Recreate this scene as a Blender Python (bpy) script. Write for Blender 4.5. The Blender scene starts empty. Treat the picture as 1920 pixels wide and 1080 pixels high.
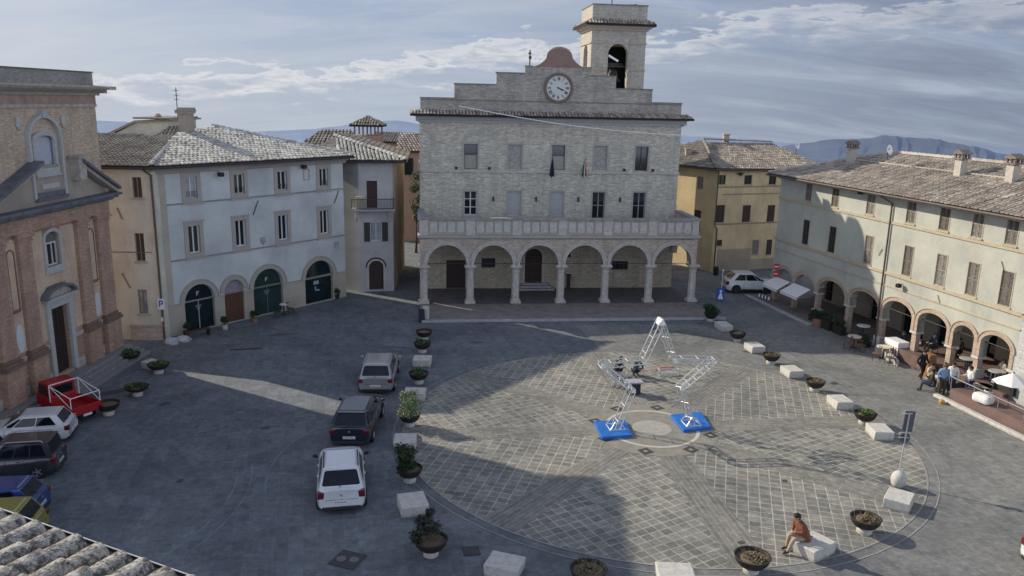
import bpy, math, random
from mathutils import Vector, Matrix
rnd = random.Random(11)
rad = math.radians
SC = bpy.context.scene
COL = SC.collection

# ------------------------------------------------------------------ camera
FPX = 1500.0
HC = 14.5
CR = Matrix(((0.99976846, -0.02151825, 0.0), (0.00490274, 0.22778832, -0.97369833), (0.02095228, 0.97347288, 0.22784111)))
cam_d = bpy.data.cameras.new('camera')
cam = bpy.data.objects.new('camera', cam_d)
COL.objects.link(cam)
cam_d.sensor_width = 36.0
cam_d.lens = 36.0 * FPX / 1920.0
cam_d.clip_start = 0.1
cam_d.clip_end = 60000
cam.matrix_world = Matrix.Translation((0, 0, HC)) @ CR.to_4x4()
SC.camera = cam

def ray(px, py):
    return CR @ Vector(((px - 960) / FPX, -(py - 540) / FPX, -1.0))
def G(px, py, z=0.0):
    d = ray(px, py)
    return Vector((0, 0, HC)) + d * ((z - HC) / d.z)
def dep(px, py, y):
    d = ray(px, py)
    return Vector((0, 0, HC)) + d * (y / d.y)

# ------------------------------------------------------------------ materials
MATS = {}
def newmat(name):
    m = bpy.data.materials.new(name)
    m.use_nodes = True
    nt = m.node_tree
    return m, nt, nt.nodes['Principled BSDF']
def node(nt, t, **k):
    n = nt.nodes.new(t)
    for a, b in k.items():
        if a in n.inputs.keys() if isinstance(a, str) else False:
            n.inputs[a].default_value = b
        else:
            setattr(n, a, b)
    return n
def c4(c, f=1.0):
    return (min(1, c[0] * f), min(1, c[1] * f), min(1, c[2] * f), 1)
def wallvec(nt):
    tc = nt.nodes.new('ShaderNodeTexCoord')
    sp = nt.nodes.new('ShaderNodeSeparateXYZ')
    nt.links.new(tc.outputs['Object'], sp.inputs[0])
    ad = nt.nodes.new('ShaderNodeMath'); ad.operation = 'ADD'
    nt.links.new(sp.outputs[0], ad.inputs[0]); nt.links.new(sp.outputs[1], ad.inputs[1])
    cb = nt.nodes.new('ShaderNodeCombineXYZ')
    nt.links.new(ad.outputs[0], cb.inputs[0]); nt.links.new(sp.outputs[2], cb.inputs[1])
    return cb.outputs[0], tc.outputs['Object']
def noise(nt, vec, scale, detail=5, rough=.6, dist=0):
    n = nt.nodes.new('ShaderNodeTexNoise')
    n.inputs['Scale'].default_value = scale
    n.inputs['Detail'].default_value = detail
    n.inputs['Roughness'].default_value = rough
    n.inputs['Distortion'].default_value = dist
    if vec is not None: nt.links.new(vec, n.inputs['Vector'])
    return n.outputs['Fac']
def ramp(nt, fac, stops):
    r = nt.nodes.new('ShaderNodeValToRGB')
    el = r.color_ramp.elements
    el[0].position, el[0].color = stops[0]
    el[1].position, el[1].color = stops[-1]
    for p, c in stops[1:-1]:
        e = el.new(p); e.color = c
    nt.links.new(fac, r.inputs[0])
    return r.outputs[0]
def mixc(nt, fac, a, b, mode='MIX'):
    m = nt.nodes.new('ShaderNodeMix'); m.data_type = 'RGBA'; m.blend_type = mode
    if isinstance(fac, (int, float)): m.inputs[0].default_value = fac
    else: nt.links.new(fac, m.inputs[0])
    for s, v in ((6, a), (7, b)):
        if isinstance(v, tuple): m.inputs[s].default_value = v
        else: nt.links.new(v, m.inputs[s])
    return m.outputs[2]
def bump(nt, h, bsdf, strength=.3, dist=.02):
    b = nt.nodes.new('ShaderNodeBump')
    b.inputs['Strength'].default_value = strength
    b.inputs['Distance'].default_value = dist
    nt.links.new(h, b.inputs['Height']); nt.links.new(b.outputs[0], bsdf.inputs['Normal'])
def mapping(nt, vec, scale=(1, 1, 1), loc=(0, 0, 0), rot=(0, 0, 0)):
    m = nt.nodes.new('ShaderNodeMapping')
    m.inputs['Scale'].default_value = scale; m.inputs['Location'].default_value = loc; m.inputs['Rotation'].default_value = rot
    nt.links.new(vec, m.inputs[0])
    return m.outputs[0]
def plain(name, col, rough=.7, metal=0.0, var=.12, scale=6.0, spec=.4, coat=0.0, emit=None, alpha=None):
    if name in MATS: return MATS[name]
    m, nt, b = newmat(name)
    tc = nt.nodes.new('ShaderNodeTexCoord')
    if var > 0:
        f = noise(nt, tc.outputs['Object'], scale)
        c = ramp(nt, f, [(.3, c4(col, 1 - var)), (.7, c4(col, 1 + var))])
        nt.links.new(c, b.inputs['Base Color'])
    else:
        b.inputs['Base Color'].default_value = c4(col)
    b.inputs['Roughness'].default_value = rough
    b.inputs['Metallic'].default_value = metal
    b.inputs['Specular IOR Level'].default_value = spec
    b.inputs['Coat Weight'].default_value = coat
    b.inputs['Coat Roughness'].default_value = .05
    if emit:
        b.inputs['Emission Color'].default_value = c4(emit); b.inputs['Emission Strength'].default_value = 1.0
    if alpha is not None: b.inputs['Alpha'].default_value = alpha
    MATS[name] = m
    return m
def plaster(name, col, stain=(.25, .22, .18), amt=.35, var=.1, blot=None):
    m, nt, b = newmat(name)
    w, o = wallvec(nt)
    f1 = noise(nt, o, 9, 8, .7)
    base = ramp(nt, f1, [(.3, c4(col, 1 - var)), (.7, c4(col, 1 + var))])
    f2 = noise(nt, mapping(nt, w, (.9, .22, 1)), 1.6, 8, .65, .6)
    s = ramp(nt, f2, [(.48, (0, 0, 0, 1)), (.78, (amt, amt, amt, 1))])
    c = mixc(nt, s, base, c4(stain))
    f3 = noise(nt, w, .35, 5, .6)
    s3 = ramp(nt, f3, [(.35, (.80, .80, .82, 1)), (.65, (1.1, 1.1, 1.08, 1))])
    c = mixc(nt, 1.0, c, s3, 'MULTIPLY')
    if blot:
        f4 = noise(nt, mapping(nt, w, (1, .8, 1), (3, 7, 0)), .8, 7, .7, 1.0)
        s4 = ramp(nt, f4, [(.52, (0, 0, 0, 1)), (.6, (.7, .7, .7, 1))])
        c = mixc(nt, s4, c, c4(blot))
    nt.links.new(c, b.inputs['Base Color'])
    b.inputs['Roughness'].default_value = .9
    bump(nt, f1, b, .25, .015)
    MATS[name] = m
    return m
def masonry(name, c1, c2, mortar, bw, bh, ms=.012, stain=(.12, .11, .1), amt=.5, uv=False, bstr=.5, squash=1, off=.5, bias=0, msm=.1):
    m, nt, b = newmat(name)
    if uv:
        tc = nt.nodes.new('ShaderNodeTexCoord'); w = tc.outputs['UV']; o = tc.outputs['Object']
    else:
        w, o = wallvec(nt)
    br = nt.nodes.new('ShaderNodeTexBrick')
    br.offset = off; br.squash = squash
    br.inputs['Color1'].default_value = c4(c1); br.inputs['Color2'].default_value = c4(c2); br.inputs['Mortar'].default_value = c4(mortar)
    br.inputs['Scale'].default_value = 1.0
    br.inputs['Mortar Size'].default_value = ms; br.inputs['Mortar Smooth'].default_value = msm
    br.inputs['Bias'].default_value = bias
    br.inputs['Brick Width'].default_value = bw; br.inputs['Row Height'].default_value = bh
    if not uv:
        dn = nt.nodes.new('ShaderNodeTexNoise'); dn.inputs['Scale'].default_value = 2.5
        nt.links.new(o, dn.inputs['Vector'])
        vm = nt.nodes.new('ShaderNodeVectorMath'); vm.operation = 'SCALE'; vm.inputs['Scale'].default_value = .05
        nt.links.new(dn.outputs['Color'], vm.inputs[0])
        va = nt.nodes.new('ShaderNodeVectorMath'); va.operation = 'ADD'
        nt.links.new(w, va.inputs[0]); nt.links.new(vm.outputs[0], va.inputs[1])
        nt.links.new(va.outputs[0], br.inputs['Vector'])
    else:
        nt.links.new(w, br.inputs['Vector'])
    f1 = noise(nt, o if uv else mapping(nt, w, (1, 3.2, 1)), 3.2, 9, .75)
    r1 = ramp(nt, f1, [(.28, (.55, .55, .56, 1)), (.5, (.95, .95, .95, 1)), (.72, (1.45, 1.42, 1.38, 1))])
    c = mixc(nt, 1.0, br.outputs['Color'], r1, 'MULTIPLY')
    f2 = noise(nt, o, .5, 7, .65, .5)
    s = ramp(nt, f2, [(.45, (0, 0, 0, 1)), (.75, (amt, amt, amt, 1))])
    c = mixc(nt, s, c, c4(stain))
    if uv:      # worn patches, dark spots and swept tyre arcs
        f5 = noise(nt, o, .16, 6, .7, 1.2)
        c = mixc(nt, 1.0, c, ramp(nt, f5, [(.36, (.72, .73, .76, 1)), (.5, (1, 1, 1, 1)), (.64, (1.16, 1.14, 1.1, 1))]), 'MULTIPLY')
        f6 = noise(nt, o, 1.1, 3, .55, .4)
        c = mixc(nt, ramp(nt, f6, [(.66, (0, 0, 0, 1)), (.73, (.55, .55, .55, 1))]), c, (.07, .07, .068, 1))
        f7 = noise(nt, mapping(nt, o, (.35, 2.6, 1), (0, 0, 0), (0, 0, .9)), .9, 5, .6, .8)
        c = mixc(nt, ramp(nt, f7, [(.58, (0, 0, 0, 1)), (.68, (.25, .25, .25, 1))]), c, (.07, .07, .07, 1))
    else:       # rain streaks
        f5 = noise(nt, mapping(nt, w, (1.6, .12, 1)), 1.3, 7, .65, .3)
        c = mixc(nt, 1.0, c, ramp(nt, f5, [(.32, (.84, .84, .85, 1)), (.5, (1, 1, 1, 1)), (.68, (1.07, 1.06, 1.05, 1))]), 'MULTIPLY')
        f6 = noise(nt, w, .9, 2, .5, 0)
        c = mixc(nt, ramp(nt, f6, [(.60, (0, 0, 0, 1)), (.66, (.35, .35, .35, 1))]), c, c4(mortar, .8))
    nt.links.new(c, b.inputs['Base Color'])
    b.inputs['Roughness'].default_value = .88
    h = nt.nodes.new('ShaderNodeMath'); h.operation = 'MULTIPLY_ADD'
    nt.links.new(br.outputs['Fac'], h.inputs[0]); h.inputs[1].default_value = -.6
    nt.links.new(f1, h.inputs[2])
    bump(nt, h.outputs[0], b, bstr, .02)
    MATS[name] = m
    return m
def tilemat(name, cols, lichen=(.35, .34, .28), amt=.4):
    m, nt, b = newmat(name)
    tc = nt.nodes.new('ShaderNodeTexCoord')
    wn = nt.nodes.new('ShaderNodeTexWhiteNoise'); wn.noise_dimensions = '2D'
    nt.links.new(tc.outputs['UV'], wn.inputs['Vector'])
    st = [(i / (len(cols) - 1), c4(c)) for i, c in enumerate(cols)]
    c = ramp(nt, wn.outputs['Value'], st)
    f = noise(nt, tc.outputs['Object'], 5, 8, .75)
    s = ramp(nt, f, [(.42, (0, 0, 0, 1)), (.62, (amt, amt, amt, 1))])
    c = mixc(nt, s, c, c4(lichen))
    f2 = noise(nt, tc.outputs['Object'], .7, 4)
    s2 = ramp(nt, f2, [(.35, (.75, .75, .75, 1)), (.65, (1.15, 1.15, 1.15, 1))])
    c = mixc(nt, 1.0, c, s2, 'MULTIPLY')
    nt.links.new(c, b.inputs['Base Color'])
    b.inputs['Roughness'].default_value = .92
    bump(nt, f, b, .5, .02)
    MATS[name] = m
    return m

# ------------------------------------------------------------------ mesh building
class MB:
    def __init__(s):
        s.v = []; s.f = []; s.uv = []; s.mi = []; s.cur = 0
    def vert(s, p):
        s.v.append((p[0], p[1], p[2])); return len(s.v) - 1
    def face(s, pts, uv=None):
        i = [s.vert(p) for p in pts]
        s.f.append(i); s.uv.append(uv); s.mi.append(s.cur)
    def box(s, x0, x1, y0, y1, z0, z1, M=None):
        P = [Vector((x, y, z)) for z in (z0, z1) for y in (y0, y1) for x in (x0, x1)]
        if M is not None: P = [M @ p for p in P]
        b = len(s.v)
        for p in P: s.v.append(tuple(p))
        for q in ((0, 2, 3, 1), (4, 5, 7, 6), (0, 1, 5, 4), (2, 6, 7, 3), (0, 4, 6, 2), (1, 3, 7, 5)):
            s.f.append([b + k for k in q]); s.uv.append(None); s.mi.append(s.cur)
    def prism(s, poly, a0, a1, axis='y', M=None):
        def mk(p, a):
            if axis == 'y': q = Vector((p[0], a, p[1]))
            elif axis == 'z': q = Vector((p[0], p[1], a))
            else: q = Vector((a, p[0], p[1]))
            return M @ q if M is not None else q
        n = len(poly); b = len(s.v)
        for p in poly: s.v.append(tuple(mk(p, a0)))
        for p in poly: s.v.append(tuple(mk(p, a1)))
        s.f.append(list(range(b, b + n))); s.uv.append(None); s.mi.append(s.cur)
        s.f.append(list(range(b + 2 * n - 1, b + n - 1, -1))); s.uv.append(None); s.mi.append(s.cur)
        for i in range(n):
            j = (i + 1) % n
            s.f.append([b + i, b + n + i, b + n + j, b + j]); s.uv.append(None); s.mi.append(s.cur)
    def lathe(s, prof, c=(0, 0, 0), seg=16, cap=True, M=None, sq=1.0):
        b = len(s.v); c = Vector(c)
        for r, z in prof:
            for k in range(seg):
                a = 2 * math.pi * k / seg
                p = c + Vector((r * math.cos(a), r * math.sin(a) * sq, z))
                if M is not None: p = M @ p
                s.v.append(tuple(p))
        for i in range(len(prof) - 1):
            for k in range(seg):
                k2 = (k + 1) % seg
                s.f.append([b + i * seg + k, b + i * seg + k2, b + (i + 1) * seg + k2, b + (i + 1) * seg + k]); s.uv.append(None); s.mi.append(s.cur)
        if cap:
            s.f.append([b + k for k in range(seg - 1, -1, -1)]); s.uv.append(None); s.mi.append(s.cur)
            e = b + (len(prof) - 1) * seg
            s.f.append([e + k for k in range(seg)]); s.uv.append(None); s.mi.append(s.cur)
    def tube(s, pts, r, seg=6, r2=None):
        pts = [Vector(p) for p in pts]
        b = len(s.v); n = len(pts)
        for i, p in enumerate(pts):
            d = (pts[min(i + 1, n - 1)] - pts[max(i - 1, 0)]).normalized()
            a = d.cross(Vector((0, 0, 1)))
            if a.length < .05: a = d.cross(Vector((0, 1, 0)))
            a.normalize(); c = d.cross(a)
            rr = r if r2 is None else r + (r2 - r) * i / (n - 1)
            for k in range(seg):
                t = 2 * math.pi * k / seg
                s.v.append(tuple(p + a * rr * math.cos(t) + c * rr * math.sin(t)))
        for i in range(n - 1):
            for k in range(seg):
                k2 = (k + 1) % seg
                s.f.append([b + i * seg + k, b + i * seg + k2, b + (i + 1) * seg + k2, b + (i + 1) * seg + k]); s.uv.append(None); s.mi.append(s.cur)
        s.f.append([b + k for k in range(seg)]); s.uv.append(None); s.mi.append(s.cur)
        s.f.append([b + (n - 1) * seg + k for k in range(seg)]); s.uv.append(None); s.mi.append(s.cur)
    def ball(s, c, rx, ry=None, rz=None, seg=10, rings=7, jit=0):
        ry = ry or rx; rz = rz or rx
        b = len(s.v); c = Vector(c)
        for i in range(rings + 1):
            t = math.pi * i / rings
            for k in range(seg):
                a = 2 * math.pi * k / seg
                j = 1 + rnd.uniform(-jit, jit)
                s.v.append((c.x + rx * j * math.sin(t) * math.cos(a), c.y + ry * j * math.sin(t) * math.sin(a), c.z + rz * j * math.cos(t)))
        for i in range(rings):
            for k in range(seg):
                k2 = (k + 1) % seg
                s.f.append([b + i * seg + k, b + (i + 1) * seg + k, b + (i + 1) * seg + k2, b + i * seg + k2]); s.uv.append(None); s.mi.append(s.cur)
    def add(s, other, M):
        b = len(s.v)
        for p in other.v: s.v.append(tuple(M @ Vector(p)))
        for f, u, m in zip(other.f, other.uv, other.mi):
            s.f.append([b + k for k in f]); s.uv.append(u); s.mi.append(m)
    def mesh(s, name, mats, smooth=False):
        me = bpy.data.meshes.new(name)
        me.from_pydata(s.v, [], s.f)
        if any(u is not None for u in s.uv):
            ul = me.uv_layers.new(name='UVMap')
            for p, u in zip(me.polygons, s.uv):
                if u is None: continue
                for k, li in enumerate(p.loop_indices):
                    ul.data[li].uv = u[k] if isinstance(u[0], tuple) else u
        mats = mats if isinstance(mats, (list, tuple)) else [mats]
        mats = list(mats)
        while s.mi and max(s.mi) >= len(mats): mats.append(MATS['roof_shadow'])
        for m in mats: me.materials.append(m)
        me.polygons.foreach_set('material_index', s.mi)
        if smooth: me.polygons.foreach_set('use_smooth', [True] * len(me.polygons))
        me.update()
        return me

def tagit(o, label=None, cat=None, group=None, kind=None):
    if label: o['label'] = label
    if cat: o['category'] = cat
    if group: o['group'] = group
    if kind: o['kind'] = kind
def FR(x, y, az, z=0):
    return Matrix.Translation((x, y, z)) @ Matrix.Rotation(rad(az), 4, 'Z')
def thing(name, label, cat, M=None, group=None):
    o = bpy.data.objects.new(name, None)
    o.empty_display_size = .3
    COL.objects.link(o)
    if M is not None: o.matrix_basis = M
    tagit(o, label, cat, group)
    return o
def part(name, mb, mat, parent=None, M=None, smooth=False, bevel=0, label=None):
    me = mb if isinstance(mb, bpy.types.Mesh) else mb.mesh(name, mat, smooth)
    o = bpy.data.objects.new(name, me)
    COL.objects.link(o)
    if parent is not None: o.parent = parent
    if M is not None: o.matrix_basis = M
    if bevel:
        bv = o.modifiers.new('bevel', 'BEVEL'); bv.width = bevel; bv.segments = 2; bv.limit_method = 'ANGLE'; bv.angle_limit = rad(40)
    if label: o['label'] = label
    return o
def parts(name, mb, mat, parent, M=None, **k):    # one part per connected piece
    key = {}; par = list(range(len(mb.v)))
    def find(a):
        while par[a] != a: par[a] = par[par[a]]; a = par[a]
        return a
    for i, p in enumerate(mb.v):
        q = (round(p[0], 3), round(p[1], 3), round(p[2], 3))
        if q in key: par[find(i)] = find(key[q])
        else: key[q] = i
    for f in mb.f:
        for v in f[1:]: par[find(v)] = find(f[0])
    g = {}
    for fi, f in enumerate(mb.f): g.setdefault(find(f[0]), []).append(fi)
    out = []
    for fs in g.values():
        m = MB(); ix = {}
        for fi in fs:
            ff = []
            for v in mb.f[fi]:
                if v not in ix: ix[v] = len(m.v); m.v.append(mb.v[v])
                ff.append(ix[v])
            m.f.append(ff); m.uv.append(mb.uv[fi]); m.mi.append(mb.mi[fi])
        out.append(part(name, m, mat, parent, M, **k))
    return out
def wpart(name, mb, mat, parent, Mw, **k):       # part given in a world frame
    return part(name, mb, mat, parent, M=parent.matrix_basis.inverted() @ Mw, **k)
def solo(name, mb, mat, label, cat, M=None, group=None, kind=None, **k):
    o = part(name, mb, mat, None, M, **k)
    tagit(o, label, cat, group, kind)
    return o
def dup(root, M, label, group=None):
    r = root.copy(); COL.objects.link(r); r.matrix_basis = M; r['label'] = label
    if group: r['group'] = group
    def rec(a, b):
        for ch in list(a.children):
            c = ch.copy(); COL.objects.link(c); c.parent = b
            rec(ch, c)
    rec(root, r)
    return r

# facade sheet with openings. opening = (u0,u1,z0,z1,rise): rise>0 -> elliptical head on top of z1
def facade(mb, U0, U1, Z0, Z1, ops, d=.3, y=0.0):
    rects = [(o[0], o[1], o[2], o[3] + (o[4] if len(o) > 4 else 0)) for o in ops]
    us = sorted(set([U0, U1] + [min(max(v, U0), U1) for r in rects for v in r[:2]]))
    zs = sorted(set([Z0, Z1] + [min(max(v, Z0), Z1) for r in rects for v in r[2:]]))
    for i in range(len(us) - 1):
        for j in range(len(zs) - 1):
            uc = (us[i] + us[i + 1]) / 2; zc = (zs[j] + zs[j + 1]) / 2
            if any(r[0] < uc < r[1] and r[2] < zc < r[3] for r in rects): continue
            mb.face([(us[i], y, zs[j]), (us[i + 1], y, zs[j]), (us[i + 1], y, zs[j + 1]), (us[i], y, zs[j + 1])])
    for o in ops:
        u0, u1, z0, z1 = o[:4]; rise = o[4] if len(o) > 4 else 0
        yb = y + d
        mb.face([(u0, y, z0), (u0, yb, z0), (u0, yb, z1), (u0, y, z1)])
        mb.face([(u1, y, z0), (u1, y, z1), (u1, yb, z1), (u1, yb, z0)])
        if z0 > Z0 + .01: mb.face([(u0, y, z0), (u1, y, z0), (u1, yb, z0), (u0, yb, z0)])
        if rise == 0:
            mb.face([(u0, y, z1), (u0, yb, z1), (u1, yb, z1), (u1, y, z1)])
        else:
            n = 18; uc = (u0 + u1) / 2; a = (u1 - u0) / 2; zt = z1 + rise
            pts = [(uc - a * math.cos(math.pi * k / n), z1 + rise * math.sin(math.pi * k / n)) for k in range(n + 1)]
            for (a0, b0), (a1, b1) in zip(pts, pts[1:]):
                mb.face([(a0, y, b0), (a1, y, b1), (a1, y, zt), (a0, y, zt)])
                mb.face([(a0, y, b0), (a0, yb, b0), (a1, yb, b1), (a1, y, b1)])
def archring(mb, u0, u1, z1, rise, w, y0, y1, n=22, legs=0):
    uc = (u0 + u1) / 2; a = (u1 - u0) / 2
    ins = [(uc - a * math.cos(math.pi * k / n), z1 + rise * math.sin(math.pi * k / n)) for k in range(n + 1)]
    out = [(uc - (a + w) * math.cos(math.pi * k / n), z1 + (rise + w) * math.sin(math.pi * k / n)) for k in range(n + 1)]
    if legs:
        ins = [(u0, z1 - legs)] + ins + [(u1, z1 - legs)]
        out = [(u0 - w, z1 - legs)] + out + [(u1 + w, z1 - legs)]
    for i in range(len(ins) - 1):
        a0, a1, b1, b0 = ins[i], ins[i + 1], out[i + 1], out[i]
        mb.face([(a0[0], y0, a0[1]), (a1[0], y0, a1[1]), (b1[0], y0, b1[1]), (b0[0], y0, b0[1])])
        mb.face([(b0[0], y0, b0[1]), (b1[0], y0, b1[1]), (b1[0], y1, b1[1]), (b0[0], y1, b0[1])])
        mb.face([(a0[0], y0, a0[1]), (a0[0], y1, a0[1]), (a1[0], y1, a1[1]), (a1[0], y0, a1[1])])
    for k in (0, -1):
        a0, b0 = ins[k], out[k]
        mb.face([(a0[0], y0, a0[1]), (b0[0], y0, b0[1]), (b0[0], y1, b0[1]), (a0[0], y1, a0[1])])
def archfill(mb, u0, u1, z0, z1, rise, y, n=18):
    uc = (u0 + u1) / 2; a = (u1 - u0) / 2
    pts = [(u0, z0), (u1, z0)] + [(uc + a * math.cos(math.pi * k / n), z1 + rise * math.sin(math.pi * k / n)) for k in range(n + 1)]
    mb.face([(p[0], y, p[1]) for p in pts])

def window(par, u0, u1, z0, z1, y, fm, gm, mull=1, bars=0, fw=.06, M=None):
    mb = MB()
    t = .05
    mb.box(u0, u0 + fw, y, y + t, z0, z1); mb.box(u1 - fw, u1, y, y + t, z0, z1)
    mb.box(u0 + fw, u1 - fw, y, y + t, z0, z0 + fw); mb.box(u0 + fw, u1 - fw, y, y + t, z1 - fw, z1)
    for k in range(mull):
        c = u0 + (u1 - u0) * (k + 1) / (mull + 1)
        mb.box(c - fw * .6, c + fw * .6, y - .004, y + t + .004, z0 + fw, z1 - fw)
    for k in range(bars):
        c = z0 + (z1 - z0) * (k + 1) / (bars + 1)
        mb.box(u0 + fw, u1 - fw, y + .008, y + t - .008, c - fw * .4, c + fw * .4)
    w = part('window', mb, fm, par, M)
    g = MB(); g.face([(u0 + .01, y + t * .8, z0 + .01), (u1 - .01, y + t * .8, z0 + .01), (u1 - .01, y + t * .8, z1 - .01), (u0 + .01, y + t * .8, z1 - .01)])
    part('pane', g, gm, w)
    return w
def shutters(par, u0, u1, z0, z1, y, mat, opened=0):
    c = (u0 + u1) / 2
    for a, b in ((u0, c - .012), (c + .012, u1)):
        mb = MB()
        mb.box(a, a + .05, y, y + .05, z0, z1); mb.box(b - .05, b, y, y + .05, z0, z1)
        for zz in (z0, (z0 + z1) / 2 - .03, z1 - .07): mb.box(a + .05, b - .05, y, y + .05, zz, zz + .07)
        n = int((z1 - z0) / .075)
        for k in range(n):
            zc = z0 + .05 + (z1 - z0 - .1) * k / n
            Mx = Matrix.Translation(((a + b) / 2, y + .025, zc)) @ Matrix.Rotation(rad(35), 4, 'X')
            mb.box(-(b - a) / 2 + .05, (b - a) / 2 - .05, -.03, .03, -.006, .006, Mx)
        part('shutter', mb, mat, par)

# clay-tile roof over a planar polygon. eave = pts[0]->pts[1]
def inpoly(p, poly):
    c = False; n = len(poly)
    for i in range(n):
        a, b = poly[i], poly[(i + 1) % n]
        if (a[1] > p[1]) != (b[1] > p[1]) and p[0] < (b[0] - a[0]) * (p[1] - a[1]) / (b[1] - a[1]) + a[0]: c = not c
    return c
def tiles(mb, pts, sp=.24, ln=.42, seed=1, jit=.015, thick=.14):
    r = random.Random(seed)
    P = [Vector(p) for p in pts]
    U = (P[1] - P[0]).normalized()
    N = U.cross(P[2] - P[0]).normalized()
    if N.z < 0: N = -N
    V = N.cross(U).normalized()
    if V.z < 0: V = -V
    pl = []
    for p in P:
        d = p - P[0]; q = d - N * d.dot(N); pl.append((q.dot(U), q.dot(V)))
    base = [P[0] + U * a + V * b for a, b in pl]
    mb.cur = 1
    mb.face([tuple(p) for p in base], (0.137, 0.731))
    low = [p - Vector((0, 0, thick)) for p in base]
    for i in range(len(base)):
        j = (i + 1) % len(base)
        mb.face([base[i], base[j], low[j], low[i]], (0.137, 0.731))
    mb.face(low, (0.137, 0.731))
    mb.cur = 0
    u0 = min(a for a, b in pl); u1 = max(a for a, b in pl); v0 = min(b for a, b in pl); v1 = max(b for a, b in pl)
    nu = int((u1 - u0) / sp); nv = int((v1 - v0) / ln) + 1
    rr = sp * .42
    for i in range(nu + 1):
        uc = u0 + sp * (i + .5)
        ju = r.uniform(-jit, jit)
        for j in range(nv):
            va = v0 + j * ln - .04; vb = va + ln + .05
            if not inpoly((uc, (va + vb) / 2), pl): continue
            jj = ju + r.uniform(-jit, jit); h = r.uniform(0, .018); uvv = (r.random(), r.random())
            ring = []
            for vv, s, hh in ((va, 1.08, .035), (vb, .85, .0)):
                ring.append([P[0] + U * (uc + jj + rr * s * math.cos(t)) + V * vv + N * (rr * s * .75 * math.sin(t) + hh + h) for t in (0, math.pi * .27, math.pi * .5, math.pi * .73, math.pi)])
            for k in range(4):
                mb.face([ring[0][k], ring[0][k + 1], ring[1][k + 1], ring[1][k]], uvv)
            mb.face(ring[0], uvv)
def ridgecap(mb, a, b, r=.13, seed=3):
    q = random.Random(seed)
    a = Vector(a); b = Vector(b); L = (b - a).length; n = max(1, int(L / .42)); d = (b - a) / n
    s = d.cross(Vector((0, 0, 1))).normalized(); up = s.cross(d).normalized()
    if up.z < 0: up = -up
    for i in range(n):
        p0 = a + d * i; p1 = a + d * (i + 1.1); uvv = (q.random(), q.random())
        R0 = [p0 + s * r * 1.1 * math.cos(t) + up * (r * 1.1 * math.sin(t) + .03) for t in (0, .8, 1.57, 2.34, 3.14)]
        R1 = [p1 + s * r * .9 * math.cos(t) + up * (r * .9 * math.sin(t) + .01) for t in (0, .8, 1.57, 2.34, 3.14)]
        for k in range(4): mb.face([R0[k], R0[k + 1], R1[k + 1], R1[k]], uvv)
        mb.face(R0, uvv)

# ------------------------------------------------------------------ light and sky
SUN_AZ = 150.0      # direction towards the sun, counter-clockwise from +X
SUN_EL = 27.0
w = bpy.data.worlds.new('World'); SC.world = w; w.use_nodes = True
nt = w.node_tree
bg = nt.nodes['Background']
sky = nt.nodes.new('ShaderNodeTexSky'); sky.sky_type = 'NISHITA'; sky.sun_disc = False
sky.sun_elevation = rad(SUN_EL); sky.sun_rotation = rad(90 - SUN_AZ)
sky.air_density = 1.0; sky.dust_density = 1.2; sky.ozone_density = 1.5
tc = nt.nodes.new('ShaderNodeTexCoord')
sp = nt.nodes.new('ShaderNodeSeparateXYZ'); nt.links.new(tc.outputs['Generated'], sp.inputs[0])
def M_(op, a, b=None, c=None):
    m = nt.nodes.new('ShaderNodeMath'); m.operation = op
    for i, v in enumerate((a, b, c)):
        if v is None: continue
        if isinstance(v, (int, float)): m.inputs[i].default_value = v
        else: nt.links.new(v, m.inputs[i])
    return m.outputs[0]
zz = M_('MAXIMUM', M_('ADD', sp.outputs[2], .12), .03)
cb = nt.nodes.new('ShaderNodeCombineXYZ')
nt.links.new(sp.outputs[0], cb.inputs[0]); nt.links.new(sp.outputs[1], cb.inputs[1]); nt.links.new(zz, cb.inputs[2])
nrm = nt.nodes.new('ShaderNodeVectorMath'); nrm.operation = 'NORMALIZE'
nt.links.new(cb.outputs[0], nrm.inputs[0]); nt.links.new(nrm.outputs[0], sky.inputs[0])
# high haze and cirrus (soft), stratus to the right, a bank of cumulus low down
el = sp.outputs[2]
inv = M_('DIVIDE', 1.0, M_('ADD', M_('MAXIMUM', el, -.15), .32))
cx = M_('MULTIPLY', sp.outputs[0], inv); cy = M_('MULTIPLY', sp.outputs[1], inv)
cp = nt.nodes.new('ShaderNodeCombineXYZ'); nt.links.new(cx, cp.inputs[0]); nt.links.new(cy, cp.inputs[1])
cir = noise(nt, mapping(nt, cp.outputs[0], (1.3, 4.5, 1), (0.3, 0, 0), (0, 0, .12)), 1.3, 9, .62, .7)
cirm = ramp(nt, cir, [(.38, (0, 0, 0, 1)), (.72, (.75, .75, .75, 1))])
az_ = M_('ARCTAN2', sp.outputs[0], sp.outputs[1])
cu_v = nt.nodes.new('ShaderNodeCombineXYZ'); nt.links.new(M_('MULTIPLY', az_, 2.6), cu_v.inputs[0]); nt.links.new(M_('MULTIPLY', el, 11.0), cu_v.inputs[1])
cu = noise(nt, mapping(nt, cu_v.outputs[0], (1, 1, 1), (4.1, .35, 0)), 3.4, 10, .6, .2)
def band(x, c, wdt):
    d = M_('DIVIDE', M_('SUBTRACT', x, c), wdt)
    return M_('EXPONENT', M_('MULTIPLY', M_('MULTIPLY', d, d), -1.0))
n1 = noise(nt, mapping(nt, cu_v.outputs[0], (1, 0.0, 1), (1.7, .2, 0)), 2.1, 2, .5)
n2 = noise(nt, mapping(nt, cu_v.outputs[0], (1, 1, 1), (3.3, .5, 0)), 7.0, 9, .62, .3)
topl = M_('MULTIPLY_ADD', az_, .11, .066)
topl = M_('MULTIPLY_ADD', M_('SUBTRACT', n1, .5), .11, topl)
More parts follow.
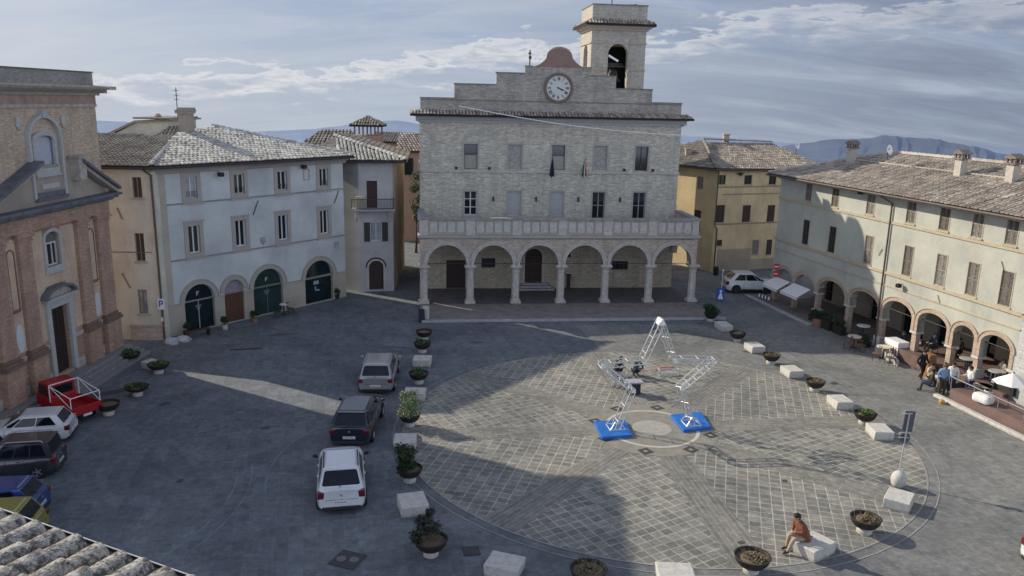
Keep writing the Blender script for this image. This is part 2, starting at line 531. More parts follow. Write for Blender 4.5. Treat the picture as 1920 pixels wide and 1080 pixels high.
topl = M_('MULTIPLY_ADD', M_('SUBTRACT', n2, .5), .11, topl)
dd_ = M_('SUBTRACT', topl, el)
up_ = nt.nodes.new('ShaderNodeMapRange'); up_.inputs[1].default_value = 0; up_.inputs[2].default_value = .007; nt.links.new(dd_, up_.inputs[0])
dn_ = nt.nodes.new('ShaderNodeMapRange'); dn_.interpolation_type = 'SMOOTHSTEP'; dn_.inputs[1].default_value = .012; dn_.inputs[2].default_value = .058; dn_.inputs[3].default_value = 1; dn_.inputs[4].default_value = .12; nt.links.new(dd_, dn_.inputs[0])
cumask = M_('MULTIPLY', M_('MULTIPLY', up_.outputs[0], dn_.outputs[0]), .95)
shade = mixc(nt, ramp(nt, M_('MULTIPLY_ADD', dd_, 14.0, M_('MULTIPLY', n2, .5)), [(.25, (0, 0, 0, 1)), (.75, (1, 1, 1, 1))]), (9.6, 9.6, 9.8, 1), (5.0, 5.7, 7.0, 1))
rightm = ramp(nt, az_, [(.0, (0, 0, 0, 1)), (.45, (1, 1, 1, 1))])
rightm = ramp(nt, M_('ADD', az_, M_('MULTIPLY', cir, .3)), [(.08, (0, 0, 0, 1)), (.62, (1, 1, 1, 1))])
hz = ramp(nt, M_('ADD', el, .08), [(0.0, (4.5, 5.2, 6.5, 1)), (.10, (5.2, 6.0, 7.4, 1)), (.16, (4.6, 5.6, 7.5, 1)), (.28, (2.9, 4.1, 6.8, 1)), (1, (1.6, 2.5, 5.2, 1))])
base = mixc(nt, .85, sky.outputs[0], hz)
base = mixc(nt, cirm, base, (6.8, 7.3, 8.2, 1))
str_ = noise(nt, mapping(nt, cp.outputs[0], (.8, 3.2, 1), (2.3, 0, 0)), 1.6, 9, .6, .4)
strm = M_('MULTIPLY', ramp(nt, str_, [(.35, (.15, .15, .15, 1)), (.6, (.95, .95, .95, 1))]), rightm)
base = mixc(nt, strm, base, ramp(nt, str_, [(.4, (1.9, 2.4, 3.6, 1)), (.7, (3.1, 3.6, 4.9, 1))]))
base = mixc(nt, M_('MULTIPLY', cumask, M_('SUBTRACT', 1.0, M_('MULTIPLY', rightm, .55))), base, shade)
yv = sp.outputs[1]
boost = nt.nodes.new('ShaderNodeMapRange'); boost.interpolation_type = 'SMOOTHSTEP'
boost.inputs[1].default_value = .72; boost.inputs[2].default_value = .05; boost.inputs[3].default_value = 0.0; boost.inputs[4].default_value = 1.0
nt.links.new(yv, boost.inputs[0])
# added fill light in unseen sky behind and beside the view, strongest low down
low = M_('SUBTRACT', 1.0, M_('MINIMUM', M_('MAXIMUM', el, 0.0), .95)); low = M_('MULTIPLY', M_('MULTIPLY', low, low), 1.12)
fill_noise = noise(nt, tc.outputs['Generated'], 3.0, 8, .6)
amt_ = M_('MULTIPLY', M_('MULTIPLY', boost.outputs[0], low), M_('MULTIPLY_ADD', fill_noise, 1.0, .4))
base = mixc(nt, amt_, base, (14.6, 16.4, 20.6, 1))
sunv = nt.nodes.new('ShaderNodeVectorMath'); sunv.operation = 'DOT_PRODUCT'; nt.links.new(tc.outputs['Generated'], sunv.inputs[0]); sunv.inputs[1].default_value = (math.cos(rad(SUN_EL)) * math.cos(rad(SUN_AZ)), math.cos(rad(SUN_EL)) * math.sin(rad(SUN_AZ)), math.sin(rad(SUN_EL)))
glow = M_('POWER', M_('MAXIMUM', sunv.outputs['Value'], 0.0), 5.0)
base = mixc(nt, M_('MULTIPLY', glow, .85), base, (10.5, 10.6, 10.9, 1))
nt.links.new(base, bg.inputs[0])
bg.inputs[1].default_value = .08

sl = bpy.data.lights.new('sun', 'SUN'); sl.energy = 4.9; sl.angle = rad(.5); sl.color = (1.0, .90, .74)
so = bpy.data.objects.new('sun', sl); COL.objects.link(so)
sd = Vector((math.cos(rad(SUN_EL)) * math.cos(rad(SUN_AZ)), math.cos(rad(SUN_EL)) * math.sin(rad(SUN_AZ)), math.sin(rad(SUN_EL))))
so.rotation_euler = sd.to_track_quat('Z', 'Y').to_euler()
so.location = (-30, 60, 60)
SC.view_settings.view_transform = 'Standard'
SC.view_settings.look = 'None'
SC.view_settings.exposure = 0

# ------------------------------------------------------------------ material library
m_stone = plain('pale_stone', (.50, .48, .44), .85, var=.18, scale=4)
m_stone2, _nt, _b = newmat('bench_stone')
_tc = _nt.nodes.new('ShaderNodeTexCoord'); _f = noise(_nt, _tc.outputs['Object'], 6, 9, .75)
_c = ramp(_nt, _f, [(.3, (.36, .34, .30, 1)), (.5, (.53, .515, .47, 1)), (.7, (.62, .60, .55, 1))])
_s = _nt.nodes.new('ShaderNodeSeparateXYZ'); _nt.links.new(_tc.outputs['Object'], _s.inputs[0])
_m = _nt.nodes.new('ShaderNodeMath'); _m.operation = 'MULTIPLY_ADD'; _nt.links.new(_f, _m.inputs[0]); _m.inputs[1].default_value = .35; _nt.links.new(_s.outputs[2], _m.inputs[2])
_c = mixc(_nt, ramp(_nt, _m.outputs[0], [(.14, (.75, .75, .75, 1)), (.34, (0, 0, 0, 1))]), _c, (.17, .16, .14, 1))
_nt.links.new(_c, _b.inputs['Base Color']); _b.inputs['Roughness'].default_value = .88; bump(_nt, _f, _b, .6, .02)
m_column = plain('column_stone', (.50, .47, .42), .85, var=.2, scale=4)
m_trim = plain('trim_stone', (.40, .38, .34), .85, var=.15, scale=5)
m_town = masonry('town_masonry', (.66, .62, .51), (.44, .415, .345), (.62, .585, .49), .38, .12, .009, (.26, .26, .24), .4, bstr=.8)
m_gable = masonry('gable_masonry', (.47, .43, .36), (.32, .29, .25), (.40, .38, .34), .36, .11, .012, (.17, .15, .13), .6, bstr=.7)
m_tower = masonry('tower_masonry', (.50, .46, .38), (.40, .37, .31), (.44, .42, .37), .34, .10, .01, (.26, .23, .19), .4, bstr=.5)
m_portico = masonry('portico_masonry', (.56, .47, .38), (.42, .35, .28), (.5, .45, .39), .34, .11, .012, (.2, .18, .16), .5)
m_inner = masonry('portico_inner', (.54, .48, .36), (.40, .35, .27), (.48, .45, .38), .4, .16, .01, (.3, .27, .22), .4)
m_brick = masonry('church_brick', (.50, .32, .23), (.41, .26, .185), (.45, .32, .245), .27, .075, .01, (.16, .11, .09), .55)
m_chplaster = plaster('church_plaster', (.62, .47, .33), (.28, .21, .17), .6, .18)
m_chbrown = masonry('church_upper', (.62, .48, .35), (.50, .385, .285), (.56, .45, .34), .3, .08, .01, (.17, .13, .1), .5)
m_chstone = plain('church_stone', (.42, .38, .33), .9, var=.25, scale=4)
m_chdark = plain('church_cornice', (.14, .145, .16), .9, var=.3, scale=3)
m_chframe = plain('church_frame', (.45, .45, .43), .85, var=.12, scale=5)
m_cream = plaster('cream_plaster', (.63, .61, .50), (.36, .3, .22), .5, .08)
m_white = plaster('white_plaster', (.535, .56, .555), (.45, .45, .42), .32, .05)
m_beige = plaster('beige_plaster', (.44, .39, .32), (.3, .27, .22), .35, .08)
m_surround = plain('window_surround', (.38, .35, .31), .85, var=.08, scale=6)
m_grayp = plaster('grey_plaster', (.47, .46, .46), (.33, .31, .29), .35, .06)
m_pinkp = plaster('pink_plaster', (.42, .28, .22), (.25, .2, .18), .4, .08)
m_yellow = plaster('yellow_plaster', (.70, .55, .31), (.28, .22, .15), .5, .08)
m_green = plaster('pale_green_plaster', (.455, .455, .39), (.33, .36, .35), .4, .06, blot=(.44, .45, .40))
m_band = plain('ochre_band', (.45, .38, .27), .85, var=.12, scale=5)
m_piers = masonry('pier_brick', (.50, .38, .28), (.42, .31, .24), (.5, .42, .33), .26, .075, .008, (.3, .22, .18), .3)
m_wood = plain('brown_wood', (.10, .045, .025), .6, var=.3, scale=8)
m_dkwood = plain('dark_wood', (.035, .022, .018), .6, var=.3, scale=8)
m_shut = plain('shutter_grey', (.22, .20, .175), .7, var=.25, scale=9)
m_shut_b = plain('shutter_grey_faded', (.27, .25, .22), .75, var=.35, scale=5); m_shut_c = plain('shutter_grey_brown', (.17, .15, .13), .7, var=.3, scale=5)
m_shutd = plain('shutter_dark', (.045, .045, .04), .7, var=.3, scale=9)
m_shutb = plain('shutter_brown', (.06, .035, .025), .7, var=.3, scale=9)
m_framew = plain('frame_white', (.62, .62, .60), .6, var=.05)
m_framed = plain('frame_dark', (.06, .05, .04), .6, var=.1)
m_glass = plain('window_glass', (.012, .016, .022), .06, var=0, spec=.8)
m_glassc = plain('curtained_glass', (.30, .32, .33), .15, var=.35, scale=1.3, spec=.8)
m_glassg = plain('shop_glass', (.010, .022, .026), .12, var=.3, scale=2, spec=.35)
m_glassg2 = plain('shop_glass_green', (.022, .045, .042), .15, var=.25, scale=1.2, spec=.5)
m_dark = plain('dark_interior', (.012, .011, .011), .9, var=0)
m_black = plain('black_metal', (.015, .015, .017), .5, var=.1)
m_iron = plain('iron', (.05, .045, .04), .6, var=.2)
m_pipe = plain('pipe_brown', (.10, .07, .055), .6, var=.2)
m_steel = plain('aluminium', (.60, .60, .57), .4, metal=.5, var=.05)
m_whitep = plain('white_paint', (.80, .80, .78), .5, var=.05)
m_cloth = plain('white_cloth', (.75, .74, .72), .9, var=.08)
m_blue = plain('blue_mat', (.02, .15, .50), .6, var=.25, scale=2.5)
m_red = plain('red_paint', (.38, .015, .02), .35, var=.08)
m_pot = plain('pot_dark', (.03, .025, .022), .7, var=.3)
m_soil = plain('dry_soil', (.16, .12, .08), .95, var=.5, scale=14)
m_leaf = plain('leaf_dark', (.022, .06, .018), .7, var=.5, scale=9)
m_leafl = plain('leaf_light', (.14, .22, .06), .7, var=.4, scale=9)
m_leafd = plain('leaf_dull', (.045, .065, .03), .7, var=.5, scale=9)
m_leafo = plain('leaf_olive', (.26, .28, .18), .75, var=.4, scale=7)
m_dry = plain('dry_stems', (.25, .19, .11), .9, var=.4, scale=9)
m_skin = plain('skin', (.50, .30, .21), .6, var=.05)
m_hair = plain('hair_dark', (.02, .014, .01), .7, var=.2)
plain('roof_shadow', (.03, .027, .025), .95, var=.3)
T_grey = tilemat('roof_tile_grey', [(.15, .13, .11), (.26, .23, .195), (.38, .34, .29), (.2, .16, .13), (.31, .28, .24)])
T_white = tilemat('roof_tile_pale', [(.34, .33, .29), (.60, .59, .53), (.22, .20, .18), (.70, .69, .63), (.44, .42, .38)], (.62, .60, .52), .4)
T_brown = tilemat('roof_tile_brown', [(.22, .17, .13), (.38, .31, .25), (.54, .48, .40), (.26, .19, .15), (.16, .135, .115), (.46, .40, .33)], (.46, .43, .36), .5)
T_near = tilemat('roof_tile_lichen', [(.40, .38, .34), (.50, .48, .43), (.34, .30, .26), (.46, .44, .40)], (.62, .62, .55), .8)

# ------------------------------------------------------------------ ground, paving, terrain
def ground_sheet():
    mb = MB()
    rings = [0, 60, 100, 140, 200, 400, 1000, 3000, 7000, 14000, 30000]
    def z(r):
        return 0 if r <= 100 else -(r - 100) * .04 if r <= 200 else -4 - (r - 200) * .083
    seg = 64; prev = None
    for r in rings:
        cur = [(r * math.cos(2 * math.pi * k / seg), 35 + r * math.sin(2 * math.pi * k / seg), z(r)) for k in range(seg)]
        if prev:
            for k in range(seg):
                k2 = (k + 1) % seg
                if prev[0] == prev[1]: mb.face([prev[0], cur[k], cur[k2]])
                else: mb.face([prev[k], cur[k], cur[k2], prev[k2]])
        prev = cur
    m, nt, b = newmat('ground_fields')
    tc = nt.nodes.new('ShaderNodeTexCoord')
    f = noise(nt, tc.outputs['Object'], .004, 8, .6)
    c = ramp(nt, f, [(.35, (.06, .085, .10, 1)), (.5, (.11, .14, .16, 1)), (.6, (.16, .18, .20, 1)), (.7, (.08, .11, .13, 1))])
    sp = nt.nodes.new('ShaderNodeSeparateXYZ'); nt.links.new(tc.outputs['Object'], sp.inputs[0])
    ln = nt.nodes.new('ShaderNodeVectorMath'); ln.operation = 'LENGTH'; nt.links.new(tc.outputs['Object'], ln.inputs[0])
    near = ramp(nt, ln.outputs['Value'], [(0, (1, 1, 1, 1)), (1, (0, 0, 0, 1))])
    mr = nt.nodes.new('ShaderNodeMapRange'); mr.inputs[1].default_value = 110; mr.inputs[2].default_value = 200
    nt.links.new(ln.outputs['Value'], mr.inputs[0])
    f2 = noise(nt, tc.outputs['Object'], 2, 6)
    asph = ramp(nt, f2, [(.3, (.10, .10, .10, 1)), (.7, (.15, .15, .145, 1))])
    c = mixc(nt, mr.outputs[0], asph, c)
    nt.links.new(c, b.inputs['Base Color']); b.inputs['Roughness'].default_value = .95
    solo('ground', mb, m, None, None, kind='structure')
ground_sheet()

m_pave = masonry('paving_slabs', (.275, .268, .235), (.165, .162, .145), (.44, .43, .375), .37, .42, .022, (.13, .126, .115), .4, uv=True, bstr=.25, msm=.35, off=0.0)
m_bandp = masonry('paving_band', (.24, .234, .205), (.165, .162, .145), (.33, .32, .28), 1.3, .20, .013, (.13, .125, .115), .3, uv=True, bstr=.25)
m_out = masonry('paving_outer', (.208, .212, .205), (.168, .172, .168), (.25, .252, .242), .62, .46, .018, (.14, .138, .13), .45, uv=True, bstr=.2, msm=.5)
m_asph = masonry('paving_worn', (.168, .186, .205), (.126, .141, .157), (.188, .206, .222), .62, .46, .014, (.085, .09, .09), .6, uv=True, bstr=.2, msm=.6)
m_ring = plain('ring_stone', (.50, .48, .42), .85, var=.15, scale=3)
m_disc = plain('disc_stone', (.36, .35, .31), .85, var=.15, scale=3)
m_core = plain('core_paving', (.25, .24, .205), .88, var=.18, scale=2.5)
m_step = plain('step_stone', (.36, .36, .37), .85, var=.2, scale=3)
m_terr = masonry('terrace_paving', (.27, .235, .21), (.21, .185, .17), (.30, .28, .25), .5, .5, .01, (.16, .145, .135), .4, uv=True)

def rotuv(p, a, o=(0, 0)):
    c, s = math.cos(rad(a)), math.sin(rad(a)); x = p[0] - o[0]; y = p[1] - o[1]
    return (x * c + y * s + 50, -x * s + y * c + 50)
def flat(name, polys, z, mat, uvrot=0, label=None, kind='structure'):
    mb = MB()
    for q in polys: mb.face([(p[0], p[1], z) for p in q], [rotuv(p, uvrot) for p in q])
    return solo(name, mb, mat, label, None, kind=kind)
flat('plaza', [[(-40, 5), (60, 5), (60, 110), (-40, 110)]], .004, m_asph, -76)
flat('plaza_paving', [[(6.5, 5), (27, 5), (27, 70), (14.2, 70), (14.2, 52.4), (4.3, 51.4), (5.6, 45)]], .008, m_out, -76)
CX, CY, CRAD = 6.55, 34.3, 11.35
def pol(a, r): return (CX + r * math.cos(rad(a)), CY + r * math.sin(rad(a)))
mb = MB()
for k in range(8):
    a0 = -82.5 + 45 * k; a1 = a0 + 45; s = (a0 + a1) / 2
    pts = [pol(a0, 2.95)] + [pol(a0 + 45 * i / 12, CRAD) for i in range(13)] + [pol(a1 - 45 * i / 4, 2.95) for i in range(4)]
    mb.face([(p[0], p[1], .012) for p in pts], [rotuv(p, (s - 45 if k % 4 in (0, 1) else s + 45), (CX + .13 * k, CY + .1 * k)) for p in pts])
solo('paving_star', mb, m_pave, None, None, kind='structure')
mb = MB()
for k in range(8):
    a = -82.5 + 45 * k; d = Vector((math.cos(rad(a)), math.sin(rad(a)))); nn = Vector((-d.y, d.x))
    c = Vector((CX, CY))
    w0, w1 = .62, .72
    q = [c + d * 2.9 - nn * w0, c + d * 11.3 - nn * w1, c + d * 11.3 + nn * w1, c + d * 2.9 + nn * w0]
    mb.face([(p.x, p.y, .016) for p in q], [rotuv(p, a, (CX, CY)) for p in q])
solo('paving_bands', mb, m_bandp, None, None, kind='structure')
def annulus(name, r0, r1, z, mat, cx=CX, cy=CY, seg=72, a0=0, a1=360):
    mb = MB()
    for k in range(seg):
        t0 = rad(a0 + (a1 - a0) * k / seg); t1 = rad(a0 + (a1 - a0) * (k + 1) / seg)
        mb.face([(cx + r * math.cos(t), cy + r * math.sin(t), z) for r, t in ((r0, t0), (r1, t0), (r1, t1), (r0, t1))])
    return solo(name, mb, mat, None, None, kind='structure')
annulus('paving_core', 0, 2.98, .020, m_core)
annulus('ring_line', 2.0, 2.16, .026, m_ring)
annulus('centre_disc', 0, .9, .026, m_disc)
m_edge = plain('edge_stone', (.30, .295, .27), .85, var=.2, scale=3)
annulus('paving_edge', 11.3, 11.36, .020, m_edge)
annulus('paving_edge', 11.72, 11.77, .020, m_edge)
# small diamond stones round the core
for k in range(8):
    a = -60 + 45 * k
    p = pol(a, 2.62); mb = MB(); q = .26
    M = FR(p[0], p[1], a)
    mb.box(-q, q, -q, q, .0, .006, M=None)
    o = MB(); o.box(-.09, .09, -.09, .09, 0, .012)
    d = solo('paving_inset', mb, plain('inset_dark', (.06, .055, .05), .8), None, None, M=M @ Matrix.Translation((0, 0, .021)) @ Matrix.Rotation(rad(45 if k % 2 else 12), 4, 'Z'), kind='structure')
    part('inset_centre', o, m_core, d)

# terrace in front of the town hall with its kerb
TH = FR(4.87, 61.87, 6.7)
mb = MB(); mb.box(-12.1, 8.25, -9.05, 12, 0.02, .14)
# uv for top
o = solo('terrace', mb, plain('terrace_stone', (.23, .20, .185), .88, var=.25, scale=1.6), None, None, M=TH, kind='structure')
mb = MB(); mb.box(-12.0, 9.0, -9.45, -9.05, 0.02, .155)
solo('terrace_kerb', mb, m_step, None, None, M=TH, kind='structure', bevel=.02)
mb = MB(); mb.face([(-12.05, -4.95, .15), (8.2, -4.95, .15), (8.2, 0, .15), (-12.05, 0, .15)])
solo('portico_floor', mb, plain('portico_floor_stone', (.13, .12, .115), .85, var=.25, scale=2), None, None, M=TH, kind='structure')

for (cx_, cy_, r_, a0, a1, wd_) in ((-18.5, 26.5, 8.2, -35, 20, .05), (-18.5, 26.5, 8.75, -32, 22, .05), (-9.5, 52.5, 6.0, 200, 290, .06), (-2.0, 30.0, 7.5, 150, 200, .05)):
    annulus('tyre_mark', r_, r_ + wd_, .0055, plain('tyre_mark_grey', (.178, .20, .22), .8, var=.35, scale=1.5), cx_, cy_, 40, a0, a1)
for (x_, y_, a_, l_, w_) in ((-14.2, 47.9, 20, 1.1, .12), (-10.9, 33.4, 35, .25, .2), (-8.2, 52.2, 10, .5, .12), (-16.5, 36.0, 60, .3, .25), (-6.9, 45.8, -8, .9, .1), (-12.6, 28.2, 70, .18, .14), (-19.8, 37.3, 40, 1.2, .35), (8.0, 24.6, 20, .15, .1), (11.0, 29.3, 0, .12, .1), (-2.0, 47.0, 15, .5, .08), (14.5, 46.3, -10, .5, .18), (17.5, 41.0, 30, .25, .2)):
    flat('paving_stain', [[(x_ + dx * l_ * math.cos(rad(a_)) - dy * w_ * math.sin(rad(a_)), y_ + dx * l_ * math.sin(rad(a_)) + dy * w_ * math.cos(rad(a_))) for dx, dy in ((-1, 0), (-.7, -.8), (0, -1), (.8, -.6), (1, .1), (.6, .9), (-.2, .8), (-.8, .7))]], .0245 if x_ > -4 else .0065, plain('stain_dark', (.065, .068, .07), .75, var=.4))
# distant hills
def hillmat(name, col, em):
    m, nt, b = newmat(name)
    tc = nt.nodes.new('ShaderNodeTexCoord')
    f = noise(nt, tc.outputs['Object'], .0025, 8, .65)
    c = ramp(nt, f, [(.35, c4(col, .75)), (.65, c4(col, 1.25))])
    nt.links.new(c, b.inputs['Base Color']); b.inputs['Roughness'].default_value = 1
    nt.links.new(ramp(nt, f, [(.35, c4(em, .93)), (.65, c4(em, 1.07))]), b.inputs['Emission Color']); b.inputs['Emission Strength'].default_value = 1.0  # emission added as airlight haze over the hill colour
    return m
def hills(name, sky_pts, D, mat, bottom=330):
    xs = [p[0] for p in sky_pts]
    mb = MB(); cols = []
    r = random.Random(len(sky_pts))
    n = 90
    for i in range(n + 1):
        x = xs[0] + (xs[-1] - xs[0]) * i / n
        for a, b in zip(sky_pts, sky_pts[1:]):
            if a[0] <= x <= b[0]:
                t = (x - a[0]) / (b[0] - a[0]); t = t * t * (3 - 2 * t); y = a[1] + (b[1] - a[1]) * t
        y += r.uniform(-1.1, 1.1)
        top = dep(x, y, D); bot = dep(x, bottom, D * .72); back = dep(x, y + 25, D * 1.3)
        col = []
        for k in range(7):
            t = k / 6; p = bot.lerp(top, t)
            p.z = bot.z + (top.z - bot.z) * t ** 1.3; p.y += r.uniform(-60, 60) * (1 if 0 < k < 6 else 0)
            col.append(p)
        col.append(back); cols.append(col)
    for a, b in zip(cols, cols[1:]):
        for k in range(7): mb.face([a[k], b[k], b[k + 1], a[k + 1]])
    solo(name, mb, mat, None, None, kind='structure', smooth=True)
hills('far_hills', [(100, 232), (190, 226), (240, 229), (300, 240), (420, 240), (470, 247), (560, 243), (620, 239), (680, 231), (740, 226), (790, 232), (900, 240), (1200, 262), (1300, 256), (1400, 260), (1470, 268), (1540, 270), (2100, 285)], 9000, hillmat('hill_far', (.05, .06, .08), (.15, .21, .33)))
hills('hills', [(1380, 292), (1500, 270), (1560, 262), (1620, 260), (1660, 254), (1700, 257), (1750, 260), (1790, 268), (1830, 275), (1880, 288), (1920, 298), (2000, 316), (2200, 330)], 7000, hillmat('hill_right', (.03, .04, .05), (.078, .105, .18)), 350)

# ================================================================== TOWN HALL
T = thing('town_hall', 'stone town hall with arcaded portico, stepped clock gable and bell tower', 'town hall', TH)
UC = [-8.24, -4.88, -1.56, 1.72, 4.95]
ops = [(c - .5, c + .5, 9.42, 11.28) for c in UC] + [(c - .5, c + .5, (5.9 if i < 3 else 5.65), 7.76) for i, c in enumerate(UC)]
gops = [(-3.93, -2.58, .6, 2.65, .66), (-10.06, -8.58, .15, 2.4), (-7.33, -6.25, 1.8, 2.55), (3.04, 4.34, 1.6, 2.3), (-1.35, -.3, 2.6, 2.75, .5)]
mb = MB(); facade(mb, -12.07, 7.95, 5.0, 13.5, ops, .28)
for a, b in (((-12.07, 0), (-12.07, 12)), ((7.95, 0), (7.95, 12)), ((-12.07, 12), (7.95, 12))):
    mb.face([(a[0], a[1], 0), (b[0], b[1], 0), (b[0], b[1], 13.5), (a[0], a[1], 13.5)])
mb.face([(-12.07, 0, 13.49), (7.95, 0, 13.49), (7.95, 12, 13.49), (-12.07, 12, 13.49)])
part('wall', mb, m_town, T)
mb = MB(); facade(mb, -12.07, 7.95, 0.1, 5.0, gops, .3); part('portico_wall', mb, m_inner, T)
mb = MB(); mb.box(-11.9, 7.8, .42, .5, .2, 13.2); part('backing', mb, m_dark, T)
for i, c in enumerate(UC):
    if i in (1, 3):
        mb = MB(); mb.box(c - .5, c + .5, .14, .2, 9.42, 11.28); mb.box(c - .1, c + .1, .12, .14, 9.5, 10.0); part('blind_window', mb, plain('blind_stone', (.36, .35, .32), .9, var=.25, scale=5), T)
    else:
        window(T, c - .5, c + .5, 9.42, 11.28, .2, m_framed, m_glass, 1 if i == 4 else 0, 1, .05)
        if i in (0, 2):
            mb = MB(); mb.box(c - .46, c + .46, .15, .19, 9.46, 10.45); part('window_screen', mb, plain('screen_grey', (.34, .33, .28), .8, var=.15), T)
    z0 = 5.9 if i < 3 else 5.65
    if i in (1, 2):
        mb = MB(); mb.box(c - .5, c + .5, .12, .18, z0, 7.76)
        part('closed_shutter', mb, plain('closed_panel', (.40, .41, .42), .7, var=.08), T)
        mb = MB()
        for q in (-.25, 0, .25): mb.box(c + q - .015, c + q + .015, .105, .12, z0, 7.7)
        mb.box(c - .48, c + .48, .1, .105, 7.15, 7.19); part('panel_batten', mb, m_trim, T)
    else:
        window(T, c - .5, c + .5, z0, 7.76, .16, m_framew if i == 0 else plain('frame_gray', (.25, .25, .25), .6), m_glass, 1, 1 if i else 2, .07)
    for zz0, zz1 in ((9.42, 11.28), (z0, 7.76)):
        mb = MB(); w_ = .13
        mb.box(c - .5 - w_, c - .5, -.03, .05, zz0 - .05, zz1 + w_); mb.box(c + .5, c + .5 + w_, -.03, .05, zz0 - .05, zz1 + w_)
        mb.box(c - .5, c + .5, -.03, .05, zz1, zz1 + w_); mb.box(c - .7, c + .7, -.08, .05, zz0 - .15, zz0 - .05)
        part('window_surround', mb, m_trim, T)
mb = MB(); mb.box(-12.15, 8.03, -.12, 0.01, 9.18, 9.32); mb.box(-12.15, -12.0, -.12, 12, 9.18, 9.32)
parts('string_course', mb, m_stone, T)
mb = MB(); mb.box(-12.2, 8.08, -.14, .01, 12.82, 13.05); mb.box(-12.35, 8.25, -.34, .01, 13.05, 13.25); mb.box(-12.5, 8.4, -.5, .01, 13.25, 13.40)
mb.box(-12.35, -12.07, -.3, 12, 12.9, 13.40); mb.box(7.95, 8.25, -.3, 12, 12.9, 13.40)
part('cornice', mb, plain('cornice_pale', (.40, .40, .40), .85, var=.12), T)
mb = MB()
tiles(mb, [(-12.75, -.85, 13.42), (8.65, -.85, 13.42), (8.3, .02, 13.72), (-12.4, .02, 13.72)], seed=5)
part('eave_tiles', mb, T_brown, T)
mb = MB()
tiles(mb, [(8.65, .62, 13.40), (8.65, 12.5, 13.40), (2.0, 8, 14.4), (2.0, .62, 14.4)], seed=6)
tiles(mb, [(-12.75, 12.5, 13.40), (-12.75, .62, 13.40), (-6, .62, 14.4), (-6, 8, 14.4)], seed=7)
mb.box(-12.75, -12.1, -.8, .62, 13.36, 13.42); mb.box(7.96, 8.65, -.8, .62, 13.36, 13.42)
part('roof', mb, T_brown, T)
# stepped gable
gp = [(-12.0, 13.5), (7.85, 13.5), (7.85, 14.55), (5.5, 14.55), (5.5, 15.52), (2.65, 15.52), (2.65, 16.42), (.75, 16.42), (.75, 17.0), (.35, 17.0)]
n = 9
for k in range(n + 1):      # right concave sweep then round top
    t = k / n; gp.append((.35 - 1.05 * t, 17.02 + .62 * t * t))
for k in range(1, 12):
    a = math.pi * k / 12; gp.append((-1.72 + .98 * math.cos(a), 17.72 + .76 * math.sin(a)))
for k in range(n + 1):
    t = 1 - k / n; gp.append((-3.75 + 1.05 * t, 17.02 + .62 * t * t))
gp += [(-4.27, 17.0), (-4.27, 16.48), (-6.4, 16.48), (-6.4, 15.62), (-9.5, 15.62), (-9.5, 14.57), (-12.0, 14.57)]
mb = MB(); mb.prism(gp, .0, .55); part('stepped_gable', mb, m_gable, T)
mb = MB()
for a, b, z in ((5.45, 7.9, 14.55), (2.6, 5.52, 15.52), (.7, 2.67, 16.42), (.3, .78, 17.0), (-4.3, -3.7, 17.0), (-6.45, -4.25, 16.48), (-9.55, -6.38, 15.62), (-12.05, -9.48, 14.57)):
    mb.box(a, b, -.05, .6, z + .003, z + .07)
mb.box(-12.0, 7.85, -.05, 0.01, 14.45, 14.52); mb.box(-9.5, 5.5, -.05, 0.01, 15.44, 15.5) if False else None
part('coping', mb, plain('coping_dark', (.20, .19, .17), .9, var=.3), T)
gp2 = [p for p in gp if p[1] >= 17.0 and -3.8 <= p[0] <= .4]
mb = MB(); mb.prism([(x * .97 - .05, 17.03 + (z - 17.03) * .92) for x, z in gp2], -.04, .0); part('gable_crest', mb, plaster('crest_red', (.30, .19, .155), (.2, .15, .13), .5), T)
# clock
mb = MB(); Mc = Matrix.Translation((-1.74, 0, 15.5)) @ Matrix.Rotation(rad(90), 4, 'X')
mb.lathe([(1.12, 0), (1.12, .1), (1.0, .14), (.9, .1), (.9, 0)], (0, 0, 0), 40, False, Mc)
ck = part('clock', mb, plain('clock_ring', (.17, .135, .115), .85, var=.25), T)
mb = MB(); mb.lathe([(.9, .0), (.9, .06)], (0, 0, 0), 40, True, Mc); part('clock_face', mb, plain('clock_white', (.58, .58, .56), .6, var=.06), ck)
mb = MB()
ROM = ['XII', 'I', 'II', 'III', 'IIII', 'V', 'VI', 'VII', 'VIII', 'IX', 'X', 'XI']
for h, t in enumerate(ROM):
    a = rad(90 - 30 * h)
    base = Mc @ Matrix.Translation((math.cos(a) * .68, math.sin(a) * .68, .066)) @ Matrix.Rotation(a - math.pi / 2, 4, 'Z')
    wd = {'I': .035, 'V': .10, 'X': .10}; tot = sum(wd[q] for q in t) + .02 * (len(t) - 1); x = -tot / 2
    for q in t:
        xm = x + wd[q] / 2
        def stroke(x0, y0, x1, y1, th=.03):
            L = math.hypot(x1 - x0, y1 - y0); an = math.atan2(y1 - y0, x1 - x0)
            mb.box(0, L, -th / 2, th / 2, 0, .006, base @ Matrix.Translation((x0, y0, 0)) @ Matrix.Rotation(an, 4, 'Z'))
        if q == 'I': stroke(xm, -.13, xm, .13, .034)
        elif q == 'V': stroke(xm - .04, .13, xm, -.13); stroke(xm + .04, .13, xm, -.13, .018)
        else: stroke(xm - .045, .13, xm + .045, -.13); stroke(xm + .045, .13, xm - .045, -.13, .018)
        x += wd[q] + .02
for ang, L, th in ((rad(-27), .38, .07), (rad(-33), .02, .02), (rad(-20), .5, .045)):
    mb.box(-.12, L, -th / 2, th / 2, .0, .01, Mc @ Matrix.Translation((0, 0, .08)) @ Matrix.Rotation(ang, 4, 'Z'))
mb.box(-.05, .05, -.05, .05, .0, .02, Mc @ Matrix.Translation((0, 0, .08)))
part('clock_hands', mb, m_black, ck)
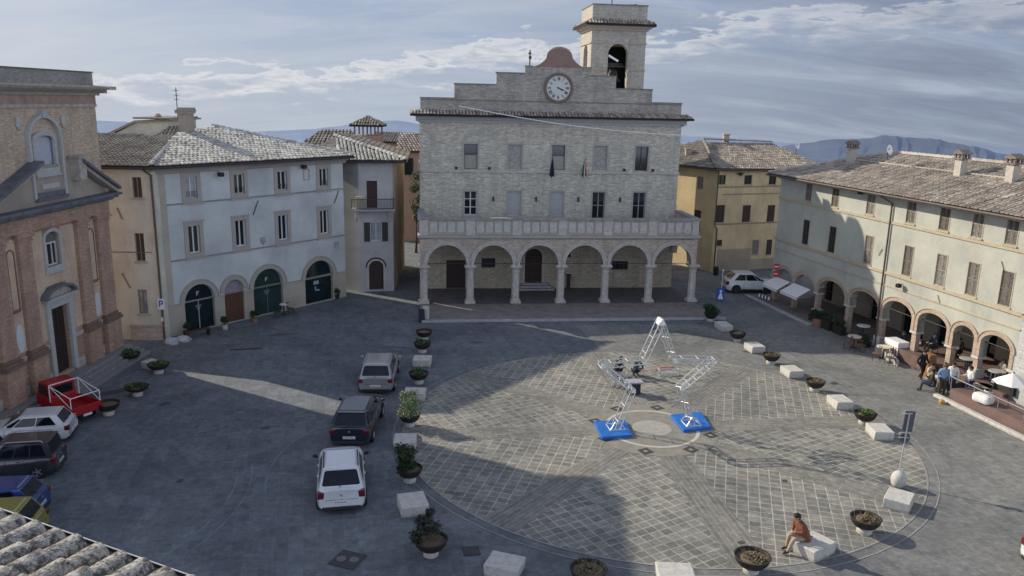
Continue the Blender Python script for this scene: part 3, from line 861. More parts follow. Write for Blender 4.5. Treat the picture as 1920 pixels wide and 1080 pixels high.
mb = MB(); mb.tube([(-3.9, .3, 17.0), (-3.9, .3, 18.2)], .05); mb.box(-3.98, -3.78, .25, .35, 17.55, 17.75); mb.box(-4.02, -3.8, .25, .35, 17.9, 18.0)
part('antenna', mb, m_iron, T)
# ---- bell tower
TY = 3.0
mb = MB(); x0, x1, y0, y1 = 1.26, 5.6, TY, TY + 4.3
facade(mb, x0, x1, 13.0, 20.0, [(2.62, 4.22, 15.0, 18.2, .8)], .6, y0)
tw = part('bell_tower', mb, m_tower, T)
mb = MB(); facade(mb, 0, 4.3, 13.0, 20.0, [(1.35, 2.95, 15.0, 18.2, .8)], .6, 0)
part('tower_side', mb, m_tower, tw, Matrix.Translation((x0, y1, 0)) @ Matrix.Rotation(rad(-90), 4, 'Z'))
part('tower_side', mb, m_tower, tw, Matrix.Translation((x1, y0, 0)) @ Matrix.Rotation(rad(90), 4, 'Z'))
part('tower_side', mb, m_tower, tw, Matrix.Translation((x1, y1, 0)) @ Matrix.Rotation(rad(180), 4, 'Z'))
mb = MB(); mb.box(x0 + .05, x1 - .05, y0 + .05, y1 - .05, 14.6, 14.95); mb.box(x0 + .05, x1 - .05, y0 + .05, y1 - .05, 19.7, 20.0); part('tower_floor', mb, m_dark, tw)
mb = MB(); mb.box(x0 + .6, x0 + 1.2, y1 - 1.2, y1 - .6, 14.95, 19.7); mb.box(x0 + .62, x1 - .62, y1 - .64, y1 - .62, 14.95, 19.7); part('tower_dark_backing', mb, m_dark, tw)  # added dark backing stands in for shade inside the belfry
mb = MB()
mb.box(x0 - .08, x1 + .08, y0 - .08, y1 + .08, 19.0, 19.1); mb.box(x0 - .06, 2.6, y0 - .06, y0 + .1, 17.0, 17.1); mb.box(4.24, x1 + .06, y0 - .06, y0 + .1, 17.0, 17.1)
mb.box(x0 - .15, x1 + .15, y0 - .15, y1 + .15, 20.0, 20.15); mb.box(x0 - .32, x1 + .32, y0 - .32, y1 + .32, 20.15, 20.3); mb.box(x0 - .5, x1 + .5, y0 - .5, y1 + .5, 20.3, 20.42)
part('tower_cornice', mb, plain('tower_cornice_stone', (.42, .36, .31), .85, var=.15), tw)
mb = MB(); c_ = [(x0 - .62, y0 - .62), (x1 + .62, y0 - .62), (x1 + .62, y1 + .62), (x0 - .62, y1 + .62)]
i_ = [(x0, y0), (x1, y0), (x1, y1), (x0, y1)]
for k in range(4):
    a, b = c_[k], c_[(k + 1) % 4]; c2, d2 = i_[(k + 1) % 4], i_[k]
    tiles(mb, [(a[0], a[1], 20.45), (b[0], b[1], 20.45), (c2[0], c2[1], 20.8), (d2[0], d2[1], 20.8)], seed=20 + k)
part('tower_eave', mb, T_brown, tw)
mb = MB(); mb.box(x0, x1, y0, y1, 20.6, 21.85); part('tower_parapet', mb, m_tower, tw)
mb = MB(); mb.box(x0 - .05, x1 + .05, y0 - .05, y1 + .05, 21.852, 21.93); part('tower_coping', mb, MATS['coping_dark'], tw)
mb = MB(); mb.tube([(3.2, 5, 21.9), (3.2, 5, 23.4)], .04); mb.box(2.95, 3.45, 4.97, 5.03, 22.5, 22.58); part('tower_mast', mb, m_iron, tw)
mb = MB()
for k in range(60):
    a = rnd.uniform(0, 6.28); q = rnd.uniform(0, .75)
    mb.ball((4.5 + q * math.cos(a), 4.4 + q * math.sin(a), 21.95 + rnd.uniform(0, .1)), .16, .1, .05, 5, 3)
part('nest', mb, m_dry, tw)
mb = MB(); mb.lathe([(.62, 0), (.60, .06), (.45, .25), (.36, .6), (.30, .85), (.12, 1.0), (.05, 1.15)], (3.42, TY + 1.6, 16.2), 20); mb.box(2.62, 4.22, TY + 1.5, TY + 1.7, 17.45, 17.62); mb.box(3.36, 3.48, TY + 1.54, TY + 1.66, 17.2, 17.5)
part('bell', mb, plain('bronze', (.06, .06, .05), .45, metal=.6), tw)
mb = MB(); mb.lathe([(.36, 0), (.35, .04), (.26, .15), (.2, .4), (.05, .6)], (2.95, TY + .75, 16.0), 16); mb.tube([(2.95, TY + .75, 16.5), (2.95, TY + .75, 17.3)], .03); mb.box(2.62, 4.22, TY + .7, TY + .8, 17.28, 17.38)
part('bell', mb, MATS['bronze'], tw)
mb = MB(); mb.box(0, .9, 0, .02, 0, .16, Matrix.Translation((2.62, TY - .02, 18.05)) @ Matrix.Rotation(rad(28), 4, 'Y')); part('sheet_cover', mb, m_whitep, tw)
# ---- portico
PY = -4.56
KX = [-11.82 + 3.315 * k for k in range(7)]
mb = MB()
aops = [(KX[k] + .25, KX[k + 1] - .25, 3.0, 3.0001, 1.45) for k in range(6)]
facade(mb, -12.1, 8.2, 3.0, 5.0, [(a, b, c, c, r) for a, b, c, d, r in aops], .5, PY - .25)
mb.face([(-12.1, PY + .25, 3.0), (-12.1, PY + .25, 5.0), (8.2, PY + .25, 5.0), (8.2, PY + .25, 3.0)]) if False else None
part('arcade_wall', mb, m_portico, T)
mbb = MB(); facade(mbb, -12.1, 8.2, 3.0, 5.0, [(a, b, c, c, r) for a, b, c, d, r in aops], .02, PY + .25); part('arcade_wall', mbb, m_portico, T)
for sx, nm_ in ((-12.1, -1), (8.2, 1)):
    mb = MB(); facade(mb, 0, 4.35, 3.0, 5.0, [(.35, 4.1, 3.0, 3.0, 1.5)], .45)
    Ms = (Matrix.Translation((sx, -.0, 0)) @ Matrix.Rotation(rad(-90), 4, 'Z')) if nm_ < 0 else (Matrix.Translation((sx, PY + .25, 0)) @ Matrix.Rotation(rad(90), 4, 'Z'))
    part('side_arch', mb, m_portico, T, Ms)
for a, b, c, d, r in aops:
    mb = MB(); archring(mb, a, b, c, r, .2, PY - .33, PY - .24); archring(mb, a - .2, b + .2, c, r + .2, .1, PY - .40, PY - .24)
    part('archivolt', mb, m_column, T)
for k, x in enumerate(KX):
    mb = MB(); mb.lathe([(.27, .42), (.29, .5), (.285, 1.4), (.255, 2.4)], (x, PY, 0), 8, False)
    c = part('column', mb, m_column, T)
    mb = MB(); mb.box(x - .38, x + .38, PY - .38, PY + .38, .15, .34); mb.lathe([(.36, .34), (.36, .40), (.31, .46)], (x, PY, 0), 12); part('base', mb, m_column, c, bevel=.02)
    mb = MB(); mb.lathe([(.26, 2.4), (.30, 2.46), (.27, 2.52), (.30, 2.66), (.40, 2.84)], (x, PY, 0), 8); mb.box(x - .42, x + .42, PY - .42, PY + .42, 2.84, 2.93); mb.box(x - .36, x + .36, PY - .36, PY + .36, 2.93, 3.0); part('capital', mb, m_column, c)
mb = MB()
for a, b in zip(KX, KX[1:]): mb.tube([(a, PY, 3.05), (b, PY, 3.05)], .022, 5)
parts('tie_rod', mb, m_iron, T)
mb = MB(); mb.box(-12.1, 8.2, PY - .25, 0, 4.86, 5.0); part('portico_ceiling', mb, m_grayp, T)
mb = MB(); mb.box(-12.25, 8.35, PY - .42, 0.05, 5.002, 5.16); mb.box(-12.18, 8.28, PY - .34, -.02, 4.93, 5.0)
part('portico_cornice', mb, m_trim, T)
mb = MB(); zt = 6.25
mb.box(-12.08, 8.18, PY - .2, PY + .05, 5.16, zt); mb.box(-12.08, -11.83, PY + .05, -.01, 5.16, zt); mb.box(7.93, 8.18, PY + .05, -.01, 5.16, zt)
part('parapet', mb, m_portico, T)
mb = MB(); mb.box(-12.25, 8.35, PY - .34, PY + .12, zt + .002, zt + .14); mb.box(-12.25, -11.75, PY + .12, -.01, zt + .002, zt + .14); mb.box(7.85, 8.35, PY + .12, -.01, zt + .002, zt + .14)
part('parapet_coping', mb, plain('coping_grey', (.30, .30, .29), .9, var=.3, scale=3), T)
mb = MB()
for k, x in enumerate(KX):
    mb.box(max(-12.12, x - .33), min(8.22, x + .33), PY - .26, PY - .2, 5.165, zt)
parts('parapet_pier', mb, m_column, T)
for k in range(6):
    a, b = KX[k] + .38, KX[k + 1] - .38
    mb = MB(); q = (b - a) / 4
    for i in range(4):
        u0 = a + q * i + .07; u1 = a + q * (i + 1) - .07
        mb.box(u0, u1, PY - .225, PY - .2, 5.35, 6.1)
    part('parapet_panel', mb, m_stone, T)
    mb = MB()
    for i in range(5): mb.box(a + q * i - .03, a + q * i + .03, PY - .24, PY - .2, 5.2, 6.22)
    mb.box(a, b, PY - .235, PY - .2, 5.2, 5.3)
    part('parapet_moulding', mb, m_trim, T)
# doors inside the portico
mb = MB(); archfill(mb, -3.93, -2.58, .6, 2.65, .66, .2); dd = part('door', mb, m_dkwood, T)
mb = MB()
for q in (-3.8, -3.35, -3.16, -2.72): mb.box(q, q + .03, .17, .2, .7, 2.6)
for z in (.7, 1.3, 1.9, 2.6): mb.box(-3.9, -2.6, .165, .2, z, z + .04)
part('door_panel', mb, m_wood, dd)
mb = MB(); archring(mb, -3.93, -2.58, 2.65, .66, .16, -.06, .02, legs=2.05); part('door_surround', mb, m_column, T)
mb = MB(); mb.box(-10.06, -8.58, .18, .24, .15, 2.4); part('door', mb, m_dkwood, T)
for a in ((-7.33, -6.25, 1.8, 2.55), (3.04, 4.34, 1.6, 2.3)):
    w_ = window(T, *a, .18, m_framed, m_glass, 3, 0, .04)
mb = MB()
for k in range(3): mb.box(-4.15 - .22 * (2 - k), -2.35 + .22 * (2 - k) + .25, -.95 + .3 * k, 0, .15 + .15 * k, .3 + .15 * k)
part('door_steps', mb, m_step, T, bevel=.015)
mb = MB(); mb.box(.0, .35, -.15, .05, 2.5, 2.6); mb.box(-1.5, -.1, -.1, .02, 2.42, 2.55); mb.box(3.3, 3.9, -.03, 0.02, 1.0, 1.4); mb.box(-1.7, -1.6, -.05, 0, 1.5, 1.6)
parts('wall_plaque', mb, m_stone, T)
mb = MB(); mb.box(-.6, -.35, -.5, -.25, .15, 1.25); mb.box(-.65, -.3, -.55, -.2, 1.25, 1.32); solo('lectern_stand', mb, m_dkwood, 'small dark wooden stand under the town hall portico by the wall', 'stand', M=TH)
for u in (-9.35, -6.85, 2.95 + .6, 5.8):
    mb = MB(); mb.box(u - .09, u + .09, -.42, -.22, 9.42, 9.6); mb.tube([(u, -.3, 9.42), (u, -.05, 9.34)], .02, 5); part('floodlight', mb, m_black, T)
for u in (-6.5, -3.2, .1, 3.4):
    mb = MB(); mb.box(u - .06, u + .06, -.2, -.02, 7.0, 7.35); part('wall_lamp', mb, m_iron, T)
# flags
def flag(x, cols, label, lean):
    f = thing('flag', label, 'flag', TH @ Matrix.Translation((x, -.1, 9.3)))
    mb = MB(); mb.tube([(0, 0, 0), (lean * .3, -.55, .6), (lean * .5, -1.0, 1.15)], .022, 6); part('flagpole', mb, m_dkwood, f)
    mb = MB(); n = 10
    for k in range(n):
        mb.cur = min(len(cols) - 1, k * len(cols) // n)
        x0 = -.22 + .044 * k; x1 = x0 + .044
        zz = lambda xx, s: (xx + lean * .35, -.75 + .1 * math.sin(xx * 30), s)
        mb.face([zz(x0, -.35 + .1 * math.sin(k)), zz(x1, -.35 + .1 * math.sin(k + 1)), (x1 * .3 + lean * .4, -.9, .95), (x0 * .3 + lean * .4, -.9, .95)])
    part('cloth', mb, cols, f)
flag(-2.05, [plain('flag_navy', (.02, .025, .09), .8), plain('flag_navy2', (.03, .03, .07), .8)], 'dark blue flag hanging on a slanting pole left of the central window', -.3)
flag(.2, [plain('flag_green', (.03, .15, .05), .8), m_cloth, plain('flag_red', (.35, .03, .03), .8)], 'green white and red flag hanging right of the central window', .3)
# cable across the facade
a = Vector((-9.2, -1.0, 14.05)); b = Vector((8.0, -1.0, 12.2))
mb = MB(); mb.tube([a.lerp(b, t / 12) - Vector((0, 0, .35 * math.sin(math.pi * t / 12))) for t in range(13)], .035, 6)
solo('overhead_cable', mb, m_whitep, 'pale cable slanting down across the upper town hall front', 'cable', M=TH)

# ================================================================== WHITE CORNER BUILDING
WF = FR(-20.8, 46.83, 53)
B = thing('corner_building', 'white building with cream side wall, stone framed windows and four shop arches', 'building', WF)
WT = [2.05, 5.38, 8.70, 12.22]; WM = [2.02, 5.30, 8.60, 12.15]
ww = .38
wa = [(1.08, 3.12, .05, 1.94, 1.03), (3.86, 5.28, .05, 2.12, .74), (6.03, 8.37, .05, 2.0, 1.17), (10.28, 12.78, .05, 1.87, 1.23)]
wo = [(c - ww, c + ww, 8.33, 9.62) for c in WT] + [(c - ww, c + ww, 4.95, 6.68) for c in WM]
mb = MB(); facade(mb, .42, 14.0, 1.95, 9.86, wo + [(a, b, 1.95, max(d, 1.95), r) for a, b, c, d, r in wa], .26); part('front_wall', mb, m_white, B)
mb = MB(); facade(mb, -.2, 14.0, 0, 1.95, [(a, b, c, 1.95) for a, b, c, d, r in wa], .26); mb.face([(-.2, 0, 1.95), (.42, 0, 1.95), (.42, 0, 9.86), (-.2, 0, 9.86)]); mb.face([(-.2, 0, 9.86), (14, 0, 9.86), (14, 0, 10.4), (-.2, 0, 10.4)])
part('plinth_wall', mb, m_beige, B)
mb = MB(); mb.box(-.2, 14.0, -.02, .0, 0, .5); 
mb2 = MB(); mb2.face([(14.0, 0, 0), (14.0, 9, 0), (14.0, 9, 10.4), (14.0, 0, 10.4)]); mb2.face([(14, 9, 0), (2, 9, 0), (2, 9, 10.4), (14, 9, 10.4)]); part('end_wall', mb2, m_grayp, B)
mb = MB()
mb.prism([(-.1, 9.9), (-.1, 10.4), (-.55, 10.4), (-.45, 10.2), (-.2, 10.05)], -.6, 14.2, 'x'); part('eave_cove', mb, plaster('cove_plaster', (.42, .38, .35), (.3, .27, .25), .3), B)
mb = MB()
for z in (8.08, 4.68): mb.box(.42, 14.0, -.06, .0, z - .06, z + .02)
parts('string_course', mb, plain('string_grey', (.25, .25, .25), .85), B)
mb = MB()
for (a, b) in ((-.2, 1.08), (3.12, 3.86), (5.28, 6.03), (8.37, 10.28), (12.78, 14.0)): mb.box(a, b, -.05, .0, 1.88, 1.98)
parts('impost_band', mb, m_surround, B)
for cs, z0, z1, zo0, zo1 in ((WT, 8.33, 9.62, 8.05, 9.88), (WM, 4.95, 6.68, 4.66, 6.95)):
    for i, c in enumerate(cs):
        mb = MB(); o = .64
        mb.box(c - o, c - ww, -.05, .02, zo0, zo1); mb.box(c + ww, c + o, -.05, .02, zo0, zo1); mb.box(c - ww, c + ww, -.05, .02, z1, zo1); mb.box(c - ww, c + ww, -.05, .02, zo0, z0)
        mb.box(c - o - .08, c + o + .08, -.12, -.05, zo0 - .06, zo0 + .03)
        if zo1 < 7: mb.box(c - o - .05, c + o + .05, -.1, -.05, zo1 - .06, zo1 + .02)
        part('window_surround', mb, m_surround, B)
        window(B, c - ww, c + ww, z0, z1, .12, m_framew, m_glassc if (cs is WT and i == 0) else m_glass, 1, 0, .07)
        if cs is WT:
            mb = MB()
            for q in range(7): mb.box(c - ww + .05 + q * .11, c - ww + .065 + q * .11, .02, .035, z0 + .02, z0 + .38)
            mb.box(c - ww, c + ww, .02, .04, z0 + .38, z0 + .40); part('railing', mb, m_iron, B)
for i, (a, b, c, d, r) in enumerate(wa):
    mb = MB(); archring(mb, a, b, d, r, .27, -.07, .02); archring(mb, a - .27, b + .27, d, r + .27, .06, -.11, .0)
    part('arch_surround', mb, m_surround, B)
    mb = MB(); archfill(mb, a, b, c, d, r, .22)
    if i == 1:
        dd = part('door', mb, plain('fanlight', (.28, .24, .26), .6, var=.3, scale=12), B)
        mb = MB(); mb.box(a, b, .15, .2, .05, 1.95)
        for q in range(4): mb.box(a + .12 + q * .33, a + .36 + q * .33, .13, .15, .2, .9); mb.box(a + .12 + q * .33, a + .36 + q * .33, .13, .15, 1.05, 1.8)
        part('door_leaf', mb, plain('door_brown', (.11, .05, .032), .55, var=.2), dd)
    else:
        sh = part('shop_front', mb, m_glassg2 if i == 2 else m_glassg, B)
        mb = MB(); mb.box(a, b, .14, .2, d - .05, d + .03); cc = (a + b) / 2
        if i != 3: mb.box(cc - .03, cc + .03, .16, .2, .1, d - .05)
        part('glazing_bar', mb, m_surround if i != 2 else plain('green_bar', (.10, .15, .13), .5), sh)
        if i in (0, 2):
            mb = MB(); x = cc - .08; z = d + .28
            mb.box(x, x + .06, .2, .215, z, z + .26); mb.box(x + .06, x + .19, .2, .215, z + .20, z + .26); mb.box(x + .06, x + .15, .2, .215, z + .10, z + .15)
            for k in range(3): mb.box(cc + .05 * k - .2, cc + .2 - .05 * k, .2, .212, d - .40 - .11 * k, d - .37 - .11 * k)
            part('shop_lettering', mb, plain('lettering_grey', (.45, .47, .47), .6), sh)
        if i == 3:
            mb = MB(); mb.box(cc - .35, cc + .1, .2, .215, 1.35, 1.6); mb.box(cc - .25, cc - .15, .2, .212, .9, 1.2); mb.box(cc - .1, cc + .15, .2, .212, .85, .95); part('shop_pane_patch', mb, plain('pane_patch_blue', (.3, .42, .5), .5, var=.2), sh)  # pale blue rectangles on the glass of the last arch
mb = MB()
for x, z, a in ((3.2, 7.4, 57), (7.0, 7.55, 57), (13.0, 7.5, 62)) if False else ((6.6, 7.45, 58), (13.4, 7.6, 62)):
    mb.tube([(x - .32, -.05, z - .55), (x + .12, -.05, z + .35)], .03, 5)
parts('wall_anchor', mb, m_iron, B)
for x, z in ((3.9, 9.7), (10.3, 9.85)):
    mb = MB(); mb.box(x - .14, x + .14, -.5, -.2, z - .15, z + .1); mb.tube([(x, -.2, z + .1), (x, -.02, z + .15)], .02, 4); part('floodlight', mb, m_black, B)
for x, z in ((6.95, 5.1), (13.2, 4.0)):
    mb = MB(); mb.prism([(x - .2, z + .25), (x + .2, z + .25), (x + .18, z - .1), (x, z - .3), (x - .18, z - .1)], -.06, .0); part('coat_of_arms', mb, plain('arms_grey', (.33, .33, .34), .85, var=.3, scale=12), B)
mb = MB(); mb.box(10.45, 10.55, -.02, 0, 8.9, 9.6); mb.box(10.9, 11.0, -.02, 0, 8.9, 9.6); mb.box(10.45, 11.0, -.02, 0, 9.55, 9.62); mb.box(10.45, 11.0, -.02, 0, 8.86, 8.93); part('wall_niche_frame', mb, m_surround, B)
# cream side
CF = FR(-21.04, 46.26, 4)
co = [(-1.0, -.48, 8.57, 9.77), (-1.13, -.60, 4.82, 6.5), (-1.23, -.70, 1.63, 3.1)]
mb = MB(); facade(mb, -3.2, .22, 0, 10.3, co, .25); mb.face([(.22, 0, 0), (.3, .75, 0), (.3, .75, 10.3), (.22, 0, 10.3)])
mb.face([(-16, 4.4, 0), (-3.35, .2, 0), (-3.35, .2, 7.0), (-16, 4.4, 7.0)]); mb.face([(-3.2, 0, 0), (-3.2, 9, 0), (-3.2, 9, 10.3), (-3.2, 0, 10.3)])  # unseen wall stretch added behind the church, lowered to shape the sun wedge
wpart('side_wall', mb, m_cream, B, CF)
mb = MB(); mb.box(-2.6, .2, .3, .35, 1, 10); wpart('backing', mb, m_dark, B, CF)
for o in co:
    w_ = window(B, o[0], o[1], o[2], o[3], .1, plain('frame_taupe', (.22, .19, .15), .7), m_glassc if o[3] < 4 else m_glass, 1, 0, .05, M=WF.inverted() @ CF)
    mb = MB(); mb.box(o[0] - .12, o[1] + .12, -.08, .0, o[2] - .1, o[2]); wpart('window_sill', mb, m_trim, B, CF)
mb = MB(); mb.tube([(-.3, -.1, 10.2), (.12, -.1, 9.9), (.15, -.1, 0.1)], .06, 8); wpart('downpipe', mb, m_pipe, B, CF)
mb = MB()
mb.box(-2.75, -.2, -.04, 0, 5.35, 5.39); mb.tube([(-1.95, -.04, 8.0), (-1.7, -.04, 7.3)], .035, 5); mb.tube([(-2.0, -.04, 4.1), (-1.6, -.04, 3.2)], .035, 5)
parts('wall_anchor', mb, plain('anchor_brown', (.2, .15, .1), .8), B, WF.inverted() @ CF)
mb = MB(); mb.box(-1.7, .1, -.12, 0, 0, .85); wpart('stone_base', mb, m_portico, B, CF)
mb = MB(); mb.box(-1.8, .15, -.18, 0, .86, .95); wpart('base_ledge', mb, m_surround, B, CF)
# roofs of the corner building, in world coordinates
I = Matrix.Identity(4)
ez = 10.42
A0 = Vector((-20.75, 45.85, ez))
E1 = WF @ Vector((14.6, -.6, ez)); E1.z = ez
C1 = CF @ Vector((-3.6, -.45, ez)); C2 = CF @ Vector((-17, 4.2, ez))
Hh = dep(335, 255, 54.5); Pp = dep(398, 238, 58); Rr = dep(367, 233, 60)
mb = MB()
tiles(mb, [tuple(A0), tuple(E1), tuple(Pp), tuple(Hh)], seed=31, sp=.28, ln=.45, jit=.035)
ridgecap(mb, A0 + Vector((0, 0, .08)), Hh + Vector((0, 0, .1))); ridgecap(mb, E1 + Vector((0, 0, .05)), Pp + Vector((0, 0, .1)))
part('front_roof', mb, T_white, B, WF.inverted())
mb = MB()
tiles(mb, [tuple(C1), tuple(A0), tuple(Hh), tuple(dep(185, 262, 54.5))], seed=32)
part('side_roof', mb, T_grey, B, WF.inverted())
mb = MB(); q1 = CF @ Vector((-3.3, -.5, ez)); q1.z = ez - .12; q2 = A0 - Vector((0, .05, .12)); q3 = E1 - Vector((-.02, .08, .12))
mb.tube([q1, q2, q3], .075, 6); part('gutter', mb, m_iron, B, WF.inverted())
mb = MB(); c = dep(353, 262, 55.2)
mb.box(c.x - .45, c.x + .35, c.y - .35, c.y + .35, 11.4, 13.2); mb.box(c.x - .6, c.x + .45, c.y - .45, c.y + .45, 13.2, 13.35)
ch = part('chimney', mb, plain('chimney_plaster', (.36, .31, .25), .9, var=.2), B, WF.inverted())
mb = MB(); mb.prism([(c.x - .65, 13.35), (c.x + .5, 13.35), (c.x + .4, 13.6), (c.x - .3, 13.6)], c.y - .5, c.y + .5); part('chimney_cap', mb, T_brown, ch)
mb = MB(); mb.tube([(c.x - .6, c.y, 12.8), (c.x - .6, c.y, 14.9)], .03, 5)
for z in (14.1, 14.4, 14.7): mb.tube([(c.x - .6, c.y - .4, z), (c.x - .6, c.y + .4, z)], .018, 4)
part('antenna', mb, m_iron, B, WF.inverted())

# ================================================================== NARROW HOUSE WITH BALCONY
NF = FR(-11.04, 59.67, 14)
NI = NF.inverted()
H = thing('narrow_house', 'narrow grey rendered house with corner balcony and arched dark door', 'house', NF)
side_back = NI @ dep(757, 305, 69); side_back.z = 0
mb = MB()
facade(mb, -.55, 1.98, 0, 10.0, [(.05, .83, 6.45, 8.48), (-.17 + .42, 1.58 - .45, 3.95, 5.33), (.1, 1.2, .15, 1.9, .52)], .22)
part('front_wall', mb, m_grayp, H)
mb = MB(); mb.face([(1.98, 0, 0), (side_back.x, side_back.y, 0), (side_back.x, side_back.y, 10), (1.98, 0, 10)]); part('side_wall', mb, plaster('side_beige', (.52, .42, .33), (.3, .25, .2), .5), H)
mb = MB(); mb.face([(-8.42, 9.06, 0), (-.55, 0, 0), (-.55, 0, 10), (-8.42, 9.06, 10)]); mb.face([(-8.42, 9.06, 0), (side_back.x, 9.06, 0), (side_back.x, 9.06, 10), (-8.42, 9.06, 10)])
part('alley_wall', mb, plaster('grey_recess', (.44, .43, .41), (.25, .25, .24), .5), H)
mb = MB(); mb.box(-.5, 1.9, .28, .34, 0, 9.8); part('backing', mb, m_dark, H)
window(H, .25, 1.13, 3.95, 5.33, .12, m_framew, m_glassc, 1, 0, .05)
for a, b in ((-.2, .24), (1.14, 1.58)):
    mb = MB(); mb.box(a, b, -.05, -.01, 3.9, 5.36)
    for k in range(12): mb.box(a + .04, b - .04, -.065, -.05, 4.0 + k * .11, 4.05 + k * .11)
    part('shutter', mb, m_shutd, H)
mb = MB(); mb.box(.05, .83, .1, .15, 6.45, 8.48); part('balcony_door', mb, plain('door_maroon', (.045, .02, .022), .6), H)
mb = MB(); archfill(mb, .1, 1.2, .15, 1.9, .52, .16); part('door', mb, m_dkwood, H)
mb = MB(); archring(mb, .1, 1.2, 1.9, .52, .14, -.05, .02, legs=1.75); part('door_surround', mb, m_column, H)
mb = MB(); archring(mb, -.04, 1.34, 1.92, .66, .09, -.1, 0); part('door_hood', mb, m_black, H)
mb = MB(); mb.box(-1.15, 2.05, -.75, 0, 6.3, 6.42); mb.box(-1.05, -.55, 0, .45, 6.3, 6.42); part('balcony_slab', mb, m_step, H)
mb = MB(); mb.prism([(0, 6.3), (-.55, 6.3), (0, 5.4)], -.85, -.6, 'x'); mb.prism([(0, 6.3), (-.55, 6.3), (0, 5.4)], 1.6, 1.8, 'x'); parts('balcony_bracket', mb, m_column, H)
mb = MB()
mb.box(-1.12, 2.02, -.74, -.70, 7.15, 7.2); mb.box(-1.12, 2.02, -.74, -.70, 6.46, 6.5)
for k in range(29): mb.box(-1.12 + k * .11, -1.10 + k * .11, -.73, -.71, 6.42, 7.15)
for u in (-1.12, 2.0):
    mb.box(u, u + .03, -.70, 0, 7.15, 7.2)
    for k in range(6): mb.box(u, u + .02, -.62 + k * .11, -.60 + k * .11, 6.42, 7.15)
part('balcony_railing', mb, m_iron, H)
mb = MB(); mb.box(-.75, -.1, -.45, -.1, 6.42, 7.35); solo('balcony_cabinet', mb, plain('cabinet_beige', (.42, .38, .28), .7), 'pale cupboard standing at the left end of the small balcony', 'cupboard', M=NF, bevel=.02)
P1 = NF @ Vector((-1.75, -.55, 10.02)); P2 = NF @ Vector((2.95, -.55, 10.02)); P3 = dep(628, 257, 65)
P2r = dep(768, 286, 68.5); Pr = dep(672, 256, 69)
mb = MB(); tiles(mb, [tuple(P1), tuple(P2), tuple(P3)], seed=41, sp=.28); part('front_roof', mb, T_white, H, NI)
mb = MB(); tiles(mb, [tuple(P2), tuple(P2r), tuple(Pr), tuple(P3)], seed=42); tiles(mb, [(-17, 64, 9.8), tuple(P1), tuple(P3)], seed=43)
part('side_roof', mb, T_grey, H, NI)
mb = MB(); ridgecap(mb, P2 + Vector((0, 0, .08)), P3 + Vector((0, 0, .12)), .16); part('ridge', mb, T_white, H, NI); mb = MB(); ridgecap(mb, P1 + Vector((0, 0, .1)), P1.lerp(P3, .5) + Vector((0, 0, .1)), .14); part('ridge', mb, T_white, H, NI)
mb = MB(); mb.tube([P1 - Vector((0, .05, .14)), P2 - Vector((0, .05, .14)), P2r - Vector((0, 0, .14))], .07, 6); part('gutter', mb, m_iron, H, NI)
mb = MB(); mb.box(1.35, 1.65, -.06, 0, 2.9, 3.15) if False else mb.box(.5, .75, -.06, 0, 2.95, 3.15); part('house_number', mb, m_trim, H)

# roof pavilion
q = dep(691, 262, 74)
L = thing('roof_pavilion', 'open roof pavilion with posts and pyramid tiled roof behind the narrow house', 'pavilion', Matrix.Translation((q.x, q.y, 0)))
mb = MB(); mb.box(-1.15, 1.15, -1.15, 1.15, 6, 11.2); part('base_wall', mb, m_pinkp, L)
mb = MB()
for x in (-1.1, -.35, .35, 1.0):
    for y in (-1.1, 1.0):
        mb.box(x, x + .12, y, y + .12, 11.2, 12.1)
part('post', mb, plain('post_brick', (.28, .18, .15), .8), L)
mb = MB()
e = 1.45
for k in range(4):
    c_ = [(-e, -e), (e, -e), (e, e), (-e, e)]; a, b = c_[k], c_[(k + 1) % 4]
    tiles(mb, [(a[0], a[1], 12.1), (b[0], b[1], 12.1), (0, 0, 12.85)], seed=50 + k)
part('roof', mb, T_brown, L)
# houses in and beyond the alley
def simple_house(label, poly, z1, mat, roof, rpolys, wins=(), ax=0, cat='house'):
    h = thing('house', label, cat, Matrix.Identity(4))
    mb = MB()
    for i in range(len(poly)):
        a, b = poly[i], poly[(i + 1) % len(poly)]
        mb.face([(a[0], a[1], -3), (b[0], b[1], -3), (b[0], b[1], z1), (a[0], a[1], z1)])
    part('wall', mb, mat, h)
    if rpolys:
        mb = MB()
        for k, r in enumerate(rpolys): tiles(mb, r, seed=60 + k, sp=.3, ln=.5)
        part('roof', mb, roof, h)
    for (x, y, a, w_, z0, zz) in wins:
        mb = MB(); mb.box(-w_ / 2, w_ / 2, -.05, .05, z0, zz); fr = part('window', mb, m_framed, h, FR(x, y, a))
        mb = MB(); mb.box(-w_ / 2 + .06, w_ / 2 - .06, -.07, -.052, z0 + .06, zz - .06); part('pane', mb, m_glass, fr)
    return h
a = dep(752, 300, 82); b = dep(800, 300, 84)
simple_house('pinkish house closing the narrow alley left of the town hall', [(a.x, a.y), (b.x + 2, b.y), (b.x + 2, b.y + 8), (a.x, a.y + 8)], 9.2, m_pinkp, T_brown,
    [[(a.x - .5, a.y - .5, 9.3), (b.x + 2, b.y - .5, 9.3), (b.x + 2, b.y + 4, 10.9), (a.x - .5, a.y + 4, 10.9)]], [(dep(767, 300, 82.3).x, 82.2, 6, .9, 6.9, 8.6)])
a = dep(700, 262, 92)
simple_house('low tiled house far behind the roof pavilion', [(a.x, 92), (a.x + 9, 92), (a.x + 9, 99), (a.x, 99)], 9.6, m_pinkp, T_grey,
    [[(a.x - .5, 91.5, 9.7), (a.x + 9.5, 91.5, 9.7), (a.x + 9.5, 96, 10.6), (a.x - .5, 96, 10.6)]])
a = dep(600, 270, 68)
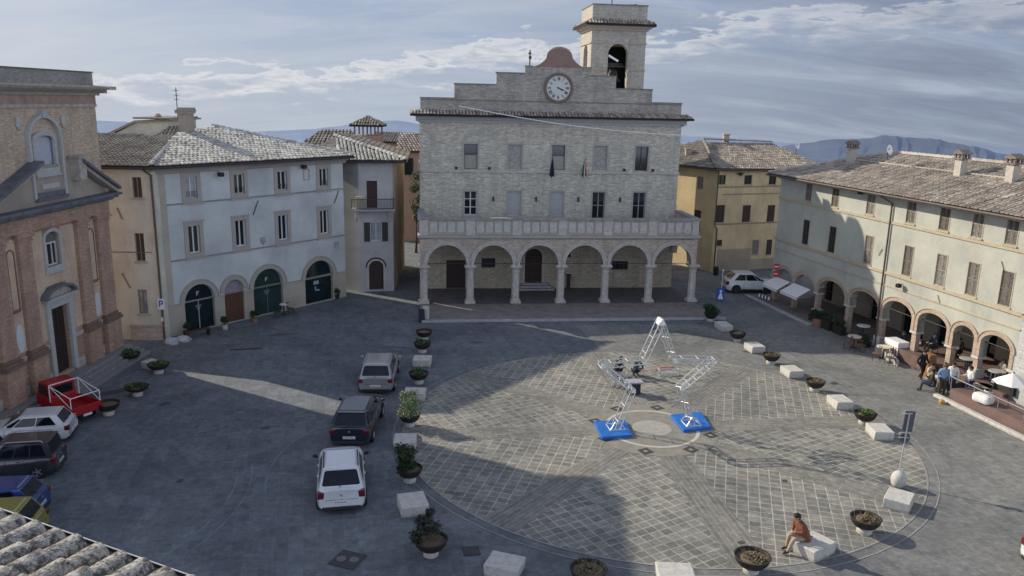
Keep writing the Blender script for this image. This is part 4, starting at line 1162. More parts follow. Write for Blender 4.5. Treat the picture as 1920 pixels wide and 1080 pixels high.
simple_house('low roof between the white building and the narrow house', [(a.x - 1.4, 66), (a.x + 3, 66), (a.x + 3, 72), (a.x - 1.4, 72)], 10.2, m_beige, T_grey,
    [[(a.x - 1.8, 65.5, 10.1), (a.x + 3.4, 65.5, 10.2), (a.x + 2.4, 69.5, 11.7), (a.x - .4, 69.5, 11.7)]])
a = dep(190, 262, 57.2); b = dep(257, 229, 57.2); c = dep(317, 226, 57.2)
h = simple_house('beige gabled house rising behind the corner building roof', [(a.x - 4, 57), (c.x, 57), (c.x, 62), (a.x - 4, 62)], 11.2, m_cream, T_brown, [])
mb = MB(); mb.prism([(a.x - 4, 10.6), (a.x, 10.6), (a.x, a.z - .12), (a.x - 4, 11.05)], 56.98, 62.0); mb.prism([(a.x, 10.6), (b.x, 10.6), (b.x, b.z - .03), (a.x, a.z - .12)], 56.98, 62.0); mb.prism([(b.x, 10.6), (c.x, 10.6), (c.x, c.z - .03), (b.x, b.z - .03)], 56.98, 62.0); part('gable_wall', mb, m_cream, h)
mb = MB()
mb.prism([(a.x - 4.3, 11.0), (a.x - .3, a.z - .1), (a.x - .3, a.z + .05), (a.x - 4.3, 11.15)], 56.8, 62.3)
mb.prism([(a.x - .3, a.z - .1), (b.x, b.z - .02), (b.x, b.z + .13), (a.x - .3, a.z + .05)], 56.8, 62.3)
mb.prism([(b.x, b.z - .02), (c.x + .3, c.z - .02), (c.x + .3, c.z + .1), (b.x, b.z + .13)], 56.8, 62.3)
for k in range(16):
    xx = b.x + (c.x - b.x) * k / 15; mb.box(xx - .06, xx + .06, 56.7, 62.3, c.z + .08, c.z + .2)
part('roof', mb, T_brown, h)
mb = MB(); tiles(mb, [tuple(dep(275, 264, 55.4)), tuple(dep(352, 260, 55.4)), tuple(dep(366, 236, 56.8)), tuple(dep(318, 232, 56.8))], seed=72); part('lower_roof', mb, T_brown, h)
mb = MB(); p = dep(297, 226, 58.5); mb.lathe([(.18, -.2), (.18, .25), (.28, .3), (.1, .5)], (p.x, p.y, p.z), 8); part('chimney', mb, m_brick, h)

# ================================================================== CHURCH
CSC = .953
CFm = Matrix.Translation((0, 0, HC)) @ Matrix.Scale(CSC, 4) @ Matrix.Translation((0, 0, -HC)) @ FR(-23.41, 38.74, 87.4)
K = thing('church', 'red brick church front with pilasters, broken pediment and tall attic', 'church', CFm)
RE = 6.25
mb = MB(); facade(mb, -14, RE, -.75, 7.9, [(.23, 1.75, .15, 3.75), (.5, 1.66, 5.85, 7.25, .35)], .35); mb.face([(RE, 0, -.75), (RE, 5, -.75), (RE, 5, 15), (RE, 0, 15)])
part('front_wall', mb, m_brick, K)
mb = MB(); facade(mb, -14, RE, 7.9, 14.6, [(-.2 + .55, 2.7 - .55, 10.75, 12.25, .3)], .3); part('upper_wall', mb, m_chbrown, K)
mb = MB(); mb.box(-14, RE, .5, .6, 0, 14.4); mb.box(-14, RE - .02, 5, 22, 0, 14.4); mb.box(RE - .6, RE - .02, .6, 5, 0, 14.4); part('nave', mb, m_chbrown, K)
mb = MB(); mb.face([(-14, 0, 14.59), (RE, 0, 14.59), (RE, 22, 14.59), (-14, 22, 14.59)]); part('roof', mb, T_brown, K)
# stucco fields between pilasters
mb = MB()
for a, b in ((-.72, .1), (1.9, 3.0), (-.72, 3.0)):
    pass
mb.box(-.72, .14, -.03, 0.0, 2.2, 7.75); mb.box(1.86, 3.02, -.03, 0.0, 2.2, 7.75); mb.box(.14, 1.86, -.03, 0.0, 4.9, 5.6); mb.box(.14, .38, -.03, 0, 5.6, 7.75); mb.box(1.8, 1.86, -.03, 0, 5.6, 7.75)
parts('stucco_field', mb, m_chplaster, K)
for a, b in ((4.02, 4.92), (-2.62, -1.75)):
    mb = MB(); mb.box(a, b, -.05, 0.0, 2.2, 7.7); f_ = part('niche_panel', mb, m_chplaster, K)
    c = (a + b) / 2
    mb = MB(); archring(mb, a + .2, b - .2, 6.9, .3, .05, -.09, -.05, legs=2.6); mb.box(a + .2, b - .2, -.09, -.05, 4.2, 4.28); mb.box(a + .15, b - .15, -.12, -.05, 4.28, 4.36)
    part('niche_moulding', mb, plain('moulding_brown', (.22, .13, .1), .85), f_)
    mb = MB(); mb.lathe([(.28, 0), (.28, .04)], (0, 0, 0), 24, True, Matrix.Translation((c, -.05, 2.95)) @ Matrix.Rotation(rad(90), 4, 'X') @ Matrix.Diagonal((1, 2.5, 1, 1))); part('oval_plaque', mb, plain('plaque_white', (.60, .62, .62), .8, var=.04), f_)
for a, b in ((3.06, 4.05), (4.95, 6.15), (-1.73, -.75), (-3.7, -2.65), (-7, -6), (-9.5, -8.5)):
    mb = MB(); mb.box(a, b, -.22, 0.0, 2.2, 7.45); pl = part('pilaster', mb, m_brick, K)
    mb = MB(); mb.box(a - .06, b + .06, -.28, 0, 7.45, 7.53); mb.box(a - .03, b + .03, -.25, 0, 7.53, 7.68); mb.box(a - .14, b + .14, -.36, 0, 7.68, 7.8); mb.box(a - .08, b + .08, -.3, 0, 7.8, 7.9); part('capital', mb, m_brick, pl)
    mb = MB(); mb.box(a - .1, b + .1, -.34, 0, .45, 1.75); mb.box(a - .12, b + .12, -.36, 0, 0, .45); part('pedestal', mb, m_brick, pl)
    mb = MB(); mb.box(a - .2, b + .2, -.44, 0, 1.75, 1.9); mb.box(a - .14, b + .14, -.38, 0, 1.9, 2.05); mb.box(a - .05, b + .05, -.27, 0, 2.05, 2.2); part('base_moulding', mb, plain('base_mould_brown', (.2, .13, .1), .9, var=.3), pl)
mb = MB()
for a, b in ((-14, -9.7), (-8.3, -7.2), (-5.8, -3.9), (-2.5, -1.9), (-.55, .0), (1.98, 2.86), (4.2, 4.8)): mb.box(a, b, -.12, 0, 1.75, 2.0); mb.box(a, b, -.08, 0, 0, .5)
parts('dado', mb, m_chstone, K)
# low church pavement edge
mb = MB(); mb.box(-14, RE + .4, -.75, .2, -.74, -.02); mb.box(-14, RE + .55, -1.0, -.75, -.74, -.20); mb.box(-14, RE + .7, -1.25, -1.0, -.74, -.37); mb.box(-14, RE + .85, -1.5, -1.25, -.74, -.53); solo('church_step', mb, plain('church_step_stone', (.24, .23, .22), .9, var=.25), None, None, M=CFm, kind='structure', bevel=.02)
# entablature
mb = MB(); mb.box(-14, RE + .05, -.25, 0, 7.9, 8.25); part('architrave', mb, m_brick, K)
mb = MB(); mb.box(-14, RE + .05, -.24, 0, 8.25, 8.6); part('frieze', mb, m_brick, K)
mb = MB(); mb.box(-14, RE + .25, -.42, 0, 8.6, 8.72); mb.box(-14, RE + .45, -.62, 0, 8.72, 8.86); mb.box(-14, RE + .6, -.78, 0, 8.86, 9.0); part('cornice', mb, m_chdark, K)
# broken pediment
def rake(x0, z0, x1, z1, nm='raking_cornice'):
    mb = MB(); L = math.hypot(x1 - x0, z1 - z0); an = math.atan2(z1 - z0, x1 - x0)
    Mx = Matrix.Translation((x0, 0, z0)) @ Matrix.Rotation(-an, 4, 'Y')
    mb.box(0, L, -.55, 0, -.02, .16, Mx); r_ = part(nm, mb, m_chstone, K)
    mb = MB(); mb.box(-.05, L + .04, -.78, 0, .16, .34, Mx); part('raking_top', mb, m_chdark, r_)
rake(RE + .55, 9.05, 3.5, 10.85) if False else None
mbp = MB(); mbp.box(0, 1, 0, 1, 0, 1)
def rake2(x0, z0, x1, z1):
    th = .2
    mb = MB(); mb.prism([(x0, z0), (x1, z1), (x1, z1 + th), (x0, z0 + th)], -.55, 0); r_ = part('raking_cornice', mb, m_chstone, K)
    mb = MB(); mb.prism([(x0, z0 + th), (x1, z1 + th), (x1, z1 + th + .16), (x0, z0 + th + .16)], -.75, 0); part('raking_top', mb, m_chdark, r_)
rake2(RE + .6, 8.95, 3.5, 10.7)
rake2(-4.5, 8.2 + .75, .1, 10.85)
mb = MB(); mb.box(3.2, 3.85, -.6, 0, 10.0, 11.15); mb.box(3.1, 3.95, -.7, 0, 11.15, 11.25); part('pediment_block', mb, m_chstone, K)
mb = MB(); mb.prism([(-4.2, 9.0), (RE + .3, 9.0), (3.4, 10.7), (2.75, 10.9), (-.3, 10.9)], -.12, 0); part('tympanum', mb, plaster('tympanum_plaster', (.38, .33, .27), (.22, .2, .17), .6, .12), K)
# big niche window above
mb = MB(); archring(mb, .1, 2.45, 12.2, 1.0, .17, -.22, .0, legs=2.9); mb.box(1.1, 1.45, -.3, 0, 13.2, 13.55); part('niche_frame', mb, m_chframe, K)
mb = MB(); archring(mb, .55, 2.05, 12.1, .25, .22, -.12, .02, legs=1.4); mb.box(.35, 2.25, -.14, .02, 10.45, 10.75); mb.box(.3, 2.3, -.2, 0, 10.35, 10.45); part('window_surround', mb, m_chframe, K)
mb = MB(); archfill(mb, .45, 2.15, 10.7, 12.1, .35, .1); part('window', mb, plain('window_pale', (.42, .46, .52), .3, var=.1, spec=.7), K)  # pale blue reflection put into the glass base colour
mb = MB(); mb.box(.6, 2.0, -.2, -.12, 9.75, 10.0); part('inscription_tablet', mb, m_chframe, K)
mb = MB(); mb.box(.0, 2.55, -.3, -.12, 9.2, 9.35); mb.box(.1, 2.45, -.18, 0, 9.35, 9.6); part('niche_ledge', mb, m_chdark, K)
for u in (-.45, 3.1):
    mb = MB(); mb.ball((u, -.05, 13.0), .2, .1, .33, 10, 6); part('stucco_boss', mb, m_chframe, K)
for u in (3.75,):
    mb = MB(); mb.box(u, u + .06, -.02, 0, 9.6, 13.7); part('wall_joint', mb, m_chstone, K)
# attic
mb = MB(); mb.box(-14, RE + .03, -.08, 0, 13.7, 13.85); part('attic_band', mb, m_chstone, K)
mb = MB(); mb.box(-14, RE + .02, -.05, 0, 13.85, 14.3); part('attic_frieze', mb, plain('attic_frieze_tan', (.36, .26, .20), .9, var=.25, scale=2), K)
mb = MB()
mb.prism([(0, 14.3), (-.15, 14.3), (-.25, 14.42), (-.5, 14.52), (-.75, 14.62), (-.85, 14.72), (-.85, 14.8), (0, 14.85)], -14, RE, 'x'); mb.box(RE, RE + .8, -.85, 5.5, 14.62, 14.8); mb.box(RE, RE + .45, -.5, 5.2, 14.42, 14.62); mb.box(RE, RE + .2, -.2, 5, 14.3, 14.42)
part('main_cornice', mb, m_chstone, K)
mb = MB(); mb.box(-14, RE, -.0, .5, 14.85, 15.5); mb.box(RE - .5, RE - .01, .5, 5, 14.85, 15.5); part('attic_parapet', mb, masonry('parapet_dark', (.36, .33, .29), (.27, .25, .22), (.33, .31, .28), .3, .08, .012, (.12, .12, .12), .5), K)
mb = MB(); mb.box(-14, RE + .05, -.05, .55, 15.502, 15.56); part('parapet_coping', mb, plain('moss_coping', (.13, .14, .08), .95, var=.4), K)
# church door
mb = MB(); mb.box(.23, 1.75, .2, .28, .15, 3.75); dd = part('door', mb, m_dkwood, K)
mb = MB()
for q in (.35, .72, 1.08, 1.42):
    for z in (.4, 1.1, 1.8, 2.5, 3.1): mb.box(q, q + .24, .18, .2, z, z + .5)
part('door_panel', mb, MATS['dark_wood'], dd)
mb = MB(); mb.box(-.08, .23, -.18, .0, .15, 3.95); mb.box(1.75, 2.06, -.18, .0, .15, 3.95); mb.box(.23, 1.75, -.18, .0, 3.75, 3.95); mb.box(-.1, 2.08, -.22, 0, 3.95, 4.2); mb.box(-.25, 2.2, -.4, 0, 4.2, 4.32)
part('door_surround', mb, m_chframe, K, bevel=.01)
mb = MB(); archring(mb, -.2, 2.15, 4.32, .45, .14, -.42, 0); part('door_pediment', mb, m_chdark, K)
mb = MB(); archfill(mb, -.15, 2.1, 4.32, 4.33, .42, -.14); part('pediment_field', mb, m_chstone, K)
# arched window
mb = MB(); archring(mb, .5, 1.66, 7.25, .35, .17, -.1, .02, legs=1.4); mb.box(.3, 1.86, -.12, .02, 5.5, 5.85); part('window_surround', mb, m_chframe, K)
mb = MB(); archfill(mb, .5, 1.66, 5.85, 7.25, .35, .22); wd_ = part('window', mb, m_glass, K)
mb = MB(); mb.box(.5, 1.66, .14, .2, 6.95, 7.03); mb.box(.84, .9, .14, .2, 5.85, 6.95); mb.box(1.26, 1.32, .14, .2, 5.85, 6.95); mb.box(.5, 1.66, .14, .2, 5.85, 5.92); mb.box(.5, .56, .14, .2, 5.9, 6.95); mb.box(1.6, 1.66, .14, .2, 5.9, 6.95); part('window_frame', mb, m_framew, wd_)
mb = MB(); mb.box(.55, 1.6, .15, .2, 7.05, 7.5); part('window_blind', mb, plain('blind_grey', (.15, .15, .14), .8), wd_)

# ================================================================== YELLOW HOUSE
YF = FR(17.66, 69.9, 20); YI = YF.inverted()
Y = thing('yellow_house', 'ochre yellow house with small dark shutters behind the white crossover', 'house', YF)
yo = [(-.0 + .03, .82, 7.8, 8.6), (2.75, 3.55, 7.75, 8.55), (5.35, 6.15, 7.7, 8.5), (.12, .98, 4.45, 5.98), (2.85, 3.7, 4.4, 5.9), (5.5, 6.3, 4.35, 5.85), (.42, .98, 2.34, 2.87), (4.2, 4.9, 1.4, 2.72), (5.75, 6.35, 1.3, 2.7)]
mb = MB(); facade(mb, 0 - .0, 8.6, 0, 9.1, [o for o in yo if o[0] > .01], .2); part('front_wall', mb, m_yellow, Y)
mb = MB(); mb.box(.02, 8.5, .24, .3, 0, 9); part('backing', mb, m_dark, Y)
YL = FR(17.66, 69.9, -55) @ Matrix.Translation((-7, 0, 0))
mb = MB(); facade(mb, 0, 7, -1, 9.1, [(1.6, 2.3, 7.2, 8.3), (4.7, 5.4, 7.2, 8.3), (1.6, 2.4, 3.6, 5.4), (4.6, 5.4, 3.4, 5.3)], .2); wpart('side_wall', mb, plaster('yellow_side', (.60, .48, .28), (.35, .28, .18), .35), Y, YL)
for o in ((1.6, 2.3, 7.2, 8.3), (4.7, 5.4, 7.2, 8.3), (1.6, 2.4, 3.6, 5.4), (4.6, 5.4, 3.4, 5.3)):
    mb = MB(); mb.box(o[0], o[1], .05, .1, o[2], o[3])
    for k in range(8): mb.box(o[0] + .05, o[1] - .05, .035, .05, o[2] + .05 + k * (o[3] - o[2]) / 8.2, o[2] + .1 + k * (o[3] - o[2]) / 8.2)
    wpart('shutter', mb, m_shut if o[2] > 6 else m_shutb, Y, YL)
for i, o in enumerate(yo):
    if i in (0, 1, 2):
        window(Y, *o, .1, m_framed, m_glass, 1, 0, .05)
    else:
        mb = MB(); mb.box(o[0], o[1], .04, .1, o[2], o[3]); n = int((o[3] - o[2]) / .12)
        for k in range(n): mb.box(o[0] + .04, o[1] - .04, .025, .04, o[2] + .05 + k * .12, o[2] + .1 + k * .12)
        part('shutter', mb, m_shutb if i != 7 else m_shut, Y)
    mb = MB(); mb.box(o[0] - .1, o[1] + .1, -.05, .0, o[2] - .08, o[2]); part('window_sill', mb, m_band, Y)
mb = MB()
for z in (7.55, 4.28, 9.0): mb.box(0, 8.6, -.05, .0, z - .05, z + .05)
mb.box(.6, 8.6, -.03, 0, 6.85, 6.95); parts('string_course', mb, plain('string_tan', (.33, .26, .17), .85), Y)
mb = MB(); mb.tube([(-.02, -.12, 9.0), (-.02, -.12, 4.2), (.25, -.12, 3.9), (.25, -.12, .1)], .06, 6); part('downpipe', mb, m_pipe, Y)
mb = MB(); mb.box(.6, 4.1, -.04, 0, 0, 2.0); mb.box(4.1, 8.6, -.03, 0, 0, 1.0); part('patched_base', mb, plaster('patch_plaster', (.42, .34, .25), (.3, .2, .15), .5), Y)
mb = MB(); mb.box(2.1, 2.3, -.3, -.05, 8.55, 8.75); mb.box(1.9, 2.5, -.25, -.15, 8.7, 8.8); part('lamp', mb, m_black, Y)
F1 = YF @ Vector((-.55, -.5, 9.2)); F2 = YF @ Vector((11.5, -.5, 9.0)); F3 = dep(1442, 277, 79); F4 = dep(1368, 264, 77)
Sd = F1 + (YL.to_3x3() @ Vector((-7.5, 0, 0))); Sr = dep(1275, 262, 84)
mb = MB(); tiles(mb, [tuple(F1), tuple(F2), tuple(YF @ Vector((9.5, 5.5, 11.0))), tuple(YF @ Vector((1.8, 5.5, 11.3)))], seed=81); part('front_roof', mb, T_brown, Y, YI)
mb = MB(); tiles(mb, [tuple(Sd), tuple(F1), tuple(YF @ Vector((1.8, 5.5, 11.3))), tuple(YF @ Vector((-2.5, 9, 11.6)))], seed=82); part('side_roof', mb, T_grey, Y, YI)
mb = MB(); F4 = YF @ Vector((1.8, 5.5, 11.3)); ridgecap(mb, F1 + Vector((0, 0, .05)), F4 + Vector((0, 0, .1)), .14); ridgecap(mb, F4 + Vector((0, 0, .05)), YF @ Vector((9.5, 5.5, 11.1)), .14); part('ridge', mb, T_grey, Y, YI)
mb = MB(); mb.tube([Sd - Vector((0, 0, .1)), F1 - Vector((0, 0, .12)), F2 - Vector((0, 0, .12))], .09, 6); part('gutter', mb, m_pipe, Y, YI)
for px, py, y, lb in ((1361, 263, 77, 0), (1466, 290, 78.5, 1), (1290, 290, 74, 2)):
    p = dep(px, py, y); mb = MB(); mb.box(p.x - .25, p.x + .25, p.y - .25, p.y + .25, p.z - .8, p.z + .5); mb.box(p.x - .32, p.x + .32, p.y - .32, p.y + .32, p.z + .5, p.z + .6); part('chimney', mb, plain('chimney_buff', (.42, .34, .28), .9, var=.2), Y, YI)
def dish(px, py, y, label, s=.5, mast=1.2):
    p = dep(px, py, y)
    d = thing('satellite_dish', label, 'satellite dish', Matrix.Translation(p))
    mb = MB(); mb.lathe([(.02, .0), (s * .5, .05 * s), (s * .85, .17 * s), (s, .28 * s), (s * .97, .26 * s), (s * .5, .02 * s)], (0, 0, 0), 18, False, Matrix.Rotation(rad(75), 4, 'X') @ Matrix.Rotation(rad(35), 4, 'Y'))
    part('reflector', mb, m_whitep, d)
    mb = MB(); mb.tube([(0, .05, -mast), (0, .05, 0), (-.05, -.3, .1)], .03, 5); part('mast', mb, m_iron, d)
    return d
dish(1494, 273, 76, 'white satellite dish on the yellow house roof', .33, .8)
dish(1666, 281, 52, 'white satellite dish beside the tall chimney of the pale green building', .32, .6)

# ================================================================== LONG PALE GREEN BUILDING
RF = FR(22.6, 48.5, -77); RI = RF.inverted()
P = thing('arcade_building', 'long pale green building with brick café arcade and grey louvred shutters', 'building', RF)
TC = [-8.2, -5.1, -1.45, 2.2, 4.85, 7.2, 9.4, 11.8, 14.2]; MC = [-8.05, -4.95, -1.15, 2.45, 5.1, 7.4, 9.6, 12, 14.4]
LEFT = -11.9; RIGHT = 20
arc = [(-11.25, -9.1, 2.0, .72), (-8.75, -6.3, 2.1, .72), (-5.8, -2.85, 2.25, .85), (-2.3, .45, 2.42, .75), (.95, 3.45, 2.6, .72), (3.95, 6.2, 2.7, .64), (6.7, 8.15, 2.75, .55), (8.6, 10.5, 2.75, .62)]
def sw(i): return .36 if i < 3 else .34
wo = [(c - .36, c + .36, 8.05, 9.42) for c in TC] + [(c - .37, c + .37, 4.97, 6.72) for c in MC]
mb = MB(); facade(mb, LEFT, 10.85, 3.5, 9.6, [o for o in wo if o[1] < 10.8], .22)
facade(mb, LEFT, 10.85, 1.9, 3.5, [(a, b, 1.9, z, r) for a, b, z, r in arc], .45)
part('front_wall', mb, m_green, P)
mb = MB(); facade(mb, 10.85, RIGHT, 0, 9.6, [o for o in wo if o[0] > 10.9], .22); part('front_wall', mb, masonry('rusticated_white', (.50, .51, .50), (.45, .46, .45), (.40, .40, .40), 3.0, .45, .015, (.45, .45, .43), .25), P)
mb = MB()
for a, b in ((LEFT, 0), (RIGHT, 0)):
    mb.face([(a, 0, 3.3), (a, 10, 3.3), (a, 10, 9.6), (a, 0, 9.6)])
mb.face([(LEFT, 10, 0), (RIGHT, 10, 0), (RIGHT, 10, 9.6), (LEFT, 10, 9.6)]); mb.face([(LEFT, 4, 0), (LEFT, 10, 0), (LEFT, 10, 3.3), (LEFT, 4, 3.3)])
part('side_wall', mb, m_green, P)
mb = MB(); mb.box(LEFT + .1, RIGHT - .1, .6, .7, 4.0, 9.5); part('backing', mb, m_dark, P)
mb = MB(); mb.box(LEFT, 10.85, .45, 4.0, 3.5, 3.6); part('arcade_ceiling', mb, m_grayp, P)
mb = MB(); facade(mb, LEFT, 10.85, 0, 3.5, [(-10.6, -9.6, .2, 2.4), (-8.2, -7.2, .1, 2.4), (-5.2, -3.3, .1, 2.3, .5), (-1.9, .1, .1, 2.4, .4), (1.3, 3.1, .1, 2.5, .4), (4.4, 5.8, .1, 2.5, .3), (7.0, 7.9, .1, 2.5, .2), (8.9, 10.2, .1, 2.5, .3)], .25, 3.8)
part('arcade_back_wall', mb, plaster('arcade_inner', (.36, .32, .24), (.2, .17, .14), .4), P)
for a, b, z, r in ((-10.6, -9.6, 2.4, 0), (-8.2, -7.2, 2.4, 0), (-5.2, -3.3, 2.3, .5), (-1.9, .1, 2.4, .4), (1.3, 3.1, 2.5, .4), (4.4, 5.8, 2.5, .3), (7.0, 7.9, 2.5, .2), (8.9, 10.2, 2.5, .3)):
    mb = MB(); archfill(mb, a, b, .1, z, r + .001, 3.98); s_ = part('shop_front', mb, m_glass, P)
    mb = MB(); mb.box((a + b) / 2 - .03, (a + b) / 2 + .03, 3.9, 3.97, .1, z + r * .9); mb.box(a, b, 3.9, 3.97, 2.1, 2.17); part('glazing_bar', mb, m_wood, s_)
PX = [-11.58, -8.92, -6.05, -2.57, .7, 3.7, 6.45, 8.37, 10.67]
for i, x in enumerate(PX):
    z = arc[min(i, 7)][2] if i < 8 else 2.75
    wd = [.30, .17, .17, .19, .2, .18, .17, .15, .15][i]
    mb = MB(); mb.box(x - wd, x + wd, .06, .36, .0, 1.86)
    pr = part('pier', mb, m_piers if i < 8 else m_piers, P)
    mb = MB(); mb.box(x - wd - .09, x + wd + .09, -.06, .48, 1.8, 1.93); part('capital', mb, m_stone2, pr, bevel=.015)
    if i in (2, 4, 7):
        mb = MB(); mb.box(x - wd - .1, x + wd + .1, -.08, .52, 0, .75 if i != 7 else 1.25); part('base', mb, m_stone2, pr, bevel=.03)
for i, (a, b, z, r) in enumerate(arc):
    mb = MB(); archring(mb, a, b, z, r, .22, -.04, .44, legs=z - 1.88); part('archivolt', mb, m_piers, P)
    mb = MB(); archring(mb, a - .22, b + .22, z, r + .22, .06, -.08, .0); part('hood_mould', mb, m_band, P)
mb = MB()
for a, b, z, r in arc[2:]: mb.tube([(a, .2, z + .05), (b, .2, z + .05)], .02, 5)
parts('tie_rod', mb, m_iron, P)
mb = MB()
mb.box(LEFT - .02, 10.85, -.07, 0, 7.78, 7.93); mb.box(LEFT - .02, 10.85, -.09, 0, 4.72, 4.88); mb.box(LEFT - .02, 10.85, -.05, 0, 4.0, 4.07)
mb.box(10.85, RIGHT, -.1, 0, 7.7, 7.9); mb.box(10.85, RIGHT, -.1, 0, 4.6, 4.8)
parts('string_course', mb, m_band, P)
for cs, a0, a1 in ((TC, 8.05, 9.42), (MC, 4.97, 6.72)):
    for i, c in enumerate(cs):
        h = .36 if cs is TC else .37
        if i > 6:
            continue
        shutters(P, c - h, c + h, a0, a1, .03, m_shutd if (cs is MC and i < 2) else (m_shut, m_shut_b, m_shut_c)[(i * 5 + (cs is MC) * 2) % 3])
        mb = MB()
        t = .055; mb.box(c - h - t, c - h, -.02, .03, a0 - .02, a1 + t); mb.box(c + h, c + h + t, -.02, .03, a0 - .02, a1 + t); mb.box(c - h, c + h, -.02, .03, a1, a1 + t); mb.box(c - h - .1, c + h + .1, -.08, .02, a0 - .1, a0 - .02)
        part('window_surround', mb, m_band, P)
mb = MB(); mb.prism([(0, 9.25), (0, 9.62), (-.75, 9.62), (-.7, 9.5), (-.2, 9.45)], LEFT - .3, RIGHT, 'x'); part('eave_soffit', mb, plaster('soffit_grey', (.42, .42, .38), (.3, .3, .28), .3), P)
ev = -.85
hipx = LEFT + 5.2
mb = MB(); tiles(mb, [(LEFT - .6, ev, 9.62), (RIGHT, ev, 9.62), (RIGHT, 5.2, 11.5), (hipx, 5.2, 11.5)], seed=91, sp=.27, ln=.46, jit=.03)
part('front_roof', mb, T_brown, P)
mb = MB(); tiles(mb, [(LEFT - .6, 11, 9.62), (LEFT - .6, ev, 9.62), (hipx, 5.2, 11.5)], seed=92); tiles(mb, [(RIGHT, 11, 9.62), (LEFT - .6, 11, 9.62), (hipx, 5.2, 11.5), (RIGHT, 5.2, 11.5)], seed=93, sp=.3, ln=.6); part('back_roof', mb, T_brown, P)
mb = MB(); ridgecap(mb, Vector((hipx, 5.2, 11.55)), Vector((RIGHT, 5.2, 11.55)), .15); ridgecap(mb, Vector((LEFT - .5, ev + .1, 9.66)), Vector((hipx, 5.2, 11.55)), .14)
ridgecap(mb, Vector((-8.3, 3.1, 10.95)), Vector((10.5, 3.1, 10.93)), .06); part('ridge', mb, tilemat('ridge_pale', [(.38, .32, .26), (.5, .45, .38), (.42, .36, .3)]), P)
mb = MB(); mb.tube([(LEFT - .6, ev - .05, 9.52), (RIGHT, ev - .05, 9.52)], .07, 6); mb.tube([(.4, ev, 9.45), (.62, -.1, 9.0), (.62, -.1, 3.1), (.7, -.08, .1)], .055, 8); part('downpipe', mb, m_pipe, P)
for px, py, yl, h in ((1597, 300, 2.7, 1.25), (1801, 326, 2.7, 1.3), (1897, 345, 2.7, 1.35)):
    # position on the roof slope
    d = ray(px, py); n2 = Vector((math.cos(rad(13)), math.sin(rad(13)), 0)); o2 = RF @ Vector((0, 2.9, 0))
    t = (o2 - Vector((0, 0, HC))).dot(n2) / d.dot(n2); p = RI @ (Vector((0, 0, HC)) + d * t)
    mb = MB(); mb.box(p.x - .25, p.x + .25, 2.62, 3.08, 10.3, 11.7); c_ = part('chimney', mb, plain('chimney_pale', (.46, .42, .36), .9, var=.15), P)
    mb = MB(); mb.box(p.x - .38, p.x + .38, 2.52, 3.18, 11.75, 11.83)
    for u in (-.28, -.02, .24): mb.box(p.x + u, p.x + u + .08, 2.58, 2.68, 11.83, 12.05); mb.box(p.x + u, p.x + u + .08, 3.02, 3.12, 11.83, 12.05)
    mb.box(p.x - .4, p.x + .4, 2.5, 3.2, 12.05, 12.12); mb.prism([(p.x - .4, 12.12), (p.x + .4, 12.12), (p.x, 12.32)], 2.5, 3.2); part('chimney_cap', mb, plain('cap_brick', (.20, .16, .13), .9, var=.3), c_)
for u, z in ((2.3, 4.35), (-2.0 - .2, 9.35)):
    mb = MB(); mb.box(u - .12, u + .12, -.4, -.15, z - .12, z + .1); mb.tube([(u, -.15, z), (u, 0, z + .1)], .02, 4); part('floodlight', mb, m_black, P)
mb = MB()
for x, z, s in ((0.05, 5.9, -1), (5.3, 4.2, 1), (9.2, 6.9, 1)): mb.tube([(x - .12 * s, -.04, z + .25), (x + .15 * s, -.04, z - .22)], .018, 5)
parts('wall_anchor', mb, m_iron, P)
# awnings over the first two arches
for a, b, z in ((-11.2, -9.2, 1.95), (-8.7, -6.6, 2.0)):
    aw = thing('awning', 'white fabric awning over the ' + ('first' if a < -11 else 'second') + ' arch from the alley end of the arcade', 'awning', RF, 'awnings over the arcade end')
    mb = MB(); mb.face([(a, -.1, z), (b, -.1, z), (b + .05, -1.15, z - .55), (a - .05, -1.15, z - .55)]); mb.face([(a - .05, -1.15, z - .55), (b + .05, -1.15, z - .55), (b + .05, -1.16, z - .72), (a - .05, -1.16, z - .72)])
    part('canopy', mb, m_cloth, aw)
    mb = MB(); mb.tube([(a, -.05, z - .5), (a - .05, -1.12, z - .58)], .02, 4); mb.tube([(b, -.05, z - .5), (b + .05, -1.12, z - .58)], .02, 4); mb.tube([(a - .05, -1.15, z - .57), (b + .05, -1.15, z - .57)], .025, 5); part('arm', mb, m_steel, aw)
# kerb and raised café deck
mb = MB(); mb.box(-13, -4.4, -1.55, -1.2, .02, .16); solo('arcade_kerb', mb, m_step, None, None, M=RF, kind='structure', bevel=.02)
mb = MB(); mb.box(-13, -4.4, -1.2, 3.8, .02, .13); mb.box(-4.4, 3.0, -.1, 3.8, .02, .13); solo('arcade_pavement', mb, plain('arcade_floor', (.20, .17, .15), .88, var=.25, scale=2), None, None, M=RF, kind='structure')
mb = MB(); mb.box(3.0, 10.9, -.45, 3.8, .02, .75); D_ = solo('cafe_terrace', mb, plain('terrace_brown', (.15, .10, .085), .85, var=.25, scale=3), None, None, M=RF, kind='structure', bevel=.02)
mb = MB(); mb.box(9.4, 20, -2.2, -.5, .02, .62); solo('cafe_ramp', mb, plain('terrace_maroon', (.17, .11, .10), .85, var=.15, scale=2), None, None, M=RF, kind='structure')
mb = MB(); mb.box(8.9, 20, -2.75, -2.45, .02, .2); solo('ramp_kerb', mb, m_stone2, None, None, M=RF, kind='structure', bevel=.03)
mb = MB(); mb.tube([(9.3, -2.2, 1.25), (16, -2.2, 1.2)], .03, 8)
for k in range(5): mb.tube([(9.4 + k * 1.5, -2.2, .6), (9.4 + k * 1.5, -2.2, 1.24)], .02, 6)
